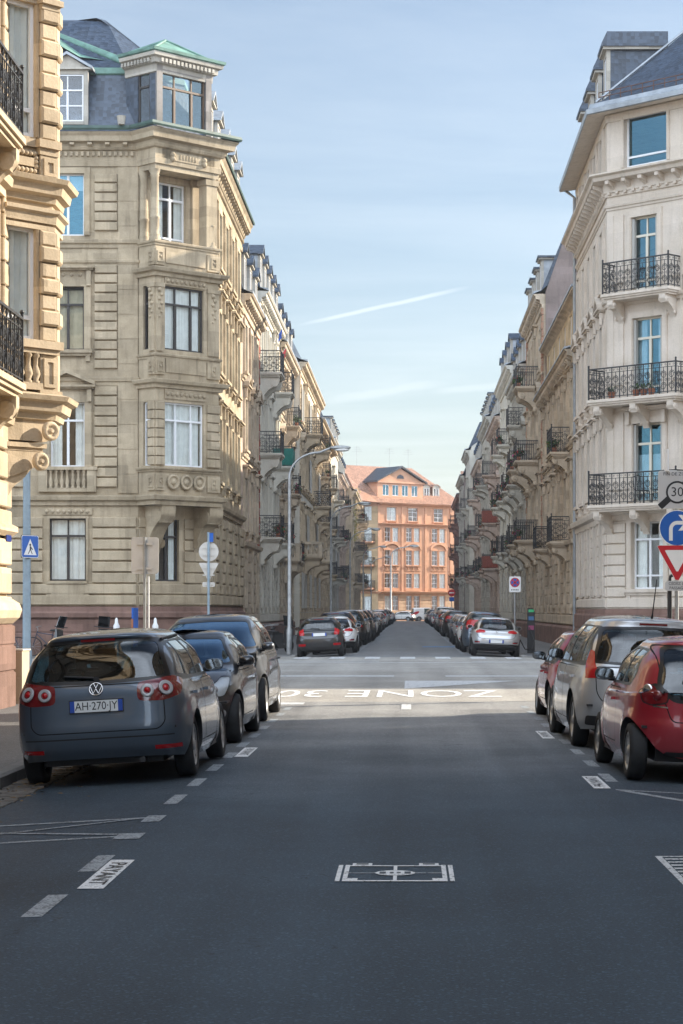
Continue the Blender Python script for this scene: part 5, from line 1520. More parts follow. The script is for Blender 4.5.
def build_left_corner():
    """grey-beige corner house beyond the junction with a diagonal bay and slate mansard"""
    b = Bld('apartment_building', (-12, 84), 'grey beige stone corner house with diagonal bay, loggia and green copper pavilion roof', wall='st_b')
    Y0 = 76.2
    d = Vector((.70711, .70711)); n = Vector((.70711, -.70711))
    Np = Vector((-9.15, 75.5)); Rp = Np + d * 2.94; bl = Np - n * 1.0; br = Rp - n * 1.0
    C0 = (-9.87, Y0); C1 = (-7.6, Y0 + 2.27); E = (-7.6, 94.5); W0 = (-26, Y0)
    Ff = b.F(W0, C0); Fc = b.F(C0, C1); Fs = b.F(C1, E)
    X = lambda x: x - W0[0]
    # --- front
    ux = [X(-12.42), X(-15.7), X(-19), X(-22.3)]
    ops = []
    for u in ux: ops += [(u, 2.72, 1.32, 2.27), (u, 6.86, 1.25, 2.34), (u, 11.1, 1.2, 2.3), (u, 15.25, 1.2, 2.25), (u, .55, 1.2, .75)]
    b.face(Ff, 0, 18.9, ops)
    for i, u in enumerate(ux):
        b.window(Ff, u, 2.72, 1.32, 2.27, 'cross', 'frame_dark', 'pane', .18, 'drapes' if i else 'net')
        b.window(Ff, u, 6.86, 1.25, 2.34, 'cross', 'frame_white', 'pane', .18, 'drapes')
        b.window(Ff, u, 11.1, 1.2, 2.3, 'cross', 'frame_dark', 'pane', .18, 'beige' if i == 0 else 'net')
        b.window(Ff, u, 15.25, 1.2, 2.25, 'two', 'frame_white', 'pane_b', .18, 'box')
        b.window(Ff, u, .55, 1.2, .75, 'two', 'frame_grey', 'pane', .12, None, 'basement_window')
        b.surround(Ff, u, 6.86, 1.25, 2.34, 'ped', False, .26, .09)
        b.surround(Ff, u, 11.1, 1.2, 2.3, 'frieze', True, .26, .08)
        b.surround(Ff, u, 15.25, 1.2, 2.25, None, False, .22, .06)
        b.surround(Ff, u, 2.72, 1.32, 2.27, None, False, .1, .03)
        t = b.trim; t.T = Ff
        t.bx(u - .78, u + .78, 0, .08, 1.95, 2.62); t.bx(u - .6, u + .6, .08, .1, 2.05, 2.5); t.bx(u - .72, u + .72, 0, .14, 2.62, 2.7)
        # balustrade under the first-floor window
        t.bx(u - 1.05, u - .72, 0, .16, 5.95, 6.74); t.bx(u + .72, u + 1.05, 0, .16, 5.95, 6.74); t.bx(u - 1.1, u + 1.1, 0, .2, 6.74, 6.86); t.bx(u - .72, u + .72, 0, .14, 5.95, 6.08)
        for k in range(7): balus(t, u - .6 + k * .2, -.09, 6.08, .66)
        # carved frieze blocks over the ground floor
        t.bx(u - .9, u + .9, 0, .07, 5.12, 5.36)
        for k in range(8): t.sphere((u - .75 + k * .21, -.07, 5.24), .08, 7, 5)
        t.T = None
    lo = [o for o in ops if o[1] < 3]
    b.rust(Ff, 1.82, 5.05,   .4, .06, .105, 0, Ff.L - .05, lo, .24)
    # rusticated bays beside the windows, plain strip next to the bay
    for a, z0, z1 in ((0, 5.9, 9.9), (0, 10.2, 14.3), (0, 15.2, 17.6)):
        for u in ux:
            for q0, q1 in ((u + .98, u + 1.8),):
                b.rust(Ff, z0 + .2, z1 - .1, .36, .045, .07, min(q0, Ff.L), min(q1, Ff.L - .75)) if False else b.rust(Ff, z0 + .2, z1 - .1, .36, .055, .1, min(q0, Ff.L), min(q1, Ff.L - .75))
    b.trim.T = Ff; b.trim.bx(Ff.L - .72, Ff.L, 0, .035, 5.9, 17.9)
    for z in (6.6, 7.5, 8.4, 9.3, 10.6, 11.5, 12.4, 13.3, 14.2, 15.6, 16.5): b.trim.bx(Ff.L - .72, Ff.L, .035, .05, z, z + .86)
    b.trim.T = None
    # --- chamfer wall behind the bay
    b.face(Fc, 0, 18.9, [(1.35, 2.72, 1.1, 2.27), (1.55, 15.05, 1.3, 2.3)])
    b.window(Fc, 1.35, 2.72, 1.1, 2.27, 'cross', 'frame_dark', 'pane', .18, 'drapes'); b.window(Fc, 1.55, 15.05, 1.3, 2.3, 'door', 'frame_white', 'pane', .18, 'drapes')
    b.surround(Fc, 1.55, 15.05, 1.3, 2.3, None, False, .2, .05)
    b.rust(Fc, 1.82, 5.05, .4, .05, .07, 0.02, Fc.L, [(1.35, 2.72, 1.1, 2.27)], .22)
    # --- street side
    us = [1.6 + 2.9 * k for k in range(5)]
    so = []
    for u in us:
        for du in ((-.0,),):
            so += [(u, 2.6, 1.1, 2.4), (u, 6.7, 1.15, 2.5), (u, 11.0, 1.15, 2.4), (u, 15.1, 1.1, 2.2)]
    b.face(Fs, 0, 18.9, so)
    for (u, z, w, h) in so:
        b.window(Fs, u, z, w, h, 'cross', 'frame_white' if z > 5 else 'frame_dark', 'pane', .16)
        b.surround(Fs, u, z, w, h, {6.7: 'hood', 11.0: 'frieze'}.get(z), z > 5, .3, .12)
    b.rust(Fs, 1.82, 5.3, .42, .07, .16, .1, Fs.L, [o for o in so if o[1] < 3], .14, .5)
    # --- plinth, string courses, cornice along the whole front
    P0 = [W0, C0, C1, E]
    b.plin.sweep(b.path(P0), [(0, 0), (.12, 0), (.12, .8), (.1, .82), (.1, .86), (.12, .88), (.12, 1.3), (.1, 1.32), (.2, 1.4), (.2, 1.55), (.1, 1.62), (.08, 1.77), (0, 1.8)])
    bay = [W0, tuple(bl + Vector((0, 0))), tuple(Np), tuple(Rp), tuple(br), C1, E]
    bay[1] = (bl.x, Y0)
    b.band(bay, BAND(5.8, .26, .34))
    b.band(P0, BAND(10.1, .12, .3)); b.band(P0, BAND(15.1, .16, .3)); b.band(P0, BAND(14.35, .1, .2))
    ob = [(bl.x, Y0), tuple(Np), tuple(Rp), tuple(br)]
    b.band(ob, BAND(9.98, .3, .3)); b.band(ob, BAND(14.0, .3, .3)); b.band(ob, BAND(6.8, .14, .14)); b.band(ob, BAND(14.98, .1, .16)); b.band(ob, BAND(10.9, .1, .16))
    top = [(0, 17.75), (.06, 17.75), (.08, 17.95), (.05, 17.97), (.05, 18.3), (.15, 18.34), (.2, 18.42), (.22, 18.55), (.42, 18.6), (.45, 18.78), (.55, 18.9), (.5, 18.93), (0, 18.95)]
    b.band(bay, top)
    for f, a0, a1 in ((Ff, 0, Ff.L - .1), (Fs, .1, Fs.L)):
        b.dentils(f, 18.12, .16, .1, .2, .14, a0, a1); b.modillions(f, 18.56, .62, .38, .22, .16, a0, a1)
    b.roofm.sweep(b.path(bay), [(.6, 18.95), (.63, 19.02), (.6, 19.12), (.3, 19.14), (.1, 19.1)], 3)
    # --- the bay itself
    F1 = b.F(ob[0], ob[1]); F2 = b.F(ob[1], ob[2]); F3 = b.F(ob[2], ob[3])
    wu, ww = 1.33, 1.8
    oo = [(wu, 6.88, ww, 2.3), (wu, 11.08, ww, 2.3)]
    l1 = F1.L / 2
    o1 = [(l1 + .0, 6.88, .42, 2.3), (l1, 11.08, .42, 2.3)]
    b.face(F1, 5.5, 14.0, o1); b.face(F2, 5.5, 14.0, oo); b.face(F3, 5.5, 14.0)
    for f in (F1, F2, F3): b.face(f, 14.0, 14.98); b.face(f, 17.55, 18.95)
    b.window(F2, wu, 6.88, ww, 2.3, 'trip', 'frame_white', 'pane', .16, 'net'); b.window(F2, wu, 11.08, ww, 2.3, 'trip', 'frame_dark', 'pane', .16, 'net')
    b.window(F1, l1, 6.88, .42, 2.3, 'one', 'frame_white', 'pane', .16, None); b.window(F1, l1, 11.08, .42, 2.3, 'one', 'frame_dark', 'pane', .16, None)
    ce = MB(); poly_cap(b, ob, 5.5, b.wall); poly_cap(b, ob, 14.9, b.wall); poly_cap(b, ob, 17.6, b.wall)
    t = b.trim
    # piers: lower ones bossed, upper ones with carved drops
    for (f, u0, u1) in ((F2, -.02, .36), (F2, 2.36, 2.96), (F1, .62, 1.0)):
        b.rust(f, 6.88, 9.2, .33, .03, .09, u0, u1)
        t.T = f
        t.bx(u0 + .04, u1 - .04, 0, .06, 11.0, 13.3); t.bx(u0, u1, 0, .1, 13.3, 13.45)
        um = (u0 + u1) / 2
        for k in range(7): t.sphere((um + (.05 if k % 2 else -.05), -.07, 13.2 - k * .16), .085 - k * .006, 7, 5)
        for z0 in (5.98, 10.15, 14.1):
            t.bx(u0, u1, 0, .07, z0, z0 + .6)
            for q0, q1, r0, r1 in ((um - .14, um - .08, z0 + .1, z0 + .5), (um + .08, um + .14, z0 + .1, z0 + .5), (um - .08, um + .08, z0 + .44, z0 + .5), (um - .08, um + .08, z0 + .1, z0 + .16)): t.bx(q0, q1, .07, .1, r0, r1)
            t.sphere((um, -.08, z0 + .3), .05, 7, 5)
        t.T = None
    t.T = F2
    for k in range(3):   # three roundels in the lowest parapet
        u = .75 + k * .6
        t.lathe([(.27, 0), (.27, .07), (.2, .07), (.18, .01)], u, -.07, 6.3, 16, 0, True, '-y'); t.lathe([(.13, .0), (.1, .06), (.03, .07)], u, -.07, 6.3, 10, 0, True, '-y')
    for z0, z1 in ((9.3, 9.66), (13.42, 13.7)):
        t.bx(.4, 2.3, 0, .05, z0, z1)
        for k in range(9): t.sphere((.52 + k * .21, -.05, (z0 + z1) / 2), .085, 7, 5)
    t.bx(.45, 2.3, 0, .04, 10.25, 10.75); t.bx(.45, 2.3, 0, .04, 14.2, 14.75)
    # name panel with scrolls under the cornice
    t.bx(.25, 2.7, 0, .05, 17.85, 18.3); t.bx(.85, 2.05, .05, .1, 17.92, 18.24)
    for u in (.72, 2.18):
        for z in (17.98, 18.12): t.sphere((u, -.08, z), .12, 8, 6)
    for k in range(6): t.bx(1.05 + k * .14, 1.1 + k * .14, .1, .125, 18.0, 18.17)
    t.T = None
    # loggia columns and pillar
    def column(x, y):
        t.lathe([(.22, 0), (.22, .1), (.17, .16), (.19, .2), (.16, .26), (.165, .8), (.2, .84), (.16, .9), (.14, 2.3), (.17, 2.36), (.15, 2.4), (.23, 2.56), (.23, 2.6)], x - b.base.x, y - b.base.y, 14.98, 14)
    column(*(Np + d * .14 - n * .22)); column(*(Rp - d * .2 - n * .22)); column(*(bl + n * .12 + d * .16)); 
    p = Rp - d * .28 - n * .25
    t.T = F2; t.bx(2.42, 2.92, -.5, -.06, 14.98, 17.55); t.bx(2.36, 2.97, -.54, -.02, 17.3, 17.5); t.T = None
    for u0 in (.1, 2.35):
        t.T = Fc; t.bx(u0 + .05, u0 + .5, 0, .18, 15.1, 17.4); t.bx(u0, u0 + .56, 0, .24, 17.4, 17.58); t.T = None
    # corbels under the bay
    bm = bracket_mesh(1.0, 1.75, .62, 'st_b')
    for u in (.62, 2.86): link('corbel', bm, b.root, Fc.p(u, .01, 5.46), (0, 0, Fc.ang))
    # --- roof
    R0 = [(W0[0], Y0), C0, C1, E]
    b.roofm.sweep(b.path(R0), [(.05, 19.0), (-.1, 19.2), (-.9, 21.3), (-1.0, 21.6)], 0)
    b.roofm.sweep(b.path(R0), [(-.9, 21.3), (-.84, 21.35), (-.86, 21.55), (-1.05, 21.62)], 1)
    b.roofm.sweep(b.path(R0), [(-1.04, 21.62), (-4.2, 24.2), (-4.4, 24.3), (-5.2, 24.3)], 0)
    # copper hip where the roof turns the corner
    for (p, q) in (((-10.3, 77.3), (-14.3, 80.4)),):
        b.roofm.prism([(0, 0), (0, 0), (0, 0)], 0, 0) if False else None
        b.roofm.tube([(p[0] - b.base.x, p[1] - b.base.y, 21.75), (q[0] - b.base.x - 1.0, q[1] - b.base.y + .6, 24.45)], .16, 6, 1)
    poly_cap(b, [W0, C0, C1, E, (-19, 94.5), (-19, 90), (-26, 90)], 18.88, b.wall)
    b.body([(-7.6, 94.5), (-19, 94.5), (-19, 90), (-26, 90), (-26, 76.2)], 0, 18.9)
    # copper upper roof slope rising behind the corner pavilion
    hb = b.roofm; o = Vector((-b.base.x, -b.base.y, 0))
    hb.add([o + Vector(p) for p in ((-15.6, 79.6, 24.4), (-12.2, 77.6, 22.1), (-9.4, 77.9, 21.8), (-9.0, 80.0, 22.6), (-12.5, 83, 24.5))], [(0, 1, 2, 3, 4)], 1)
    # --- pavilion above the bay
    pm = MB(); pm.T = None
    pv = MB(); pf = [F1, F2, F3]
    k2 = [(bl.x - .5, Y0 + .45), tuple(Np + n * -.12 + d * .1), tuple(Rp - n * .12 - d * .3), (br.x - .5, br.y + .2)]
    K = [b.F(k2[i], k2[i + 1]) for i in range(3)]
    zp, zq = 19.1, 21.35
    lw = K[1].L
    b2 = MB(); sv, b.wall = b.wall, b2
    b.face(K[0], zp, zq, [(K[0].L - .62, zp + .1, .62, 1.95)], .12); b.face(K[1], zp, zq, [(1.28, zp + .1, 2.0, 1.92)], .12); b.face(K[2], zp, zq)
    b.wall = sv
    po = b2.build('roof_pavilion', M['slate'], b.root)
    tb = MB(); tb.T = K[1]
    tb.bx(0, .26, 0, .08, zp, zq); tb.bx(lw - .26, lw, 0, .08, zp, zq); tb.bx(.26, lw - .26, 0, .07, zq - .2, zq); tb.T = None
    tc_ = tb; tb = MB(); tb.build; tc_.build('pavilion_posts', M['pav'], po)
    tb.sweep(b.path(k2), [(0, zq - .3), (.06, zq - .28), (.08, zq - .02), (.2, zq + .02), (.22, zq + .2), (.34, zq + .24), (.37, zq + .36), (0, zq + .38)])
    for f in K[:2]:
        tb.T = f
        for i in range(int(f.L / .17)): u = f.L * (i + .5) / int(f.L / .17); tb.bx(u - .05, u + .05, .08, .3, zq + .04, zq + .18)
        tb.T = None
    tb.build('pavilion_cornice', M['trim_dorm'], po)
    fr, pn = win_meshes(2.0, 1.92, 'trip', 'frame_brown', 'pane_p'); link('window', fr, po, K[1].p(1.28, -.1, zp + .1), (0, 0, K[1].ang)); link('pane', pn, po, K[1].p(1.28, -.1, zp + .1), (0, 0, K[1].ang))
    fr, pn = win_meshes(.62, 1.95, 'one', 'frame_dark', 'pane'); link('window', fr, po, K[0].p(K[0].L - .62, -.1, zp + .1), (0, 0, K[0].ang)); link('pane', pn, po, K[0].p(K[0].L - .62, -.1, zp + .1), (0, 0, K[0].ang))
    rb = MB(); P = b.path(k2); rb.sweep(P, [(.35, zq + .36), (.42, zq + .4), (.44, zq + .5), (.1, zq + .62)], 0)
    cx = sum(p[0] for p in P) / 4; cy = sum(p[1] for p in P) / 4
    def out(p, s_): return (cx + (p[0] - cx) * s_, cy + (p[1] - cy) * s_)
    q = [out(p, 1.17) for p in P]; vs = [(p[0], p[1], zq + .48) for p in q] + [(cx - .2, cy + .2, zq + 1.25)]
    rb.add(vs, [(0, 1, 4), (1, 2, 4), (2, 3, 4), (3, 0, 4)], 0)
    for p in q: rb.tube([(p[0], p[1], zq + .5), (cx - .2, cy + .2, zq + 1.27)], .05, 5, 0)
    rb.build('pavilion_roof', M['copper'], po)
    M_d = {}
    b.dormer(Ff, X(-12.45), -.12, 19.3, 1.5, 2.0, 'ped', 'slate', 'zinc', 'frame_white', 2.0, 'grid'); b.dormer(Ff, X(-17), -.12, 19.3, 1.5, 2.0, 'ped', 'slate', 'zinc')
    for k, u in enumerate((2.0, 5.2, 8.4, 11.6, 14.6)): b.dormer(Fs, u, .0, 19.25, 1.25, 1.75, 'ped', 'slate', 'zinc')
    # things on the window ledge
    mb = MB(); c = K[0].p(K[0].L - .2, .25, 19.1); mb.lathe([(.12, 0), (.16, .28), (.17, .3)], c.x - .9, c.y - .1, 19.12, 10); mb.build('ledge_pot', M['trim_dorm'], b.root)
    b.finish()

def build_right_corner():
    """pinkish corner house on the far right with chamfered corner and wrought-iron balconies"""
    b = Bld('apartment_building', (12, 80), 'pale pinkish corner house with three wrought iron balconies on its cut corner', wall='st_r')
    S0, S1, C1, E = (7.0, 88.0), (7.0, 74.6), (9.6, 72.0), (26, 72.0)
    Fs, Fc, Ff = b.F(S0, S1), b.F(S1, C1), b.F(C1, E)
    uc = Fc.L / 2
    co = [(uc + .0, 2.4, 1.42, 2.35), (uc, 5.45, 1.3, 2.75), (uc, 9.15, 1.3, 2.75), (uc - .15, 12.9, 1.15, 2.55), (uc - .1, 17.25, 1.9, 1.8)]
    b.face(Fc, 0, 19.3, co)
    sty = ['crosslow', 'door', 'door', 'door', 'low']
    for i, (u, z, w, h) in enumerate(co):
        o = b.window(Fc, u, z, w, h, sty[i], 'frame_white' if i in (0, 4) else 'frame_cream', 'pane' if i == 0 else 'pane_b', .22, ['drapes', 'half', 'drapes', None, None][i])
        if i in (1, 2, 3):
            mb = MB()
            for s_ in (-1, 1):
                for k in range(3):
                    x = s_ * (w / 2 - .02 - .035 * k); mb.box(x - .014, x + .014, -.2, -.075, .1, h - .05)
            mb.build('folded_shutter', M['shutter'], o)
        b.surround(Fc, u, z, w, h, {1: 'hood', 2: None, 3: None}.get(i), i == 0, .22 if i < 4 else .12, .05)
    t = b.trim; t.T = Fc
    t.bx(uc - .75, uc + .75, 0, .04, 1.72, 2.2)
    for z0, z1 in ((5.9, 8.6), (9.6, 12.3), (13.2, 15.6)):
        for a, c in ((.12, .78), (Fc.L - .78, Fc.L - .12)): t.bx(a, c, 0, .05, z0, z1); 
    for a, c in ((.3, .36), (Fc.L - .36, Fc.L - .3)): t.bx(a, c, .05, .075, 5.9, 15.6)
    t.T = None
    us = [1.5 + 2.6 * k for k in range(5)]; so = []
    for u in us: so += [(u, 2.2, 1.1, 2.6), (u, 5.9, 1.1, 2.3), (u, 9.6, 1.1, 2.3), (u, 13.1, 1.1, 2.2), (u, 17.2, 1.0, 1.5)]
    b.face(Fs, 0, 19.3, so)
    for (u, z, w, h) in so:
        b.window(Fs, u, z, w, h, 'cross', 'frame_white', 'pane', .16); b.surround(Fs, u, z, w, h, {5.9: 'hood', 9.6: 'ped'}.get(z), z > 5, .24, .09)
    uf = [2.2, 5.2, 8.2, 11.2, 14.2]; fo = []
    for u in uf: fo += [(u, 2.4, 1.4, 2.35), (u, 5.9, 1.1, 2.3), (u, 9.6, 1.1, 2.3), (u, 13.1, 1.1, 2.2), (u, 17.2, 1.0, 1.5)]
    b.face(Ff, 0, 19.3, fo)
    for (u, z, w, h) in fo[:10]: b.window(Ff, u, z, w, h, 'cross', 'frame_white', 'pane', .16)
    P = [S0, S1, C1, E]
    for f, o in ((Fs, so), (Fc, co), (Ff, fo)): b.rust(f, 1.72, 4.75, .38, .055, .07, .04, f.L - .04, [q for q in o if q[1] < 3], .26)
    b.plin.sweep(b.path(P), [(0, 0), (.14, 0), (.14, .9), (.11, .92), (.11, .95), (.14, .97), (.14, 1.45), (.08, 1.52), (.06, 1.66), (0, 1.7)])
    b.band(P, BAND(5.25, .3, .42)); b.band(P, BAND(8.95, .16, .25)); b.band(P, BAND(12.65, .16, .25)); b.band(P, BAND(16.0, .1, .18))
    b.band(P, [(0, 16.3), (.06, 16.3), (.08, 16.42), (.12, 16.44), (.12, 16.78), (.5, 16.82), (.54, 16.94), (.66, 17.0), (.66, 17.06), (0, 17.12)])
    for f in (Fs, Fc, Ff): b.modillions(f, 16.8, .72, .48, .34, .16); b.dentils(f, 16.36, .1, .12, .36, .16)
    # overhanging eaves with a boarded soffit
    b.roofm.sweep(b.path(P), [(0, 19.28), (.7, 19.18), (.75, 19.2), (.77, 19.36), (.66, 19.42), (.64, 19.56), (.5, 19.6), (.0, 19.64)], 2)
    b.band(P, [(0, 18.95), (.05, 18.95), (.08, 19.2), (0, 19.24)])
    so2 = MB(); so2.sweep(b.path(P), [(.02, 19.26), (.73, 19.16)]); so2.build('eaves_soffit', M['st_r'], b.root)
    b.roofm.sweep(b.path(P), [(.45, 19.6), (.1, 19.8), (-3.8, 23.3), (-4.1, 23.35)], 0)
    # hip flashings and a snow rail
    o = Vector((-b.base.x, -b.base.y, 0))
    def mit(i, outw, z):
        Pn = [Vector(p) for p in P]; d1 = (Pn[i] - Pn[i - 1]).normalized(); d2 = (Pn[i + 1] - Pn[i]).normalized(); n1 = Vector((d1.y, -d1.x)); n2 = Vector((d2.y, -d2.x)); m = (n1 + n2) / (1 + n1.dot(n2))
        q = Pn[i] + m * outw; return o + Vector((q.x, q.y, z))
    for i in (1, 2): b.roofm.tube([mit(i, .42, 19.66), mit(i, -3.8, 23.35)], .05, 5, 2)
    ir = MB()
    for h in (.12, .28): ir.tube([mit(1, .3, 19.72 + h), mit(2, .3, 19.72 + h)], .018, 4)
    a, c = mit(1, .3, 19.66), mit(2, .3, 19.66)
    for k in range(9): q = a + (c - a) * (k / 8); ir.tube([q, q + Vector((0, 0, .34))], .016, 4)
    ir.build('snow_rail', simple('rusty iron', (.14, .07, .045), .7), b.root)
    M_ = [b.dormer(Fs, 1.6 + 3.3 * k, -.1, 19.9, 1.25, 2.0, 'hip', 'slate', 'slate') for k in range(4)]
    for k in (2, 7, 12): b.dormer(Ff, k, -.1, 19.9, 1.3, 2.0, 'hip', 'slate', 'slate')
    # balconies
    b.balcony(Fc, uc, 12.75, 3.0, .75, 'scroll', ('st', .75), 2)
    b.balcony(Fc, uc - .02, 9.05, 3.95, .92, 'scroll', ('st', .8), 3, .0); b.balcony(Fc, uc - .02, 5.35, 3.95, .92, 'scroll', ('st', .8), 3)
    b.balcony(Ff, 1.9, 9.046, 3.2, .9, 'scroll', ('st', .8), 2); b.balcony(Ff, 1.9, 5.346, 3.2, .9, 'scroll', ('st', .8), 2)
    # drainpipe at the party wall
    dp = MB(); q = Fs.p(.15, .12, 0); dp.tube([(q.x, q.y, .1), (q.x, q.y, 18.9), (q.x - .5, q.y, 19.3)], .07, 8); dp.build('drainpipe', M['zinc'], b.root)
    poly_cap(b, [S0, S1, C1, E, (26, 90), (16, 90), (16, 88)], 19.25, b.wall)
    b.body([(26, 72.0), (26, 90), (16, 90), (16, 88), (7.0, 88)], 0, 19.3)
    b.roofm.add([o + Vector(p) for p in ((10.9, 90, 23.3), (26, 90, 23.3), (26, 76.0, 23.3), (11.2, 76.0, 23.3))], [(0, 1, 2, 3)], 0)
    b.finish()
    # pots and chairs standing on the balconies belong to nobody but themselves
    k = 0
    for (du, z, w_) in ((.62, 9.09, .5), (1.72, 9.09, .5), (2.05, 9.09, .5), (2.4, 9.09, .5)):
        p = Fc.p(uc - Fc.L / 2 + du, w_, z); mb = MB(); mb.lathe([(.09, 0), (.13, .2), (.14, .22), (.13, .235)], 0, 0, 0, 10, 0)
        r = random.Random(k); leaf_clump(mb, (0, 0, .33), .13, 22, 1, r)
        o_ = mb.build('flower_pot', [M['pot'], M['plant']], None, (p.x + b.base.x, p.y + b.base.y, z))
        tag(o_, ['terracotta flower pot at the left end of the middle corner balcony', 'terracotta flower pot right under the middle balcony window', 'terracotta flower pot between two others on the middle corner balcony', 'terracotta flower pot, last of the row on the middle corner balcony'][k], 'flower pot', 'pots on the corner balcony'); k += 1
    ch = MB()
    for x in (-.2, .2):
        for y in (-.2, .2): ch.tube([(x, y, 0), (x * .9, y * .9, .45)], .016, 5)
    ch.lathe([(.24, .44), (.24, .47), (.02, .475)], 0, 0, 0, 12, 0, False)
    for x in (-.2, -.07, .07, .2): ch.tube([(x, .2, .46), (x * 1.05, .27, .95)], .014, 5)
    ch.tube([(-.22, .27, .95), (0, .3, 1.0), (.22, .27, .95)], .016, 5)
    me = ch.mesh('garden_chair', [M['iron']])
    for k, (u, rz) in enumerate(((1.95, 1.2), (2.75, -1.9))):
        p = Fc.p(u, .45, 5.39); o_ = link('garden_chair', me, None, (p.x + b.base.x, p.y + b.base.y, 5.352), (0, 0, Fc.ang + rz))
        tag(o_, ['black iron garden chair on the lowest corner balcony, left one of the pair', 'black iron garden chair on the lowest corner balcony, right one of the pair'][k], 'chair', 'chairs on the corner balcony')

def row_house(side, y0, y1, label, wall='st_o', trim=None, plinth='redstone', eave=17.5, nb=4, floors=(1.2, 5.2, 9.0, 12.8), wh=2.35, ww=1.15, sur=('key', 'hood', 'ped', None), fm='frame_white',
              bal=(), rail='ring', roof='slate', dorm='gable', rise=3.2, X=None, rustg=True, det=2, out=.55, quoin=None, canvas={}, plants=.5, attic=None, chim=True, bd=1.05, stone_rail=(), sh=0.0):
    x = X if X is not None else (-7.6 if side < 0 else 7.0)
    rv = random.Random(int(y0)); sh_ = rv.uniform(-.45, .35); floors = tuple(z if k == 0 else z + sh_ + rv.uniform(-.15, .15) for k, z in enumerate(floors))
    b = Bld('apartment_building', (x + side * 5, (y0 + y1) / 2), label, group='houses along the far street', wall=wall, trim=trim, plinth=plinth)
    p0, p1 = ((x, y0), (x, y1)) if side < 0 else ((x, y1), (x, y0))
    F = b.F(p0, p1); L = F.L
    st = L / nb; us = [st * (k + .5) for k in range(nb)]
    ops = []
    for k, u in enumerate(us):
        for j, z in enumerate(floors):
            isb = any(q == k and j in fl for q, fl, *_ in bal)
            h = wh if j < 3 else wh - .15
            if isb: ops.append((u, z + .02, ww, wh + .45, j, True))
            else: ops.append((u, z + .55, ww, h, j, False))
    b.face(F, 0, eave, ops)
    for (u, z, w, h, j, isb) in ops:
        b.window(F, u, z, w, h, 'door' if isb else 'cross', fm, 'pane', .17, 'rand' if det > 1 else b.rnd.choice(['net', None, None]))
        b.surround(F, u, z, w, h, sur[min(j, 3)] if not isb else 'hood', not isb and j > 0, .24, .1)
        if sh and b.rnd.random() < sh and not isb:
            mb = MB(); mb.T = F
            for s_ in (-1, 1): mb.bx(u + s_ * (w / 2 + .3) - .28, u + s_ * (w / 2 + .3) + .28, .11, .15, z, z + h)
            mb.T = None; mb.build('shutters', M['shutter'], b.root)
    g = [o for o in ops if o[4] == 0]
    if rustg: b.rust(F, 1.0, floors[1] - .45, .45, .06, .1, 0.05, L - .05, g, .28, .8 if det > 1 else None)
    if quoin:
        q = MB(); quoin == 'redpaint' or b.rust(F, floors[1], eave - .7, .38, .03, .09, 0, .6, mb=q, alt=True); b.rust(F, floors[1], eave - .7, .38, .03, .09, L - .6, L, mb=q, alt=True); q.build('quoins', M[quoin], b.root)
    elif det > 1: b.rust(F, floors[1], eave - .7, .42, .04, .07, 0.02, .5); b.rust(F, floors[1], eave - .7, .42, .04, .07, L - .5, L - .02)
    P = [p0, p1]
    b.plin.sweep(b.path(P), [(0, 0), (.16, 0), (.16, .85), (.08, .95), (0, .98)])
    b.band(P, BAND(floors[1] - .02, .26, .38))
    for z in floors[2:]: b.band(P, BAND(z + .3, .16, .24))
    b.band(P, CORN(eave, out, .75))
    if det > 0: b.modillions(F, eave - .26, .8, out * .75, .3, .18)
    bk = rv.choice([.8, .95, 1.1, 1.2]); bh = rv.choice([.6, .85, 1.0, 1.1])
    for q, fl, *wd in bal:
        for j in fl:
            stn = (q, j) in stone_rail
            b.balcony(F, us[q], floors[j], (wd[0] if wd else 2.4) + rv.choice([-.3, 0, .2]), bd * bk, 'stone' if stn else rail, ('st', (1.3 if det > 1 else 1.0) * bh), 2, plants if not stn and b.rnd.random() < .6 else 0, canvas.get((q, j)), bw=.3)
    # roof
    z = eave
    if attic:
        fa = b.F((p0[0] + side * .0, p0[1]), p1); zc = eave; z = attic
        ao = [(u, zc + .35, 1.0, attic - zc - .8) for u in us]; mb = MB(); sv = b.wall; b.wall = mb
        F2 = b.F((x + side * .15, p0[1]), (x + side * .15, p1[1])); b.face(F2, zc, attic, ao); b.wall = sv
        mb.build('attic_wall', M['st_y'], b.root)
        for (u, z_, w, h) in ao: b.window(F2, u, z_, w, h, 'two', 'frame_white', 'pane', .12, None)
        PP = [(x + side * .15, p0[1]), (x + side * .15, p1[1])]
        b.roofm.sweep(b.path([p0, p1]), [(out + .03, eave), (out, eave + .1), (-.35, eave + .3)], 2)
        b.band(PP, [(0, attic - .3), (.2, attic - .12), (.36, attic - .08), (.38, attic), (0, attic + .02)])
        b.roofm.sweep(b.path(PP), [(.42, attic), (.4, attic + .12), (-4.5, attic + 2.2)], 2)
    else:
        mi = {'slate': 0, 'tile': 4, 'zinc': 2, 'copper': 1}[roof]
        b.roofm.sweep(b.path(P), [(out, eave + .02), (out - .03, eave + .16), (.1, eave + .2)], 2)
        b.roofm.sweep(b.path(P), [(.15, eave + .15), (-rise * .36, eave + rise), (-rise * .36 - .3, eave + rise + .1), (-6, eave + rise + 1.6)], mi)
        z = eave + rise
        if dorm:
            for u in us: b.dormer(F, u, .05, eave + .25, min(1.35, st * .7), 1.75, dorm, 'zinc', roof if roof != 'tile' else 'tile')
    s_ = side
    poly_cap(b, [p0, p1, (x + s_ * 12, p1[1]), (x + s_ * 12, p0[1])], eave - .05, b.wall)
    b.body([p1, (x + s_ * 12, p1[1]), (x + s_ * 12, p0[1]), p0], 0, eave)
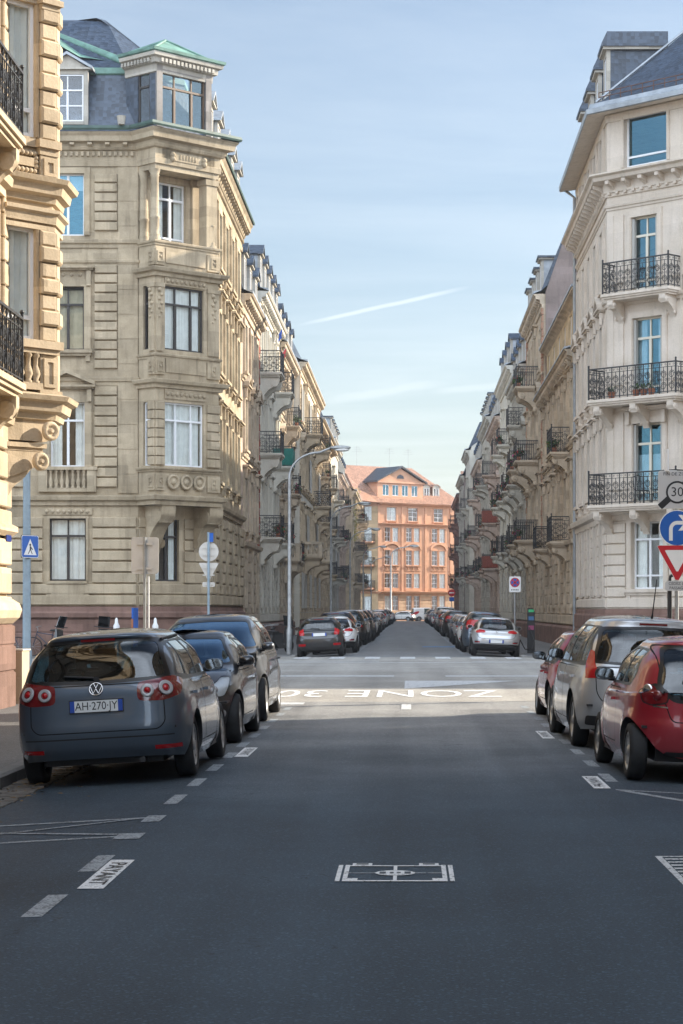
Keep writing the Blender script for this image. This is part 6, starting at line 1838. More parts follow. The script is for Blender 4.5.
    # party walls up to the roof
    for yy in (y0 + .02, y1 - .02):
        mb = b.wall; q = [(x + s_ * .1, eave), (x + s_ * (.1 + rise * .36), z), (x + s_ * 6, z + 1.5), (x + s_ * 12, z + .5), (x + s_ * 12, eave)]
        mb.add([(a - b.base.x, yy - b.base.y, c) for a, c in q], [tuple(range(5))])
    mb = b.roofm; mb.add([(a - b.base.x, c - b.base.y, d_) for a, c, d_ in ((x + s_ * 6, y0, z + 1.6), (x + s_ * 6, y1, z + 1.6), (x + s_ * 12, y1, eave), (x + s_ * 12, y0, eave))], [(0, 1, 2, 3)], 0)
    if chim:
        for yy in (y0 + .5, y1 - .5): b.chimney((x + s_ * 3.2, yy), 1.5, .55, z - .5, z + 2.2, 'brick', 4)
    b.finish()
    return b, F, us

def build_rows():
    Lf, Rt = -1, 1
    row_house(Lf, 94.5, 105, 'narrow pale pink stone house with red corner strips beside the grey corner house', 'st_p', 'st_o', eave=15.9, nb=3, floors=(1.2, 4.9, 8.5, 12.0), bal=(), quoin='redpaint', dorm='gable', rail='ring', rise=3.0)
    row_house(Lf, 105, 121, 'pale house hung with iron balconies, one draped in green canvas', 'st_w', 'st_w', eave=17.6, nb=5, floors=(1.2, 5.1, 9.2, 13.2), bal=((0, (1, 2, 3), 2.7), (3, (1, 2, 3), 2.6)), canvas={(3, 2): 'canvas_green'}, plants=.9, dorm='gable', rise=3.2, rail='scroll')
    row_house(Lf, 121, 136, 'tan stone house with planted upper balcony and dormers, fourth beyond the corner on the left', 'st_o', eave=17.1, nb=4, floors=(1.2, 5.0, 9.0, 12.9), bal=((1, (1, 2, 3), 2.6), (2, (1,), 2.6)), stone_rail=((1, 1),), plants=.9, dorm='seg', rail='ring')
    row_house(Lf, 136, 165, 'long cream house standing forward with a bare sunlit end wall', 'st_w', 'st_a', eave=17.7, nb=8, floors=(1.2, 5.2, 9.3, 13.3), bal=((1, (1, 3), 2.6), (5, (1, 2, 3), 2.6)), stone_rail=((1, 1), (5, 1)), X=-7.15, dorm=None, rise=1.6, roof='zinc', rail='scroll', sh=.4)
    row_house(Lf, 165, 200, 'sandy house with deep bracketed eaves in the middle of the left row', 'st_a', eave=16.6, nb=9, floors=(1.2, 5.1, 9.2, 13.2), bal=((2, (1, 2, 3)), (6, (1, 2, 3))), out=.95, dorm=None, rise=1.5, det=1, roof='zinc')
    row_house(Lf, 200, 222, 'grey stone house with slate dormers towards the far end of the left row', 'st_g', eave=18.0, nb=6, bal=((1, (1, 2, 3)), (4, (1, 2))), det=1, dorm='flat', sh=.3)
    row_house(Lf, 222, 245, 'pale pink house with a blue roofed corner top at the far left', 'st_p', eave=16.0, nb=6, bal=((1, (1, 2, 3)), (3, (1, 2, 3))), det=1, dorm='seg', rise=4.2)
    row_house(Lf, 245, 281, 'last house on the left with ivy and deep balconies', 'st_a', 'st_o', X=-6.7, eave=15.5, nb=8, bal=((1, (1, 2, 3)), (4, (1, 2, 3)), (6, (1, 2, 3))), det=1, dorm=None, rise=2.0, roof='tile', plants=1.0)
    row_house(Rt, 88, 110, 'low ochre house with set back attic storey beside the pinkish corner house', 'st_o', None, eave=12.6, nb=6, floors=(1.2, 4.9, 8.6), attic=15.2, bal=((4, (1, 2), 2.8), (1, (1,), 2.4)), plants=.8, rail='scroll', rise=2.0, chim=False)
    b, F, us = row_house(Rt, 110, 125, 'tall stone house with a bare mauve party wall and brick corner strip', 'st_o', eave=18.2, nb=4, floors=(1.2, 5.2, 9.4, 13.6), bal=((2, (1, 2, 3), 2.6), (0, (1, 2), 2.4)), quoin='brick', plants=.9, rise=4.2, dorm='flat', roof='slate')
    mb = MB(); mb.add([(x - b.base.x, 109.9 - b.base.y, z) for x, z in ((7.1, 10), (7.1, 18.3), (8.6, 22.6), (13, 24.2), (19, 24.2), (19, 10))], [tuple(range(6))])
    mb.add([(x - b.base.x, 110.0 - b.base.y, z) for x, z in ((7.1, 10), (7.1, 18.3), (8.6, 22.6), (13, 24.2), (19, 24.2), (19, 10))], [tuple(range(5, -1, -1))]); mb.build('party_wall', M['mauve'], b.root)
    row_house(Rt, 125, 143, 'stone house with pedimented dormers and planted iron balconies, third beyond the corner on the right', 'st_g', eave=16.3, nb=5, bal=((3, (1, 2, 3), 2.6), (1, (1, 2), 2.6)), plants=.9, rail='scroll', dorm='ped')
    row_house(Rt, 143, 162, 'tan stone house full of plants on balconies, fourth beyond the corner on the right', 'st_w', eave=18.3, nb=4, bal=((3, (1, 2, 3), 2.6), (1, (1, 2, 3), 2.6)), plants=1.0, dorm='seg', rail='ring')
    row_house(Rt, 162, 182, 'brownish stone house with reddish balconies in the middle of the right row', 'st_p', eave=16.6, nb=6, bal=((4, (1, 2, 3)), (1, (1, 2))), canvas={(4, 2): 'canvas_red', (4, 1): 'canvas_red'}, det=1, dorm='gable')
    row_house(Rt, 182, 204, 'grey house with many small dormers in the right row', 'st_g', eave=18.4, nb=6, bal=((4, (1, 2, 3)), (2, (1, 3))), det=1, dorm='flat')
    row_house(Rt, 204, 226, 'pink stone house with red sandstone ground floor towards the far right', 'st_p', eave=16.2, nb=6, bal=((4, (1, 2, 3)), (1, (1, 2))), det=1, dorm='seg')
    row_house(Rt, 226, 241, 'white rendered house with plain front at the far right', 'st_w', 'st_g', eave=18.8, nb=4, X=6.4, bal=((2, (1, 2, 3)),), det=1, dorm=None, rise=3.0)
    row_house(Rt, 241, 262, 'dark brown house with tall blue slate roof near the street end', 'mauve', 'st_g', eave=17.0, nb=5, X=6.2, bal=((3, (1, 2, 3)),), det=1, dorm=None, rise=5.6)
    row_house(Rt, 262, 296, 'last house on the right with pale pink front and red balcony flowers', 'st_p', 'redstone', eave=16.0, nb=8, X=6.3, bal=((6, (1, 2, 3)), (3, (1, 2, 3))), det=1, dorm=None, rise=2.0, roof='tile', plants=1.0)

def build_end():
    """orange apartment house closing the street"""
    b = Bld('apartment_building', (0, 312), 'orange rendered apartment house with gabled tile roof closing the end of the street', wall='orange')
    a = R(38); d = Vector((math.cos(a), math.sin(a))); n = Vector((d.y, -d.x))
    p0 = Vector((-4.6, 300)); p1 = p0 + d * 15
    F = b.F(p0, p1)
    us = [2.43, 6.33, 11.07]
    rows = ((1.5, 2.1), (4.75, 2.05), (8.05, 2.1), (11.4, 2.0)); ops = []
    for u in us:
        for z, h in rows:
            for s_ in (-.72, .72): ops.append((u + s_, z, 1.05, h))
        ops.append((u, 14.4, 1.7, 1.9))
    b.face(F, 0, 16.8, ops)
    for (u, z, w, h) in ops:
        b.window(F, u, z, w, h, 'grid', 'frame_white', 'pane', .15, 'net' if (u * 7 + z) % 3 < 1.6 else None); b.surround(F, u, z, w, h, None, z > 12, .14, .06, tm=b.corn)
    t = b.corn; t.T = F
    for u in us:
        for zz in (8.05 + 2.1 + .1,):
            for k in range(12):
                a0, a1 = math.pi * k / 12, math.pi * (k + 1) / 12
                t.prism([(u + 1.3 * math.cos(a0), zz + .8 * math.sin(a0)), (u + 1.6 * math.cos(a0), zz + 1.1 * math.sin(a0)), (u + 1.6 * math.cos(a1), zz + 1.1 * math.sin(a1)), (u + 1.3 * math.cos(a1), zz + .8 * math.sin(a1))], -.22, 0, 'y')
        t.bx(u - 1.5, u + 1.5, 0, .1, 7.2, 7.85); t.bx(u - 1.4, u + 1.4, 0, .12, 4.3, 4.65)
        for s_ in (-.9, 0, .9): t.prism([(u + s_ - .3, 7.85), (u + s_, 7.35), (u + s_ + .3, 7.85)], -.2, -.1, 'y')
        t.bx(u - 1.4, u + 1.4, 0, .35, 7.87, 7.99)
    t.T = None
    tr = b.trim; tr.T = F
    for u in (.15, 4.4, 8.7, 13.4, 14.8): tr.bx(u - .18, u + .18, 0, .12, 4.2, 16.4)
    tr.T = None
    P = [tuple(p0), tuple(p1)]
    b.band(P, BAND(4.2, .7, .35)); b.band(P, BAND(14.0, .45, .3)); b.band(P, CORN(16.9, .8, .5))
    gf = MB(); b.rust(F, .5, 3.85, .48, .04, .06, 0, F.L, [o for o in ops if o[1] < 2], .1, mb=gf); gf.build('ground_floor_stone', M['orange_pale'], b.root)
    # left return with loggias, facing the street
    q0 = p0 - d.copy() * 0; q = Vector((-12, 303.5)); F0 = b.F(q, p0)
    lo = [(F0.L - 1.6, z, 1.2, 2.0) for z in (1.5, 4.75, 8.05, 11.4, 14.4)]
    mb = MB(); sv, b.wall = b.wall, mb; b.face(F0, 0, 16.8, lo); b.wall = sv; mb.build('yellow_wing', M['wing'], b.root)
    for (u, z, w, h) in lo: b.window(F0, u, z, w, h, 'cross', 'frame_white', 'pane', .15, 'net')
    for z in (4.7, 8.0, 11.35): b.balcony(F0, F0.L - 1.7, z, 2.6, 1.1, 'ring', None, 0, .6)
    b.band([tuple(q), tuple(p0)], CORN(16.9, .6, .5)); b.band([tuple(q), tuple(p0)], BAND(4.2, .4, .3))
    # roof: tile slopes, gabled dormer range with four windows
    o = Vector((-b.base.x, -b.base.y, 0))
    def pt(u, w, z): v = F.p(u, w, z); return v
    rm = b.roofm
    rm.add([pt(-.6, .8, 16.9), pt(15.7, .8, 16.9), pt(11.2, -6.5, 22.6), pt(-3, -6.5, 22.6)], [(0, 1, 2, 3)], 4)
    rm.add([pt(15.7, .8, 16.9), pt(15.7, -13, 16.9), pt(11.2, -6.5, 22.6)], [(0, 1, 2)], 4)
    rm.add([pt(-.6, .8, 16.9), pt(-3, -6.5, 22.6), pt(-9, -3, 22.4), pt(-8, 5, 16.9)], [(0, 1, 2, 3)], 4)
    rm.add([pt(-3, -6.5, 22.6), pt(11.2, -6.5, 22.6), pt(15.7, -13, 16.9), pt(-3, -13, 16.9)], [(0, 1, 2, 3)], 4)
    g = MB(); sv, b.wall = b.wall, g
    G = b.F(p0 + d * .2 - n * .35, p0 + d * 8.5 - n * .35)
    go = [(1.5 + 1.75 * k, 18.0, 1.1, 1.55) for k in range(4)]
    b.face(G, 16.9, 20.0, go); b.wall = sv
    g.T = G; g.add([(0, 0, 20.0), (G.L, 0, 20.0), (G.L / 2, 0, 22.0)], [(0, 1, 2)]); g.bx(0, G.L, -.0, .3, 16.9, 17.7); g.bx(-.1, G.L + .1, -.0, .25, 19.8, 20.05)
    g.add([(0, 0, 16.9), (0, 6, 16.9), (0, 6, 20.0), (0, 0, 20.0)], [(0, 1, 2, 3)]); g.T = None
    go_ = g.build('gabled_attic', M['orange'], b.root)
    for (u, z, w, h) in go: b.window(G, u, z, w, h, 'two', 'frame_white', 'pane_b', .12, None)
    r2 = MB(); r2.T = G
    for x0, z0, x1, z1 in ((-.5, 19.85, G.L / 2, 22.1), (G.L / 2, 22.1, G.L + .5, 19.85)): r2.prism([(x0, z0), (x1, z1), (x1, z1 + .22), (x0, z0 + .22)], -.5, 8, 'y')
    r2.prism([(G.L / 2 - .7, 20.5), (G.L / 2 + .7, 20.5), (G.L / 2 + .5, 20.9), (G.L / 2, 21.1), (G.L / 2 - .5, 20.9)], -.02, .1, 'y')
    r2.T = None; r2.build('gable_roof', M['slate_dark'], go_)
    for u in (9.6, 11.4): b.dormer(F, u, -.9, 17.8, 1.25, 1.7, 'seg', 'tile', 'tile')
    b.body([tuple(p1), tuple(p1 - n * 13), tuple(q - n * 8), tuple(q)], 0, 16.8)
    for u in (1, 7, 10.5): 
        v = F.p(u, -6.4, 22.5); b.antenna((v.x + b.base.x, v.y + b.base.y), 22.2, 3.2)
    b.finish()
    # dormered roof of the neighbour behind, on the right
    b2 = Bld('apartment_building', (16, 330), 'tile roofed house half hidden behind the orange house', wall='orange_pale')
    F2 = b2.F((8, 326), (30, 326)); b2.face(F2, 0, 17.5, []); P = [(8, 326), (30, 326)]
    b2.band(P, CORN(17.6, .5, .5)); b2.roofm.sweep(b2.path(P), [(.5, 17.6), (-6, 23.5), (-12, 17.6)], 4); b2.body([(30, 326), (30, 338), (8, 338), (8, 326)], 0, 17.5)
    b2.chimney((11.5, 329), .8, 1.2, 20, 24); b2.finish()

def build_offstage():
    """houses beside the camera and round the corner, plus an unseen block added for shade"""
    b = Bld('apartment_building', (14, 10), 'house on the near right corner, its front in shade', wall='st_o')
    P = [(22, 37.5), (9.2, 37.5), (7.0, 35.3), (7.0, -90)]
    P = [(60, 37.5), (9.6, 37.5), (7.0, 34.9), (7.0, -90)]
    for i in range(3):
        F = b.F(P[i], P[i + 1])
        n = max(1, int(F.L / 3.4)); ops = [(F.L * (k + .5) / n, z, 1.2, 2.3) for k in range(n) for z in (1.8, 5.8, 10, 14)]
        b.face(F, 0, 18.4, ops)
        pb = MB(); pb.T = F
        for o in ops: pb.add([(o[0] - .6, .16, o[1]), (o[0] + .6, .16, o[1]), (o[0] + .6, .16, o[1] + 2.3), (o[0] - .6, .16, o[1] + 2.3)], [(0, 1, 2, 3)])
        pb.T = None; 
        o_ = pb.build('panes', M['pane'], b.root); o_['kind'] = 'stuff'
        for o in ops[:16]: b.surround(F, *o[:4], 'hood', True)
    b.band(P, CORN(18.5, .6, .7)); b.band(P, BAND(5.3, .2, .3))
    b.roofm.sweep(b.path(P), [(.5, 18.5), (-1.3, 21.8), (-7, 23.2), (-14, 18.5)], 0)
    b.body([(7.0, -90), (60, -90), (60, 37.5)], 0, 18.4); b.finish()
    b = Bld('apartment_building', (60, 84), 'tall block further along the cross street on the right', wall='st_g')
    P = [(47, 90), (47, 72.5), (74, 72.5), (74, 90)]
    for i in range(3): F = b.F(P[i], P[i + 1]); b.face(F, 0, SHADE_BLOCK_H - 4, [(2 + 3.4 * k, z, 1.2, 2) for k in range(int(F.L / 3.4)) for z in (2, 6, 10, 14, 18)], .2)
    b.body([P[3], P[0]], 0, SHADE_BLOCK_H - 4); b.band(P, CORN(SHADE_BLOCK_H - 4, .6, .7)); b.roofm.sweep(b.path(P), [(.5, SHADE_BLOCK_H - 4), (-1.2, SHADE_BLOCK_H), (-8, SHADE_BLOCK_H + .8)], 0); b.finish()
    b = Bld('apartment_building', (30, 84), 'set back house next to the pinkish corner house along the cross street', wall='st_o')
    P = [(26.05, 82), (46.95, 82)]; F = b.F(*P); b.face(F, 0, 17, [(1.6 + 3.4 * k, z, 1.2, 2.2) for k in range(6) for z in (2, 6, 10, 14)]); b.band(P, CORN(17, .5, .6)); b.roofm.sweep(b.path(P), [(.5, 17), (-1.3, 20.2), (-7, 21.5), (-14, 17)], 0); b.body([P[1], (46.95, 96), (26.05, 96), P[0]], 0, 17); b.finish()
SHADE_BLOCK_H = 32.0  # height of the unseen block added to shade the junction
M['wing'] = stone('yellow orange render', (.60, .44, .27), .12, .25)
M['pav'] = stone('weathered grey timber', (.27, .25, .235), .2, .4)
# ------------------------------------------------------------------ parked cars
PAINT = {'darkgrey': paint('dark grey metallic paint', (.075, .105, .145), .5), 'red': paint('deep red paint', (.33, .008, .02), .15), 'silver': paint('silver paint', (.52, .53, .54), .5),
         'black': paint('black paint', (.012, .012, .014), .2), 'brown': paint('slate bronze paint', (.06, .068, .08), .6), 'white': paint('white paint', (.72, .73, .73)),
         'navy': paint('navy paint', (.02, .03, .065), .4), 'grey': paint('mid grey paint', (.16, .165, .17), .6), 'blue': paint('blue paint', (.03, .07, .18), .4),
         'cream': paint('champagne paint', (.38, .35, .29), .5), 'wine': paint('wine red paint', (.15, .012, .015), .3), 'vanwhite': paint('van white paint', (.75, .75, .74))}

def sized(L, ro, **k): return hatch(L=L, ro=ro, **k)

def near_cars():
    # grey compact people-carrier, rear towards us, left wheels in the gutter
    P = hatch(L=4.2, W=1.76, H=1.545, wb=2.58, belt=.985, r=.318, ro=.80, nose=.80, rwb=.10, rwt=.33, wroof=.605, lip=-.02, paint=PAINT['darkgrey'], spokes=10, plate_r=.79, plate_text='AH·270·JY', nr=[5.5, 6.5, 6.5, 5.5, 3], gate1=.02, gate2=.03, gate3=.05, antenna=False)
    P['gate'] = [(0, .53), (.60, .53), (.67, .6), (.66, 1.0), (0, 1.0)]
    P['rearwin'] = [(0, 1.035), (.68, 1.055), (.57, 1.40), (0, 1.42)]
    P['extra'] = [('plate_recess', 'r', [(0, .71), (.33, .71), (.37, .87), (0, .87)], .02), ('black_trim', 'r', [(0, .465), (.74, .465), (.74, .48), (0, .48)], 0), ('reflector', 'r', [(.55, .335), (.79, .335), (.79, .375), (.55, .375)], 0), ('chrome_strip', 's', [(-1.2, .958), (-1.2, .972), (.9, .962), (.9, .948)], 0)]
    P['lamps'] = [('tail_light_dark', [('r', .40, .82), ('r', .405, 1.0), ('r', .62, 1.03), ('s', -1.83, 1.05), ('s', -1.62, 1.01), ('s', -1.85, .86), ('r', .66, .81)])]
    c, car = build_car(P, 'parked_car', 'dark grey people carrier parked nearest on the left, tail towards us, plate AH 270 JY', 'cars parked along the kerb')
    badge(c, car, 'r', 0, .955, .072, 'vw')
    for sd in (1, -1):
        ring_lamp(c, car, sd, .505, .915, .066); ring_lamp(c, car, sd, .675, .93, .076)
    mb = MB()
    for sd in (1, -1):
        pts = [car.at('s', x, 1.425 - .03 * abs(x + .4), sd)[0] + Vector((0, 0, .02)) for x in (-1.5, -.9, -.3, .2)]
        mb.tube(pts, .014, 6)
    mb.build('roof_rail', M['plastic'], c)
    place(c, -3.0, 22.75, 88.9, -3.3, -.045)
    # small black hatchback facing us, pale roof
    P = hatch(L=3.95, W=1.715, H=1.47, wb=2.46, belt=.93, r=.315, ro=.66, nose=.78, paint=PAINT['black'], spokes=7, rim='twin', doors=2, plate_f=.42, xcowl=.95, zcowl=.98, xrf=.1, gtint='car_glass_d', nf=[3.4, 3.6, 4.0, 4.4, 4.8, 3], chrome_handle=True, antenna=False)
    P['extra'] = [('grille', 'f', [(0, .26), (.52, .26), (.5, .52), (0, .52)], .03), ('chrome_strip', 'f', [(0, .60), (.36, .61), (.36, .64), (0, .635)], 0), ('black_trim', 'f', [(.58, .27), (.74, .30), (.7, .52), (.58, .5)], .03)]
    P['lamps'] = [('headlight', [('f', .44, .63), ('f', .42, .72), ('f', .60, .82), ('s', 1.35, .875), ('s', 1.14, .865), ('s', 1.42, .71), ('f', .70, .62)])]
    c, car = build_car(P, 'parked_car', 'small glossy black hatchback facing us behind the dark grey people carrier', 'cars parked along the kerb')
    badge(c, car, 'f', 0, .68, .07, 'chevrons')
    for sd in (1, -1):
        p, n = car.at('f', .66, .40, sd); mb = MB(); mb.sphere(p + n * -.015, .055, 12, 8, 0, (.5, 1, 1)); mb.build('fog_light', M['white_lens'], c)
        p, n = car.at('f', .58, .72, sd); mb = MB(); mb.sphere(p - n * .02, .05, 12, 8); mb.build('lamp_lens', M['white_lens'], c)
    place(c, -2.96, 28.0, -90.9, 2.8, -.045)
    # tall dark people-carrier facing us
    P = hatch(L=4.47, W=1.83, H=1.67, wb=2.73, belt=1.03, r=.335, ro=.82, nose=.86, paint=PAINT['brown'], spokes=5, plate_f=.45, xcowl=1.42, zcowl=1.1, xrf=.35, gtint='car_glass_d', wroof=.62, antenna=False, nf=[3.4, 3.6, 4.0, 4.4, 5.0, 3])
    P['extra'] = [('grille', 'f', [(0, .3), (.6, .3), (.55, .55), (0, .55)], .03), ('chrome_strip', 'f', [(0, .70), (.5, .73), (.5, .76), (0, .735)], 0)]
    P['lamps'] = [('headlight', [('f', .50, .70), ('f', .50, .80), ('f', .66, .92), ('s', 1.55, .985), ('s', 1.36, .97), ('s', 1.66, .80), ('f', .78, .70)])]
    c, car = build_car(P, 'parked_car', 'tall slate people carrier with big windscreen facing us, last before the junction', 'cars parked along the kerb')
    badge(c, car, 'f', 0, .77, .08, 'chevrons')
    for sd in (1, -1):
        p, n = car.at('f', .68, .42, sd); mb = MB(); mb.sphere(p - n * .02, .05, 12, 8, 0, (.5, 1, 1)); mb.build('fog_light', M['white_lens'], c)
    place(c, -3.05, 33.35, -90.4, 2.6, -.045)
    # right side: small red hatchback nearest
    P = hatch(L=3.41, W=1.63, H=1.465, wb=2.34, belt=.905, r=.285, ro=.43, nose=.74, xcowl=.86, paint=PAINT['red'], spokes=8, doors=2, rwb=.06, rwt=.36, wroof=.545, tw=.18, gate1=.0, gate2=.0, gate3=.02, bump_r=-.01, nr=[4.2, 4.5, 4.6, 4.2, 3], gtint='car_glass', antl=.6, mir_m=M['plastic'])
    P['zlow'] = .22; P['dlo'] = [(.62, .93), (-.12, 1.33), (-.98, 1.31), (-1.12, 1.05), (-1.0, .93)]; P['glass'] = [[(.5, .955), (-.16, 1.30), (-.42, 1.305), (-.42, .955)], [(-.5, .955), (-.5, 1.305), (-.95, 1.285), (-1.06, 1.05), (-.98, .96)]];  P['rearwin'] = [(0, .82), (.40, .83), (.53, .96), (.46, 1.32), (0, 1.34)]
    P['gate'] = [(0, .6), (.42, .6), (.5, .8), (.56, 1.36), (0, 1.37)]
    P['extra'] = [('black_trim', 'r', [(0, .26), (.5, .26), (.46, .31), (0, .31)], .02), ('chrome_strip', 'r', [(.46, .74), (.6, .75), (.6, .765), (.46, .755)], 0)]
    P['lamps'] = [('seal', [('r', .45, .79), ('r', .45, .91), ('r', .56, .985), ('s', -1.49, .965), ('s', -1.35, .90), ('s', -1.5, .79), ('r', .61, .755)]), ('tail_light_dark', [('r', .47, .80), ('r', .47, .90), ('r', .58, .96), ('s', -1.50, .94), ('s', -1.38, .90), ('s', -1.52, .80), ('r', .62, .77)])]
    c, car = build_car(P, 'parked_car', 'bright red small hatchback parked nearest on the right, cut by the picture edge', 'cars parked along the kerb')
    for sd in (1, -1):
        for y, z, r_ in ((.565, .865, .05), (.64, .915, .055)):
            p, n = car.at('r', y, z, sd); B = basis(p + n * .004, Vector((0, -1, 0)) - n * (-n.y), (0, 0, 1)); t = MB(); t.lathe([(r_, 0), (r_ * .95, .008), (r_ * .6, .01), (r_ * .3, .02), (.001, .022)], 0, 0, 0, 16)
            mb = MB(); mb.add([B @ Vector(q) for q in t.v], t.f, 0, True); mb.build('lamp_ring', M['dred_lens'] if y < .6 else M['chrome'], c)
    place(c, 2.9, 22.35, 92.2, 2.6, -.04)
    # silver people-carrier
    P = hatch(L=4.53, W=1.84, H=1.66, wb=2.73, belt=1.01, r=.335, ro=.9, nose=.84, xcowl=1.45, zcowl=1.07, xrf=.4, paint=PAINT['silver'], spokes=5, rwb=.1, rwt=.36, wroof=.625, gate1=.02, gate2=.03, gate3=.05, nr=[5, 5.5, 5.5, 5, 3], antl=2.2, mir_m=M['plastic'], xant=-1.75)
    P['rearwin'] = [(0, 1.06), (.70, 1.09), (.60, 1.47), (0, 1.49)]; P['gate'] = [(0, .58), (.62, .58), (.70, .7), (.72, 1.02), (0, 1.02)]
    P['lamps'] = [('tail_light', [('r', .68, .88), ('r', .69, 1.0), ('r', .70, 1.2), ('s', -1.80, 1.22), ('s', -1.84, 1.05), ('s', -1.98, .9), ('r', .82, .87)])]
    P['extra'] = [('black_trim', 'r', [(0, .3), (.8, .3), (.8, .42), (0, .42)], .03)]
    P['plate_r'] = .8
    c, car = build_car(P, 'parked_car', 'silver people carrier with tall red tail light behind the bright red hatchback on the right', 'cars parked along the kerb')
    badge(c, car, 'r', 0, .96, .06, 'dot')
    place(c, 2.86, 27.55, 91.6, 2.2, -.04)
    # red car in front of it
    P = hatch(L=3.75, W=1.66, H=1.42, wb=2.4, belt=.88, r=.30, ro=.6, nose=.74, paint=PAINT['red'], spokes=10, rim='twin', doors=4, antenna=False, plate_r=.7, mir_m=M['plastic'])
    P['lamps'] = [('tail_light', [('r', .52, .72), ('r', .53, .9), ('s', -1.68, .92), ('s', -1.55, .86), ('r', .7, .72)])]
    c, car = build_car(P, 'parked_car', 'red hatchback with black mirror half hidden in front of the silver people carrier', 'cars parked along the kerb')
    place(c, 2.86, 32.9, 90.8, 2.0, -.04)

def join_tree(root, name):
    """one mesh from a car and its parts, for cars too small in the picture to show them"""
    mats = []; mb = MB()
    def walk(o, T):
        T = T @ Matrix.LocRotScale(o.location, o.rotation_euler, o.scale)
        if o.type == 'MESH':
            me = o.data; idx = []
            for k, m in enumerate(me.materials):
                if m not in mats: mats.append(m)
                idx.append(mats.index(m))
            b = len(mb.v); mb.v.extend(tuple(T @ v.co) for v in me.vertices)
            for p in me.polygons:
                mb.f.append(tuple(b + i for i in p.vertices)); mb.m.append(idx[p.material_index]); mb.s.append(p.use_smooth)
        for ch in o.children: walk(ch, T)
    sv = root.location.copy(), root.rotation_euler.copy(); root.location = (0, 0, 0); root.rotation_euler = (0, 0, 0)
    walk(root, Matrix.Identity(4)); root.location, root.rotation_euler = sv
    return mb.mesh(name, mats)

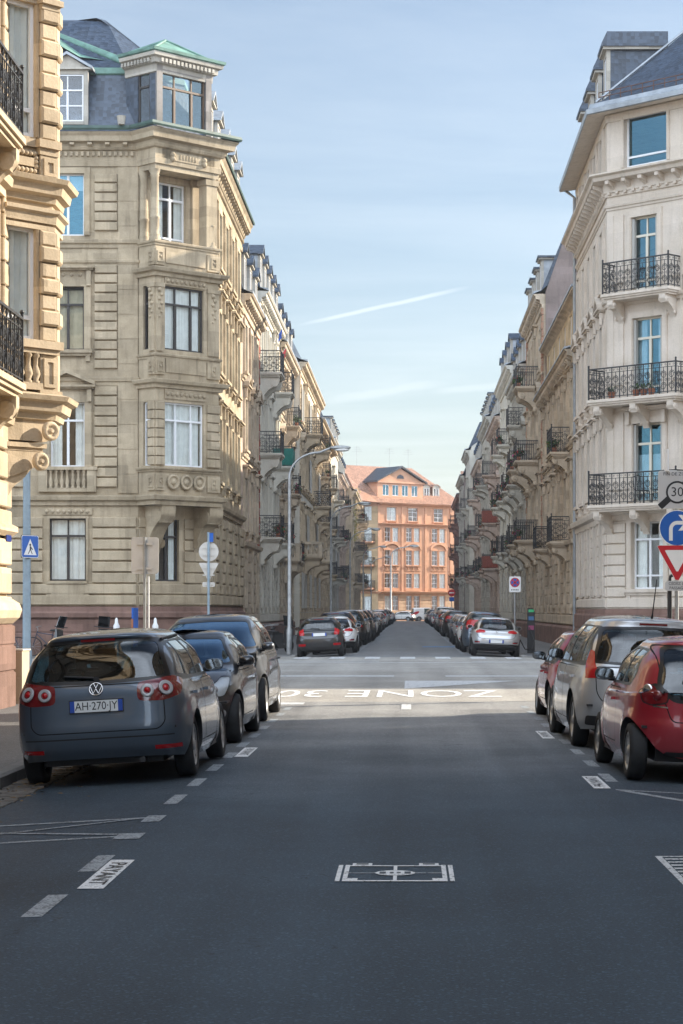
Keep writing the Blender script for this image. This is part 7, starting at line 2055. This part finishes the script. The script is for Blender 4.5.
def far_cars():
    proto = {}
    def mk(kind, colour, label, detail=1):
        k = dict(paint=PAINT[colour], antenna=False, spokes=5)
        if kind == 'small':
            P = hatch(L=4.03, W=1.73, H=1.48, wb=2.54, belt=.95, r=.31, ro=.64, plate_r=.82, **k); P['lamps'] = [('tail_light', [('r', .52, .80), ('r', .56, 1.02), ('s', -1.78, 1.05), ('s', -1.66, .98), ('r', .72, .80)]), ]
            P['extra'] = [('reflector', 'r', [(.5, .42), (.76, .42), (.76, .5), (.5, .5)], 0)]
        elif kind == 'hatch':
            P = hatch(L=4.3, W=1.81, H=1.47, wb=2.64, belt=.95, r=.32, ro=.74, plate_r=.56, rwb=.2, rwt=.62, wroof=.57, nr=[4, 4.4, 4.2, 4.2, 3], **k)
            P['lamps'] = [('tail_light', [('r', .40, .87), ('r', .42, .95), ('r', .66, .99), ('s', -1.85, .99), ('s', -1.78, .92), ('r', .74, .84)])]
            P['rearwin'] = [(0, 1.0), (.60, 1.04), (.50, 1.32), (0, 1.35)]; P['skirt'] = .13
            P['extra'] = [('reflector', 'r', [(.6, .50), (.78, .5), (.78, .54), (.6, .54)], 0)]
        elif kind == 'mpv':
            P = hatch(L=4.4, W=1.82, H=1.66, wb=2.7, belt=1.02, r=.325, ro=.82, nose=.84, plate_r=.8, zcowl=1.08, wroof=.63, **k); P['lamps'] = [('tail_light', [('r', .70, .9), ('r', .72, 1.3), ('s', -2.0, 1.3), ('s', -1.95, .9)])]
        elif kind == 'suv':
            P = hatch(L=4.45, W=1.84, H=1.72, wb=2.65, belt=1.1, r=.35, ro=.86, nose=.95, plate_r=.86, zcowl=1.14, wroof=.63, **k); P['skirt'] = .2; P['lamps'] = [('tail_light', [('r', .66, .86), ('r', .68, 1.12), ('s', -2.04, 1.14), ('s', -1.96, .88)])]
        elif kind == 'van':
            P = hatch(L=4.9, W=1.93, H=1.95, wb=3.0, belt=1.1, r=.33, ro=.95, nose=.95, zcowl=1.2, rwb=.03, rwt=.1, wroof=.80, plate_r=.7, nr=[8, 9, 9, 8, 4], doors=2, **k)
            P['glass'] = P['glass'][:1]; q = P['glass'][0]; P['dlo'] = offset(q, .03); P['lamps'] = [('tail_light', [('r', .82, .8), ('r', .82, 1.3), ('r', .92, 1.3), ('r', .92, .8)])]
        return build_car(P, 'parked_car' if kind != 'van' else 'parked_van', label, 'cars parked along the far street', detail)[0]
    def put(o, side, Y, dx=0.0, dy=0.0, h=90):
        place(o, side * (3.02 + dx) + (0 if side > 0 else -.02), Y, h, 2.6 * side, -.045); return o
    # left row
    a = put(mk('small', 'black', 'black hatchback with lit red tail lamps, first in the far left row', 2), -1, 77.7, .2)
    b = put(mk('hatch', 'white', 'white hatchback behind the black one in the far left row', 1), -1, 83.4, -.12)
    c = put(mk('mpv', 'navy', 'dark people carrier, third in the far left row', 1), -1, 88.8)
    d = put(mk('hatch', 'grey', 'mid grey hatchback between the dark people carrier and the black off-roader', 1), -1, 94.6, .05)
    e = put(mk('suv', 'black', 'tall black off-roader in the far left row', 1), -1, 100.3, -.1)
    # right row
    f = put(mk('hatch', 'silver', 'silver hatchback plugged in at the charging post, first in the far right row', 2), 1, 78.6, .1)
    badge(f, Car(hatch(L=4.3, W=1.81, H=1.47, wb=2.64, belt=.95, r=.32, ro=.74)), 'r', 0, .88, .06, 'lozenge')
    g = put(mk('mpv', 'darkgrey', 'tall grey people carrier right behind the silver hatchback', 1), 1, 84.6, -.1)
    h = put(mk('small', 'white', 'small white hatchback third in the far right row', 1), 1, 90.4, -.2)
    P_ = {'small': (a, 'black'), 'hatch': (b, 'white'), 'mpv': (c, 'navy'), 'suv': (e, 'black')}
    van = mk('van', 'vanwhite', 'tmp', 1)
    mesh = {k: join_tree(o, 'parked_car') for k, (o, _) in P_.items()}; mesh['van'] = join_tree(van, 'parked_van')
    base = {'small': PAINT['black'], 'hatch': PAINT['white'], 'mpv': PAINT['navy'], 'suv': PAINT['black'], 'van': PAINT['vanwhite']}
    names = {'small': 'small hatchback', 'hatch': 'hatchback', 'mpv': 'people carrier', 'suv': 'off-roader', 'van': 'van'}
    def single(kind, colour, label, X, Y, hd, roll, grp='cars parked along the far street'):
        o = link('parked_van' if kind == 'van' else 'parked_car', mesh[kind]); tag(o, label, 'van' if kind == 'van' else 'car', grp)
        for k, m in enumerate(mesh[kind].materials):
            if m == base[kind]: o.material_slots[k].link = 'OBJECT'; o.material_slots[k].material = PAINT[colour]
        place(o, X, Y, hd, roll, -.045); return o
    r = random.Random(5); cols = ['black', 'grey', 'white', 'silver', 'silver', 'silver', 'white', 'blue', 'cream', 'wine', 'grey']
    ordw = {4: 'fourth', 5: 'fifth', 6: 'sixth', 7: 'seventh', 8: 'eighth', 9: 'ninth', 10: 'tenth', 11: 'eleventh', 12: 'twelfth'}
    for side in (-1, 1):
        y = 106.0 if side < 0 else 96.2; n = 6 if side < 0 else 4
        seq = ['blue', 'silver', 'blue', 'white', 'grey', 'silver', 'black', 'wine', 'wine'] if side > 0 else ['silver', 'black', 'grey', 'blue', 'white', 'black']
        while y < 288:
            kind = r.choice(['small', 'hatch', 'hatch', 'mpv', 'suv']) ; col = seq[n - (6 if side < 0 else 4)] if n - (6 if side < 0 else 4) < len(seq) else r.choice(cols)
            if side > 0 and 19 < n < 21: kind, col = 'van', 'vanwhite'
            cw = {'navy': 'navy blue', 'cream': 'champagne', 'wine': 'wine red', 'darkgrey': 'dark grey', 'vanwhite': 'white'}.get(col, col)
            w = ordw.get(n, 'number %d' % n)
            single(kind, col, '%s %s, %s car back from the junction in the far %s row' % (cw, names[kind], w, 'left' if side < 0 else 'right'), side * (3.02 + r.uniform(-.22, .12)), y, 90 + r.uniform(-1.3, 1.3), 2.6 * side)
            y += r.uniform(5.2, 6.4) + (4 if r.random() < .1 else 0); n += 1
    single('hatch', 'white', 'white hatchback standing crosswise at the end of the street', -1.3, 298.2, 160, 0, 'vehicles crossing at the street end')
    single('van', 'vanwhite', 'white van standing crosswise at the end of the street', 2.6, 299.4, 10, 0, 'vehicles crossing at the street end')
    def kill(o):
        for ch in list(o.children): kill(ch)
        bpy.data.objects.remove(o)
    kill(van)

# ------------------------------------------------------------------ street furniture
M['galv'] = simple('galvanised pole', (.36, .37, .37), .45, .5, noise=.25, nscale=6)
M['bluegrey'] = simple('blue grey lamp post paint', (.26, .34, .40), .45, .1, noise=.15, nscale=5)
M['signback'] = simple('bare sign back', (.6, .58, .54), .5, .35, noise=.12, nscale=4)
M['sblue'] = simple('sign blue', (.008, .1, .42), .35); M['swhite'] = simple('sign white', (.78, .78, .77), .4); M['sred'] = simple('sign red', (.5, .012, .02), .35); M['sgrey'] = simple('sign grey', (.5, .5, .5), .45)
M['lampglass'] = simple('lamp glass', (.7, .7, .68), .2)

def panel(name, root, shape, w, h, z, y=-.05, mats=None, thick=.02, rot=0.0):
    """flat sign panel, front towards local -y"""
    mb = MB()
    if shape == 'rect':
        r = .05; pts = []
        for cx, cz, a0 in ((w / 2 - r, h / 2 - r, 0), (-w / 2 + r, h / 2 - r, 90), (-w / 2 + r, -h / 2 + r, 180), (w / 2 - r, -h / 2 + r, 270)):
            for k in range(4): a = R(a0 + 30 * k); pts.append((cx + r * math.cos(a), cz + r * math.sin(a)))
    elif shape == 'disc': pts = [(w / 2 * math.cos(2 * math.pi * k / 28), w / 2 * math.sin(2 * math.pi * k / 28)) for k in range(28)]
    elif shape == 'tri': pts = [(-w / 2, h / 2), (-w / 2 + .04, h / 2 + .015), (w / 2 - .04, h / 2 + .015), (w / 2, h / 2), (.03, -h / 2), (-.03, -h / 2)]
    mb.prism([(x, zz + z) for x, zz in reversed(pts)], y - thick, y, 'y', 1)
    return mb, [(x, zz + z) for x, zz in pts]

def flat(mb, pts, y, mat):
    mb.add([(x, y, z) for x, z in pts], [tuple(range(len(pts)))], mat)

def scale_pts(pts, s, c): return [(c[0] + (x - c[0]) * s, c[1] + (z - c[1]) * s) for x, z in pts]

def brackets(mb, zs, w, y=-.05):
    for z in zs: mb.box(-w * .3, w * .3, y + .001, y + .03, z - .018, z + .018); mb.box(-.05, .05, y + .03, .06, z - .03, z + .03)

def signs():
    # --- group on the right: end of 30 zone, turn right, give way
    r = tag(empty('traffic_sign', (5.06, 40, .02)), 'post with end of 30 zone, blue right arrow and red give way triangle', 'traffic sign', 'sign posts')
    mb = MB(); mb.tube([(0, 0, 0), (0, 0, 4.3)], .04, 10); mb.build('pole', M['galv'], r)
    mb = MB(); mb.tube([(-.13, .03, 0), (-.13, .03, 2.2)], .045, 10); mb.tube([(-.13, .03, 2.2), (-.12, .0, 2.3), (0, 0, 2.36)], .03, 6); mb.build('brace_pole', M['plastic'], r)
    mb, pts = panel('zone', r, 'rect', .72, .72, 3.95); c = (0, 3.95); y = -.0702
    flat(mb, scale_pts(pts, .97, c), y, 0)
    q = [(-.31, 3.62), (-.21, 3.62), (.31, 4.12), (.31, 4.22), (.21, 4.22), (-.31, 3.72)]
    bar = seg(-.33, 3.62, .33, 4.22, .12)
    flat(mb, [(p[0], p[1]) for p in bar], y - .002, 2)
    n = 26; cir = lambda rr: [(rr * math.cos(2 * math.pi * k / n), 3.9 + rr * math.sin(2 * math.pi * k / n)) for k in range(n)]
    flat(mb, cir(.215), y - .004, 2); flat(mb, cir(.178), y - .006, 0)
    add_text(mb, '30', .25, basis((0, y - .008, 3.9), (1, 0, 0), (0, 0, 1)), 2, 0); add_text(mb, 'FIN DE ZONE', .088, basis((0, y - .003, 4.245), (1, 0, 0), (0, 0, 1)), 2, 0)
    mb.build('sign_panel', [M['sgrey'], M['signback'], M['ink']], r)
    mb, pts = panel('arrow', r, 'disc', .70, .70, 3.22); c = (0, 3.22)
    flat(mb, scale_pts(pts, .985, c), y, 2); flat(mb, scale_pts(pts, .94, c), y - .002, 0)
    for s in (rect(-.155, -.085, 2.98, 3.2), ): flat(mb, s, y - .004, 2)
    arc = []
    for k in range(7): a = math.pi - math.pi / 2 * k / 6; arc.append((-.0 + .155 * math.cos(a), 3.2 + .155 * math.sin(a)))
    for k in range(6, -1, -1): a = math.pi - math.pi / 2 * k / 6; arc.append((-.0 + .085 * math.cos(a), 3.2 + .085 * math.sin(a)))
    flat(mb, arc, y - .004, 2); flat(mb, rect(0, .2, 3.285, 3.355), y - .004, 2)
    for sg in (1, -1): flat(mb, [(.23, 3.32), (.1, 3.32 + sg * .15), (.02, 3.32 + sg * .15), (.14, 3.32)], y - .005, 2)
    mb.build('sign_panel', [M['sblue'], M['signback'], M['swhite']], r)
    mb, pts = panel('yield', r, 'tri', .78, .66, 2.55); c = (0, 2.61)
    flat(mb, scale_pts(pts, .985, c), y, 2); flat(mb, scale_pts(pts, .97, c), y - .002, 0); flat(mb, scale_pts(pts, .6, (0, 2.66)), y - .004, 2)
    mb.build('sign_panel', [M['sred'], M['signback'], M['swhite']], r)
    mb, pts = panel('plate', r, 'rect', .46, .19, 2.12); flat(mb, scale_pts(pts, .97, (0, 2.12)), y, 0)
    add_text(mb, 'CÉDEZ LE', .075, basis((0, y - .003, 2.162), (1, 0, 0), (0, 0, 1)), 2, 0); add_text(mb, 'PASSAGE', .075, basis((0, y - .003, 2.078), (1, 0, 0), (0, 0, 1)), 2, 0)
    mb.build('sign_panel', [M['sgrey'], M['signback'], M['ink']], r)
    mb = MB(); mb.box(-.21, -.17, -.16, .2, 4.3, 4.72); mb.box(-.169, -.165, -.13, .1, 4.33, 4.69, 1); mb.box(-.19, 0, -.01, .01, 4.25, 4.32); mb.build('side_panel', [M['swhite'], M['sblue']], r)
    r.location.x += .02
    # --- left: back of a rectangular zone sign
    r = tag(empty('traffic_sign', (-5.05, 40, .02)), 'bare back of a rectangular sign on a pole behind the parked cars', 'traffic sign', 'sign posts')
    mb = MB(); mb.tube([(0, -.03, 0), (0, -.03, 3.05)], .03, 10); mb.build('pole', M['galv'], r)
    mb = MB(); mb.tube([(.07, 0, 0), (.07, 0, 2.3)], .018, 8); mb.build('brace_pole', M['swhite'], r)
    mb, pts = panel('back', r, 'rect', .52, .70, 2.7, .03); brackets(mb, (2.45, 2.92), .5, -.04); mb.m = [1] * len(mb.m); mb.build('sign_panel', [M['signback'], M['signback']], r)
    # --- left, across the junction: backs of a disc and a triangle
    r = tag(empty('traffic_sign', (-6.73, 70.2, .02)), 'backs of a round and a triangular sign by the grey corner house', 'traffic sign', 'sign posts')
    mb = MB(); mb.tube([(0, -.04, 0), (0, -.04, 4.25)], .04, 8); mb.build('pole', M['bluegrey'], r)
    for sh, w, h, z in (('disc', .66, .66, 3.6), ('tri', .66, .56, 2.93), ('rect', .42, .16, 2.5)):
        mb, pts = panel('back', r, sh, w, h, z, .02); brackets(mb, (z + .12, z - .12) if sh != 'rect' else (z,), w, -.03); mb.m = [1] * len(mb.m); mb.build('sign_panel', [M['signback'], M['signback']], r)
    mb = MB(); mb.box(.02, .16, -.06, -.04, 3.92, 4.22); mb.build('street_number_plate', M['sblue'], r)
    # --- no stopping sign by the charging car
    r = tag(empty('traffic_sign', (4.12, 82.5, .02)), 'white square no stopping sign with blue disc and red cross by the charging post', 'traffic sign', 'sign posts')
    mb = MB(); mb.tube([(0, 0, 0), (0, 0, 3.0)], .035, 8); mb.build('pole', M['galv'], r)
    mb, pts = panel('stop', r, 'rect', .46, .62, 2.65); y = -.071; flat(mb, scale_pts(pts, .97, (0, 2.65)), y, 0)
    d = lambda rr: [(rr * math.cos(2 * math.pi * k / 22), 2.72 + rr * math.sin(2 * math.pi * k / 22)) for k in range(22)]
    flat(mb, d(.19), y - .003, 2); flat(mb, d(.15), y - .006, 3)
    for s in (1, -1): flat(mb, seg(-.12, 2.72 - s * .12, .12, 2.72 + s * .12, .05), y - .009, 2)
    for k in range(5): flat(mb, rect(-.15 + k * .062, -.11 + k * .062, 2.41, 2.45), y - .003, 4)
    mb.build('sign_panel', [M['swhite'], M['signback'], M['sred'], M['sblue'], M['ink']], r)
    # --- signs at the far end on the right
    r = tag(empty('traffic_sign', (5.2, 262, .02)), 'small red round sign with blue plates at the far right end of the street', 'traffic sign', 'sign posts')
    mb = MB(); mb.tube([(0, 0, 0), (0, 0, 4.2)], .05, 6); mb.build('pole', M['galv'], r)
    mb, pts = panel('x', r, 'disc', .9, .9, 3.7); flat(mb, pts, -.072, 0); flat(mb, rect(-.3, .3, 3.63, 3.77), -.075, 2); mb.build('sign_panel', [M['sred'], M['signback'], M['swhite']], r)
    mb, pts = panel('x', r, 'rect', .6, .5, 2.9); flat(mb, pts, -.072, 0); mb.build('sign_panel', [M['sblue'], M['signback']], r)
    # --- lamp mast with pedestrian crossing sign
    r = tag(empty('lamp_post', (-10.95, 60, 0)), 'thick pale blue lamp mast carrying a pedestrian crossing sign, by the near left house', 'lamp post', 'street lamps')
    mb = MB(); mb.lathe([(.15, 0), (.15, .5), (.12, .6), (.11, 4), (.09, 8.0)], 0, 0, 0, 14); mb.build('pole', M['bluegrey'], r)
    mb = MB(); mb.tube([(0, 0, 7.9), (0, -.3, 8.3), (0, -1.2, 8.5)], .05, 8); mb.build('arm', M['bluegrey'], r)
    mb = MB(); mb.sphere((0, -1.5, 8.5), .2, 10, 6, 0, (.8, 2, .45)); mb.build('lamp_head', M['galv'], r)
    mb, pts = panel('ped', r, 'rect', .66, .66, 3.48, -.12); y = -.142
    flat(mb, scale_pts(pts, .97, (0, 3.48)), y, 2); flat(mb, scale_pts(pts, .92, (0, 3.48)), y - .002, 0)
    flat(mb, [(-.24, 3.24), (.24, 3.24), (0, 3.70)], y - .004, 2)
    flat(mb, [(.0 + .035 * math.cos(a), 3.53 + .035 * math.sin(a)) for a in np.linspace(0, 5.8, 9)], y - .006, 1)
    for s in (((-.02, 3.49), (.03, 3.49), (.03, 3.38), (-.02, 3.38)), ((-.02, 3.39), (.01, 3.39), (-.06, 3.27), (-.09, 3.27)), ((.0, 3.39), (.03, 3.39), (.09, 3.27), (.06, 3.27)), ((.03, 3.48), (.1, 3.4), (.08, 3.38), (.02, 3.44))): flat(mb, s, y - .006, 1)
    o = mb.build('sign_panel', [M['sblue'], M['ink'], M['swhite']], r); o.rotation_euler = (0, 0, R(52)); 
    # --- arm lamps along the left kerb
    def lamp(x, y, h, arm, label, s=1.0):
        r = tag(empty('street_lamp', (x, y, .02)), label, 'street lamp', 'street lamps')
        mb = MB(); mb.lathe([(.11 * s, 0), (.11 * s, .9), (.075 * s, 1.0), (.055 * s, h * .86)], 0, 0, 0, 12); mb.build('pole', M['galv'], r)
        pts = [(0, 0, h * .86)]
        for k in range(1, 10): a = math.pi / 2 * k / 9; pts.append((arm * .75 * (1 - math.cos(a)), 0, h * .86 + (h * .12) * math.sin(a)))
        pts.append((arm, 0, h)); mb = MB(); mb.tube(pts, [.052 * s] + [.04 * s] * 10, 8); mb.build('arm', M['galv'], r)
        mb = MB(); mb.sphere((arm + .38 * s, 0, h + .02), .17 * s, 12, 8, 0, (2.4, .8, .5)); o = mb.build('lamp_head', M['galv'], r)
        m2 = MB(); m2.sphere((arm + .45 * s, 0, h - .05 * s), .17 * s, 10, 6, 0, (1.7, .75, .45)); m2.build('lamp_glass', M['lampglass'], o)
    for y, lab in ((78, 'nearest arm lamp beside the black hatchback, curving over the far street'), (119, 'second arm lamp along the far left kerb, curving over the parked cars'), (157, 'third arm lamp along the far left kerb in front of the sandy house'), (201, 'fourth arm lamp along the far left kerb, slender in the distance'), (242, 'fifth arm lamp on the far left kerb near the street end')):
        lamp(-4.48, y, 7.65, 1.5, lab)
    lamp(-2.7, 297, 10.6, 2.6, 'tall pale lamp in front of the orange house at the street end', 1.8)

def furniture():
    # utility cabinet against the near left house
    r = tag(empty('utility_cabinet', (-6.98, 37.35, .02), R(-8)), 'narrow beige utility cabinet against the near left corner house', 'cabinet')
    mb = MB(); mb.box(-.17, .15, -.2, .2, 0, .94); mb.build('body', simple('beige cabinet', (.5, .4, .28), .6, noise=.15, nscale=4), r)
    mb = MB(); mb.box(-.19, .17, -.22, .22, .942, .97); mb.build('lid', simple('pale cabinet lid', (.55, .5, .42), .6), r)
    mb = MB(); mb.box(-.15, .13, -.212, -.201, .05, .45); mb.box(-.15, .13, -.212, -.201, .47, .9); mb.build('door', simple('cabinet door', (.4, .3, .19), .6), r)
    # charging post and its cable
    r = tag(empty('charging_post', (4.62, 80.2, .02)), 'black charging post with green, blue and pink labels behind the silver hatchback', 'charging post')
    mb = MB(); mb.prism([(-.14, 0), (.14, 0), (.14, 1.6), (.04, 1.72), (-.14, 1.72)], -.12, .12, 'y'); mb.build('body', M['plastic'], r)
    for nm, z0, z1, c in (('status_light', 1.56, 1.66, (.02, .22, .09)), ('screen', 1.25, 1.4, (.04, .12, .25)), ('label_panel', .88, 1.05, (.26, .05, .12))):
        mb = MB(); mb.box(-.1, .1, -.135, -.121, z0, z1); mb.build(nm, simple(nm, c, .3, emit=c if nm == 'status_light' else None, es=.25), r)
    mb = MB(); mb.tube([(4.55, 80.05, 1.0), (4.72, 79.7, .5), (4.6, 79.2, .16), (4.3, 78.6, .2), (4.05, 77.9, .62)], .018, 6)
    tag(mb.build('charging_cable', M['plastic']), 'black charging cable drooping from the post to the silver hatchback', 'cable')
    # bollards and a blue pennant by the corner house
    for k, (x, lab) in enumerate(((-10.05, 'white topped bollard, left one of two before the grey corner house'), (-8.72, 'white topped bollard, right one of two before the grey corner house'))):
        r = tag(empty('bollard', (x, 71.9, .02)), lab, 'bollard', 'bollards before the corner house')
        mb = MB(); mb.lathe([(.09, 0), (.08, .95), (.001, .95)], 0, 0, 0, 12); mb.build('post', M['galv'], r)
        mb = MB(); mb.lathe([(.1, .95), (.11, 1.1), (.06, 1.2), (.05, 1.32), (.02, 1.38)], 0, 0, 0, 12); mb.build('cap', M['swhite'], r)
    r = tag(empty('information_panel', (-9.3, 71.0, .02), R(84)), 'blue information panel seen almost edge on between the bollards', 'information panel')
    mb = MB(); mb.box(-.35, .35, -.03, .03, .3, 1.72); mb.build('panel', M['sblue'], r); mb = MB(); mb.box(-.42, -.36, -.03, .03, 0, 1.35); mb.build('post', M['pot'], r)
    # bicycles
    def bike():
        r = empty('bicycle', (0, 0, 0))
        for x in (-.52, .52):
            mb = MB(); n = 28; mb.tube([(x + .33 * math.cos(2 * math.pi * k / n), 0, .34 + .33 * math.sin(2 * math.pi * k / n)) for k in range(n + 1)], .02, 6, caps=False); w = mb.build('wheel', M['tyre'], r)
            sp = MB()
            for k in range(12): a = math.pi * 2 * k / 12; sp.tube([(x, .02 * (1 if k % 2 else -1), .34), (x + .31 * math.cos(a), 0, .34 + .31 * math.sin(a))], .004, 3)
            sp.build('spokes', M['galv'], w)
        mb = MB()
        for a, c in (((-.52, 0, .34), (-.12, 0, .32)), ((-.52, 0, .34), (-.2, 0, .78)), ((-.12, 0, .32), (-.22, 0, .86)), ((-.12, 0, .32), (.36, 0, .78)), ((-.2, 0, .76), (.34, 0, .84)), ((.34, 0, .9), (.52, 0, .34))): mb.tube([a, c], .018, 6)
        mb.build('frame', PAINT['navy'], r)
        mb = MB(); mb.tube([(.33, 0, .9), (.32, 0, 1.02)], .014, 6); mb.tube([(.26, -.28, 1.04), (.36, -.12, 1.05), (.36, .12, 1.05), (.26, .28, 1.04)], .014, 6); mb.build('handlebar', M['galv'], r)
        mb = MB(); mb.sphere((-.24, 0, .92), .1, 10, 6, 0, (1.4, .75, .4)); mb.build('saddle', M['plastic'], r)
        mb = MB(); mb.lathe([(.09, -.006), (.09, .006)], -.12, 0, .32, 14, 0, True, 'y'); mb.tube([(-.12, .07, .32), (-.06, .09, .17)], .01, 4); mb.tube([(-.12, -.07, .32), (-.18, -.09, .47)], .01, 4); mb.build('pedals', M['plastic'], r)
        return r
    pr = bike(); first = True
    for x, y, a, lab in ((-14.6, 75.4, 2, 'bicycle leaning at the plinth beside the near left house edge'), (-13.0, 75.3, 178, 'bicycle leaning at the plinth just right of the lamp mast'),
                         (-6.35, 83.4, 78, 'bicycle at the front of the cluster by the red pilastered house'), (-5.95, 84.1, 82, 'second bicycle in the cluster on the far left pavement'), (-5.5, 86.0, 100, 'third bicycle in the cluster on the far left pavement'), (-6.1, 88.0, 75, 'fourth bicycle further back on the far left pavement'), (-5.2, 80.4, 96, 'bicycle standing nearest the black hatchback by the lamp')):
        o = pr if first else copy_tree(pr); first = False
        o.location = (x, y, .02); o.rotation_euler = (R(-6), 0, R(a)); tag(o, lab, 'bicycle', 'parked bicycles')
    # motor scooters
    def scooter():
        r = empty('motor_scooter', (0, 0, 0))
        for x in (-.6, .62):
            mb = MB(); mb.lathe([(.13, -.05), (.24, -.06), (.27, -.03), (.27, .03), (.24, .06), (.13, .05)], x, 0, .27, 18, 0, True, 'y'); w = mb.build('wheel', M['tyre'], r)
            mb = MB(); mb.lathe([(.13, -.04), (.03, -.05), (.03, .05), (.13, .04)], x, 0, .27, 14, 0, True, 'y'); mb.build('rim', M['alloy'], w)
        mb = MB(); mb.prism([(-.85, .5), (-.8, .72), (-.1, .74), (-.05, .35), (.3, .3), (.42, .35), (.5, .95), (.56, 1.0), (.62, .55), (.55, .4), (.45, .22), (-.3, .2), (-.6, .45)], -.17, .17, 'y'); mb.build('body', PAINT['black'], r)
        mb = MB(); mb.prism([(-.82, .725), (-.85, .86), (-.4, .86), (-.3, .8), (-.08, .78), (-.06, .745)], -.15, .15, 'y'); mb.build('seat', M['plastic'], r)
        mb = MB(); mb.tube([(.45, -.34, 1.06), (.5, 0, 1.04), (.45, .34, 1.06)], .018, 6); mb.build('handlebar', M['plastic'], r)
        mb = MB(); mb.prism([(.5, 1.02), (.36, 1.42), (.38, 1.43), (.53, 1.03)], -.2, .2, 'y'); mb.build('windscreen', M['car_glass_d'], r)
        return r
    pr = scooter()
    for k, (x, y, a, lab) in enumerate(((-11.75, 72.5, 150, 'black motor scooter with screen seen over the dark grey car roof, left one'), (-10.7, 72.8, 100, 'black motor scooter seen over the dark grey car roof beside the bollard'), (-4.95, 79.6, 60, 'black motor scooter on the pavement beside the arm lamp'))):
        o = pr if k == 0 else copy_tree(pr); o.location = (x, y, .02); o.rotation_euler = (R(5), 0, R(a)); tag(o, lab, 'motor scooter', 'parked motor scooters')
    # flags on the left row
    for k, (y, z, c, lab) in enumerate(((114.0, 16.2, (.02, .08, .4), 'blue flag on a slanting staff high on the left row'), (117.5, 15.6, (.45, .04, .05), 'red flag on a slanting staff high on the left row'))):
        r = tag(empty('flag', (-7.4, y, z)), lab, 'flag', 'flags on the left row'); r.scale = (.6, .6, .6)
        mb = MB(); mb.tube([(0, 0, 0), (.75, 0, 1.2)], .02, 6); mb.build('staff', M['swhite'], r)
        mb = MB(); vs = []
        for i in range(7):
            for j in range(4): vs.append((.72 - .04 * i + .03 * math.sin(i * 1.3 + j), .05 * math.sin(i * 1.7), 1.15 - .16 * i - .22 * j * .6))
        vs = [(.75 - .1 * j + .04 * math.sin(i), .06 * math.sin(i * 1.4 + j), 1.2 - .16 * j - .13 * i) for i in range(7) for j in range(4)]
        mb.add(vs, [(i * 4 + j, i * 4 + j + 1, (i + 1) * 4 + j + 1, (i + 1) * 4 + j) for i in range(6) for j in range(3)], 0, True); mb.build('cloth', simple('flag cloth', c, .8), r)
    # climbing plant in autumn yellow near the end of the left row
    r = tag(empty('climbing_plant', (-7.2, 248, 0)), 'yellow autumn creeper on the last house of the left row', 'plant')
    rr = random.Random(8); mb = MB(); mb.tube([(0, 0, 0), (.2, .4, 6), (.1, 0, 13)], [.12, .08, .03], 6); mb.build('stem', M['pot'], r)
    mb = MB()
    for i in range(26): leaf_clump(mb, (.3 + rr.uniform(0, .5), rr.uniform(-2.2, 2.2), rr.uniform(10, 16)), .7, 40, 0, rr)
    for i in range(0, len(mb.v)): pass
    mb.build('foliage', simple('yellow autumn leaves', (.42, .36, .04), .7, noise=.4, nscale=2), r)

def haze():
    m = bpy.data.materials.new('town haze'); m.use_nodes = True; nt = m.node_tree; nt.nodes.clear()
    o = nt.nodes.new('ShaderNodeOutputMaterial'); v = nt.nodes.new('ShaderNodeVolumePrincipled'); v.inputs['Density'].default_value = HAZE; v.inputs['Color'].default_value = (.86, .92, 1, 1); v.inputs['Anisotropy'].default_value = .3
    nt.links.new(v.outputs[0], o.inputs['Volume'])
    mb = MB(); mb.box(-1600, 1600, -320, 2600, -1.5, 60); h = mb.build('haze', m); tag(h, kind='stuff')
HAZE = .00042
build_ground(); build_marks(); build_left_near(); build_left_corner(); build_right_corner(); build_rows(); build_end(); build_offstage()
near_cars(); far_cars(); signs(); furniture()
haze(); build_world(25, 25, .068); build_camera()
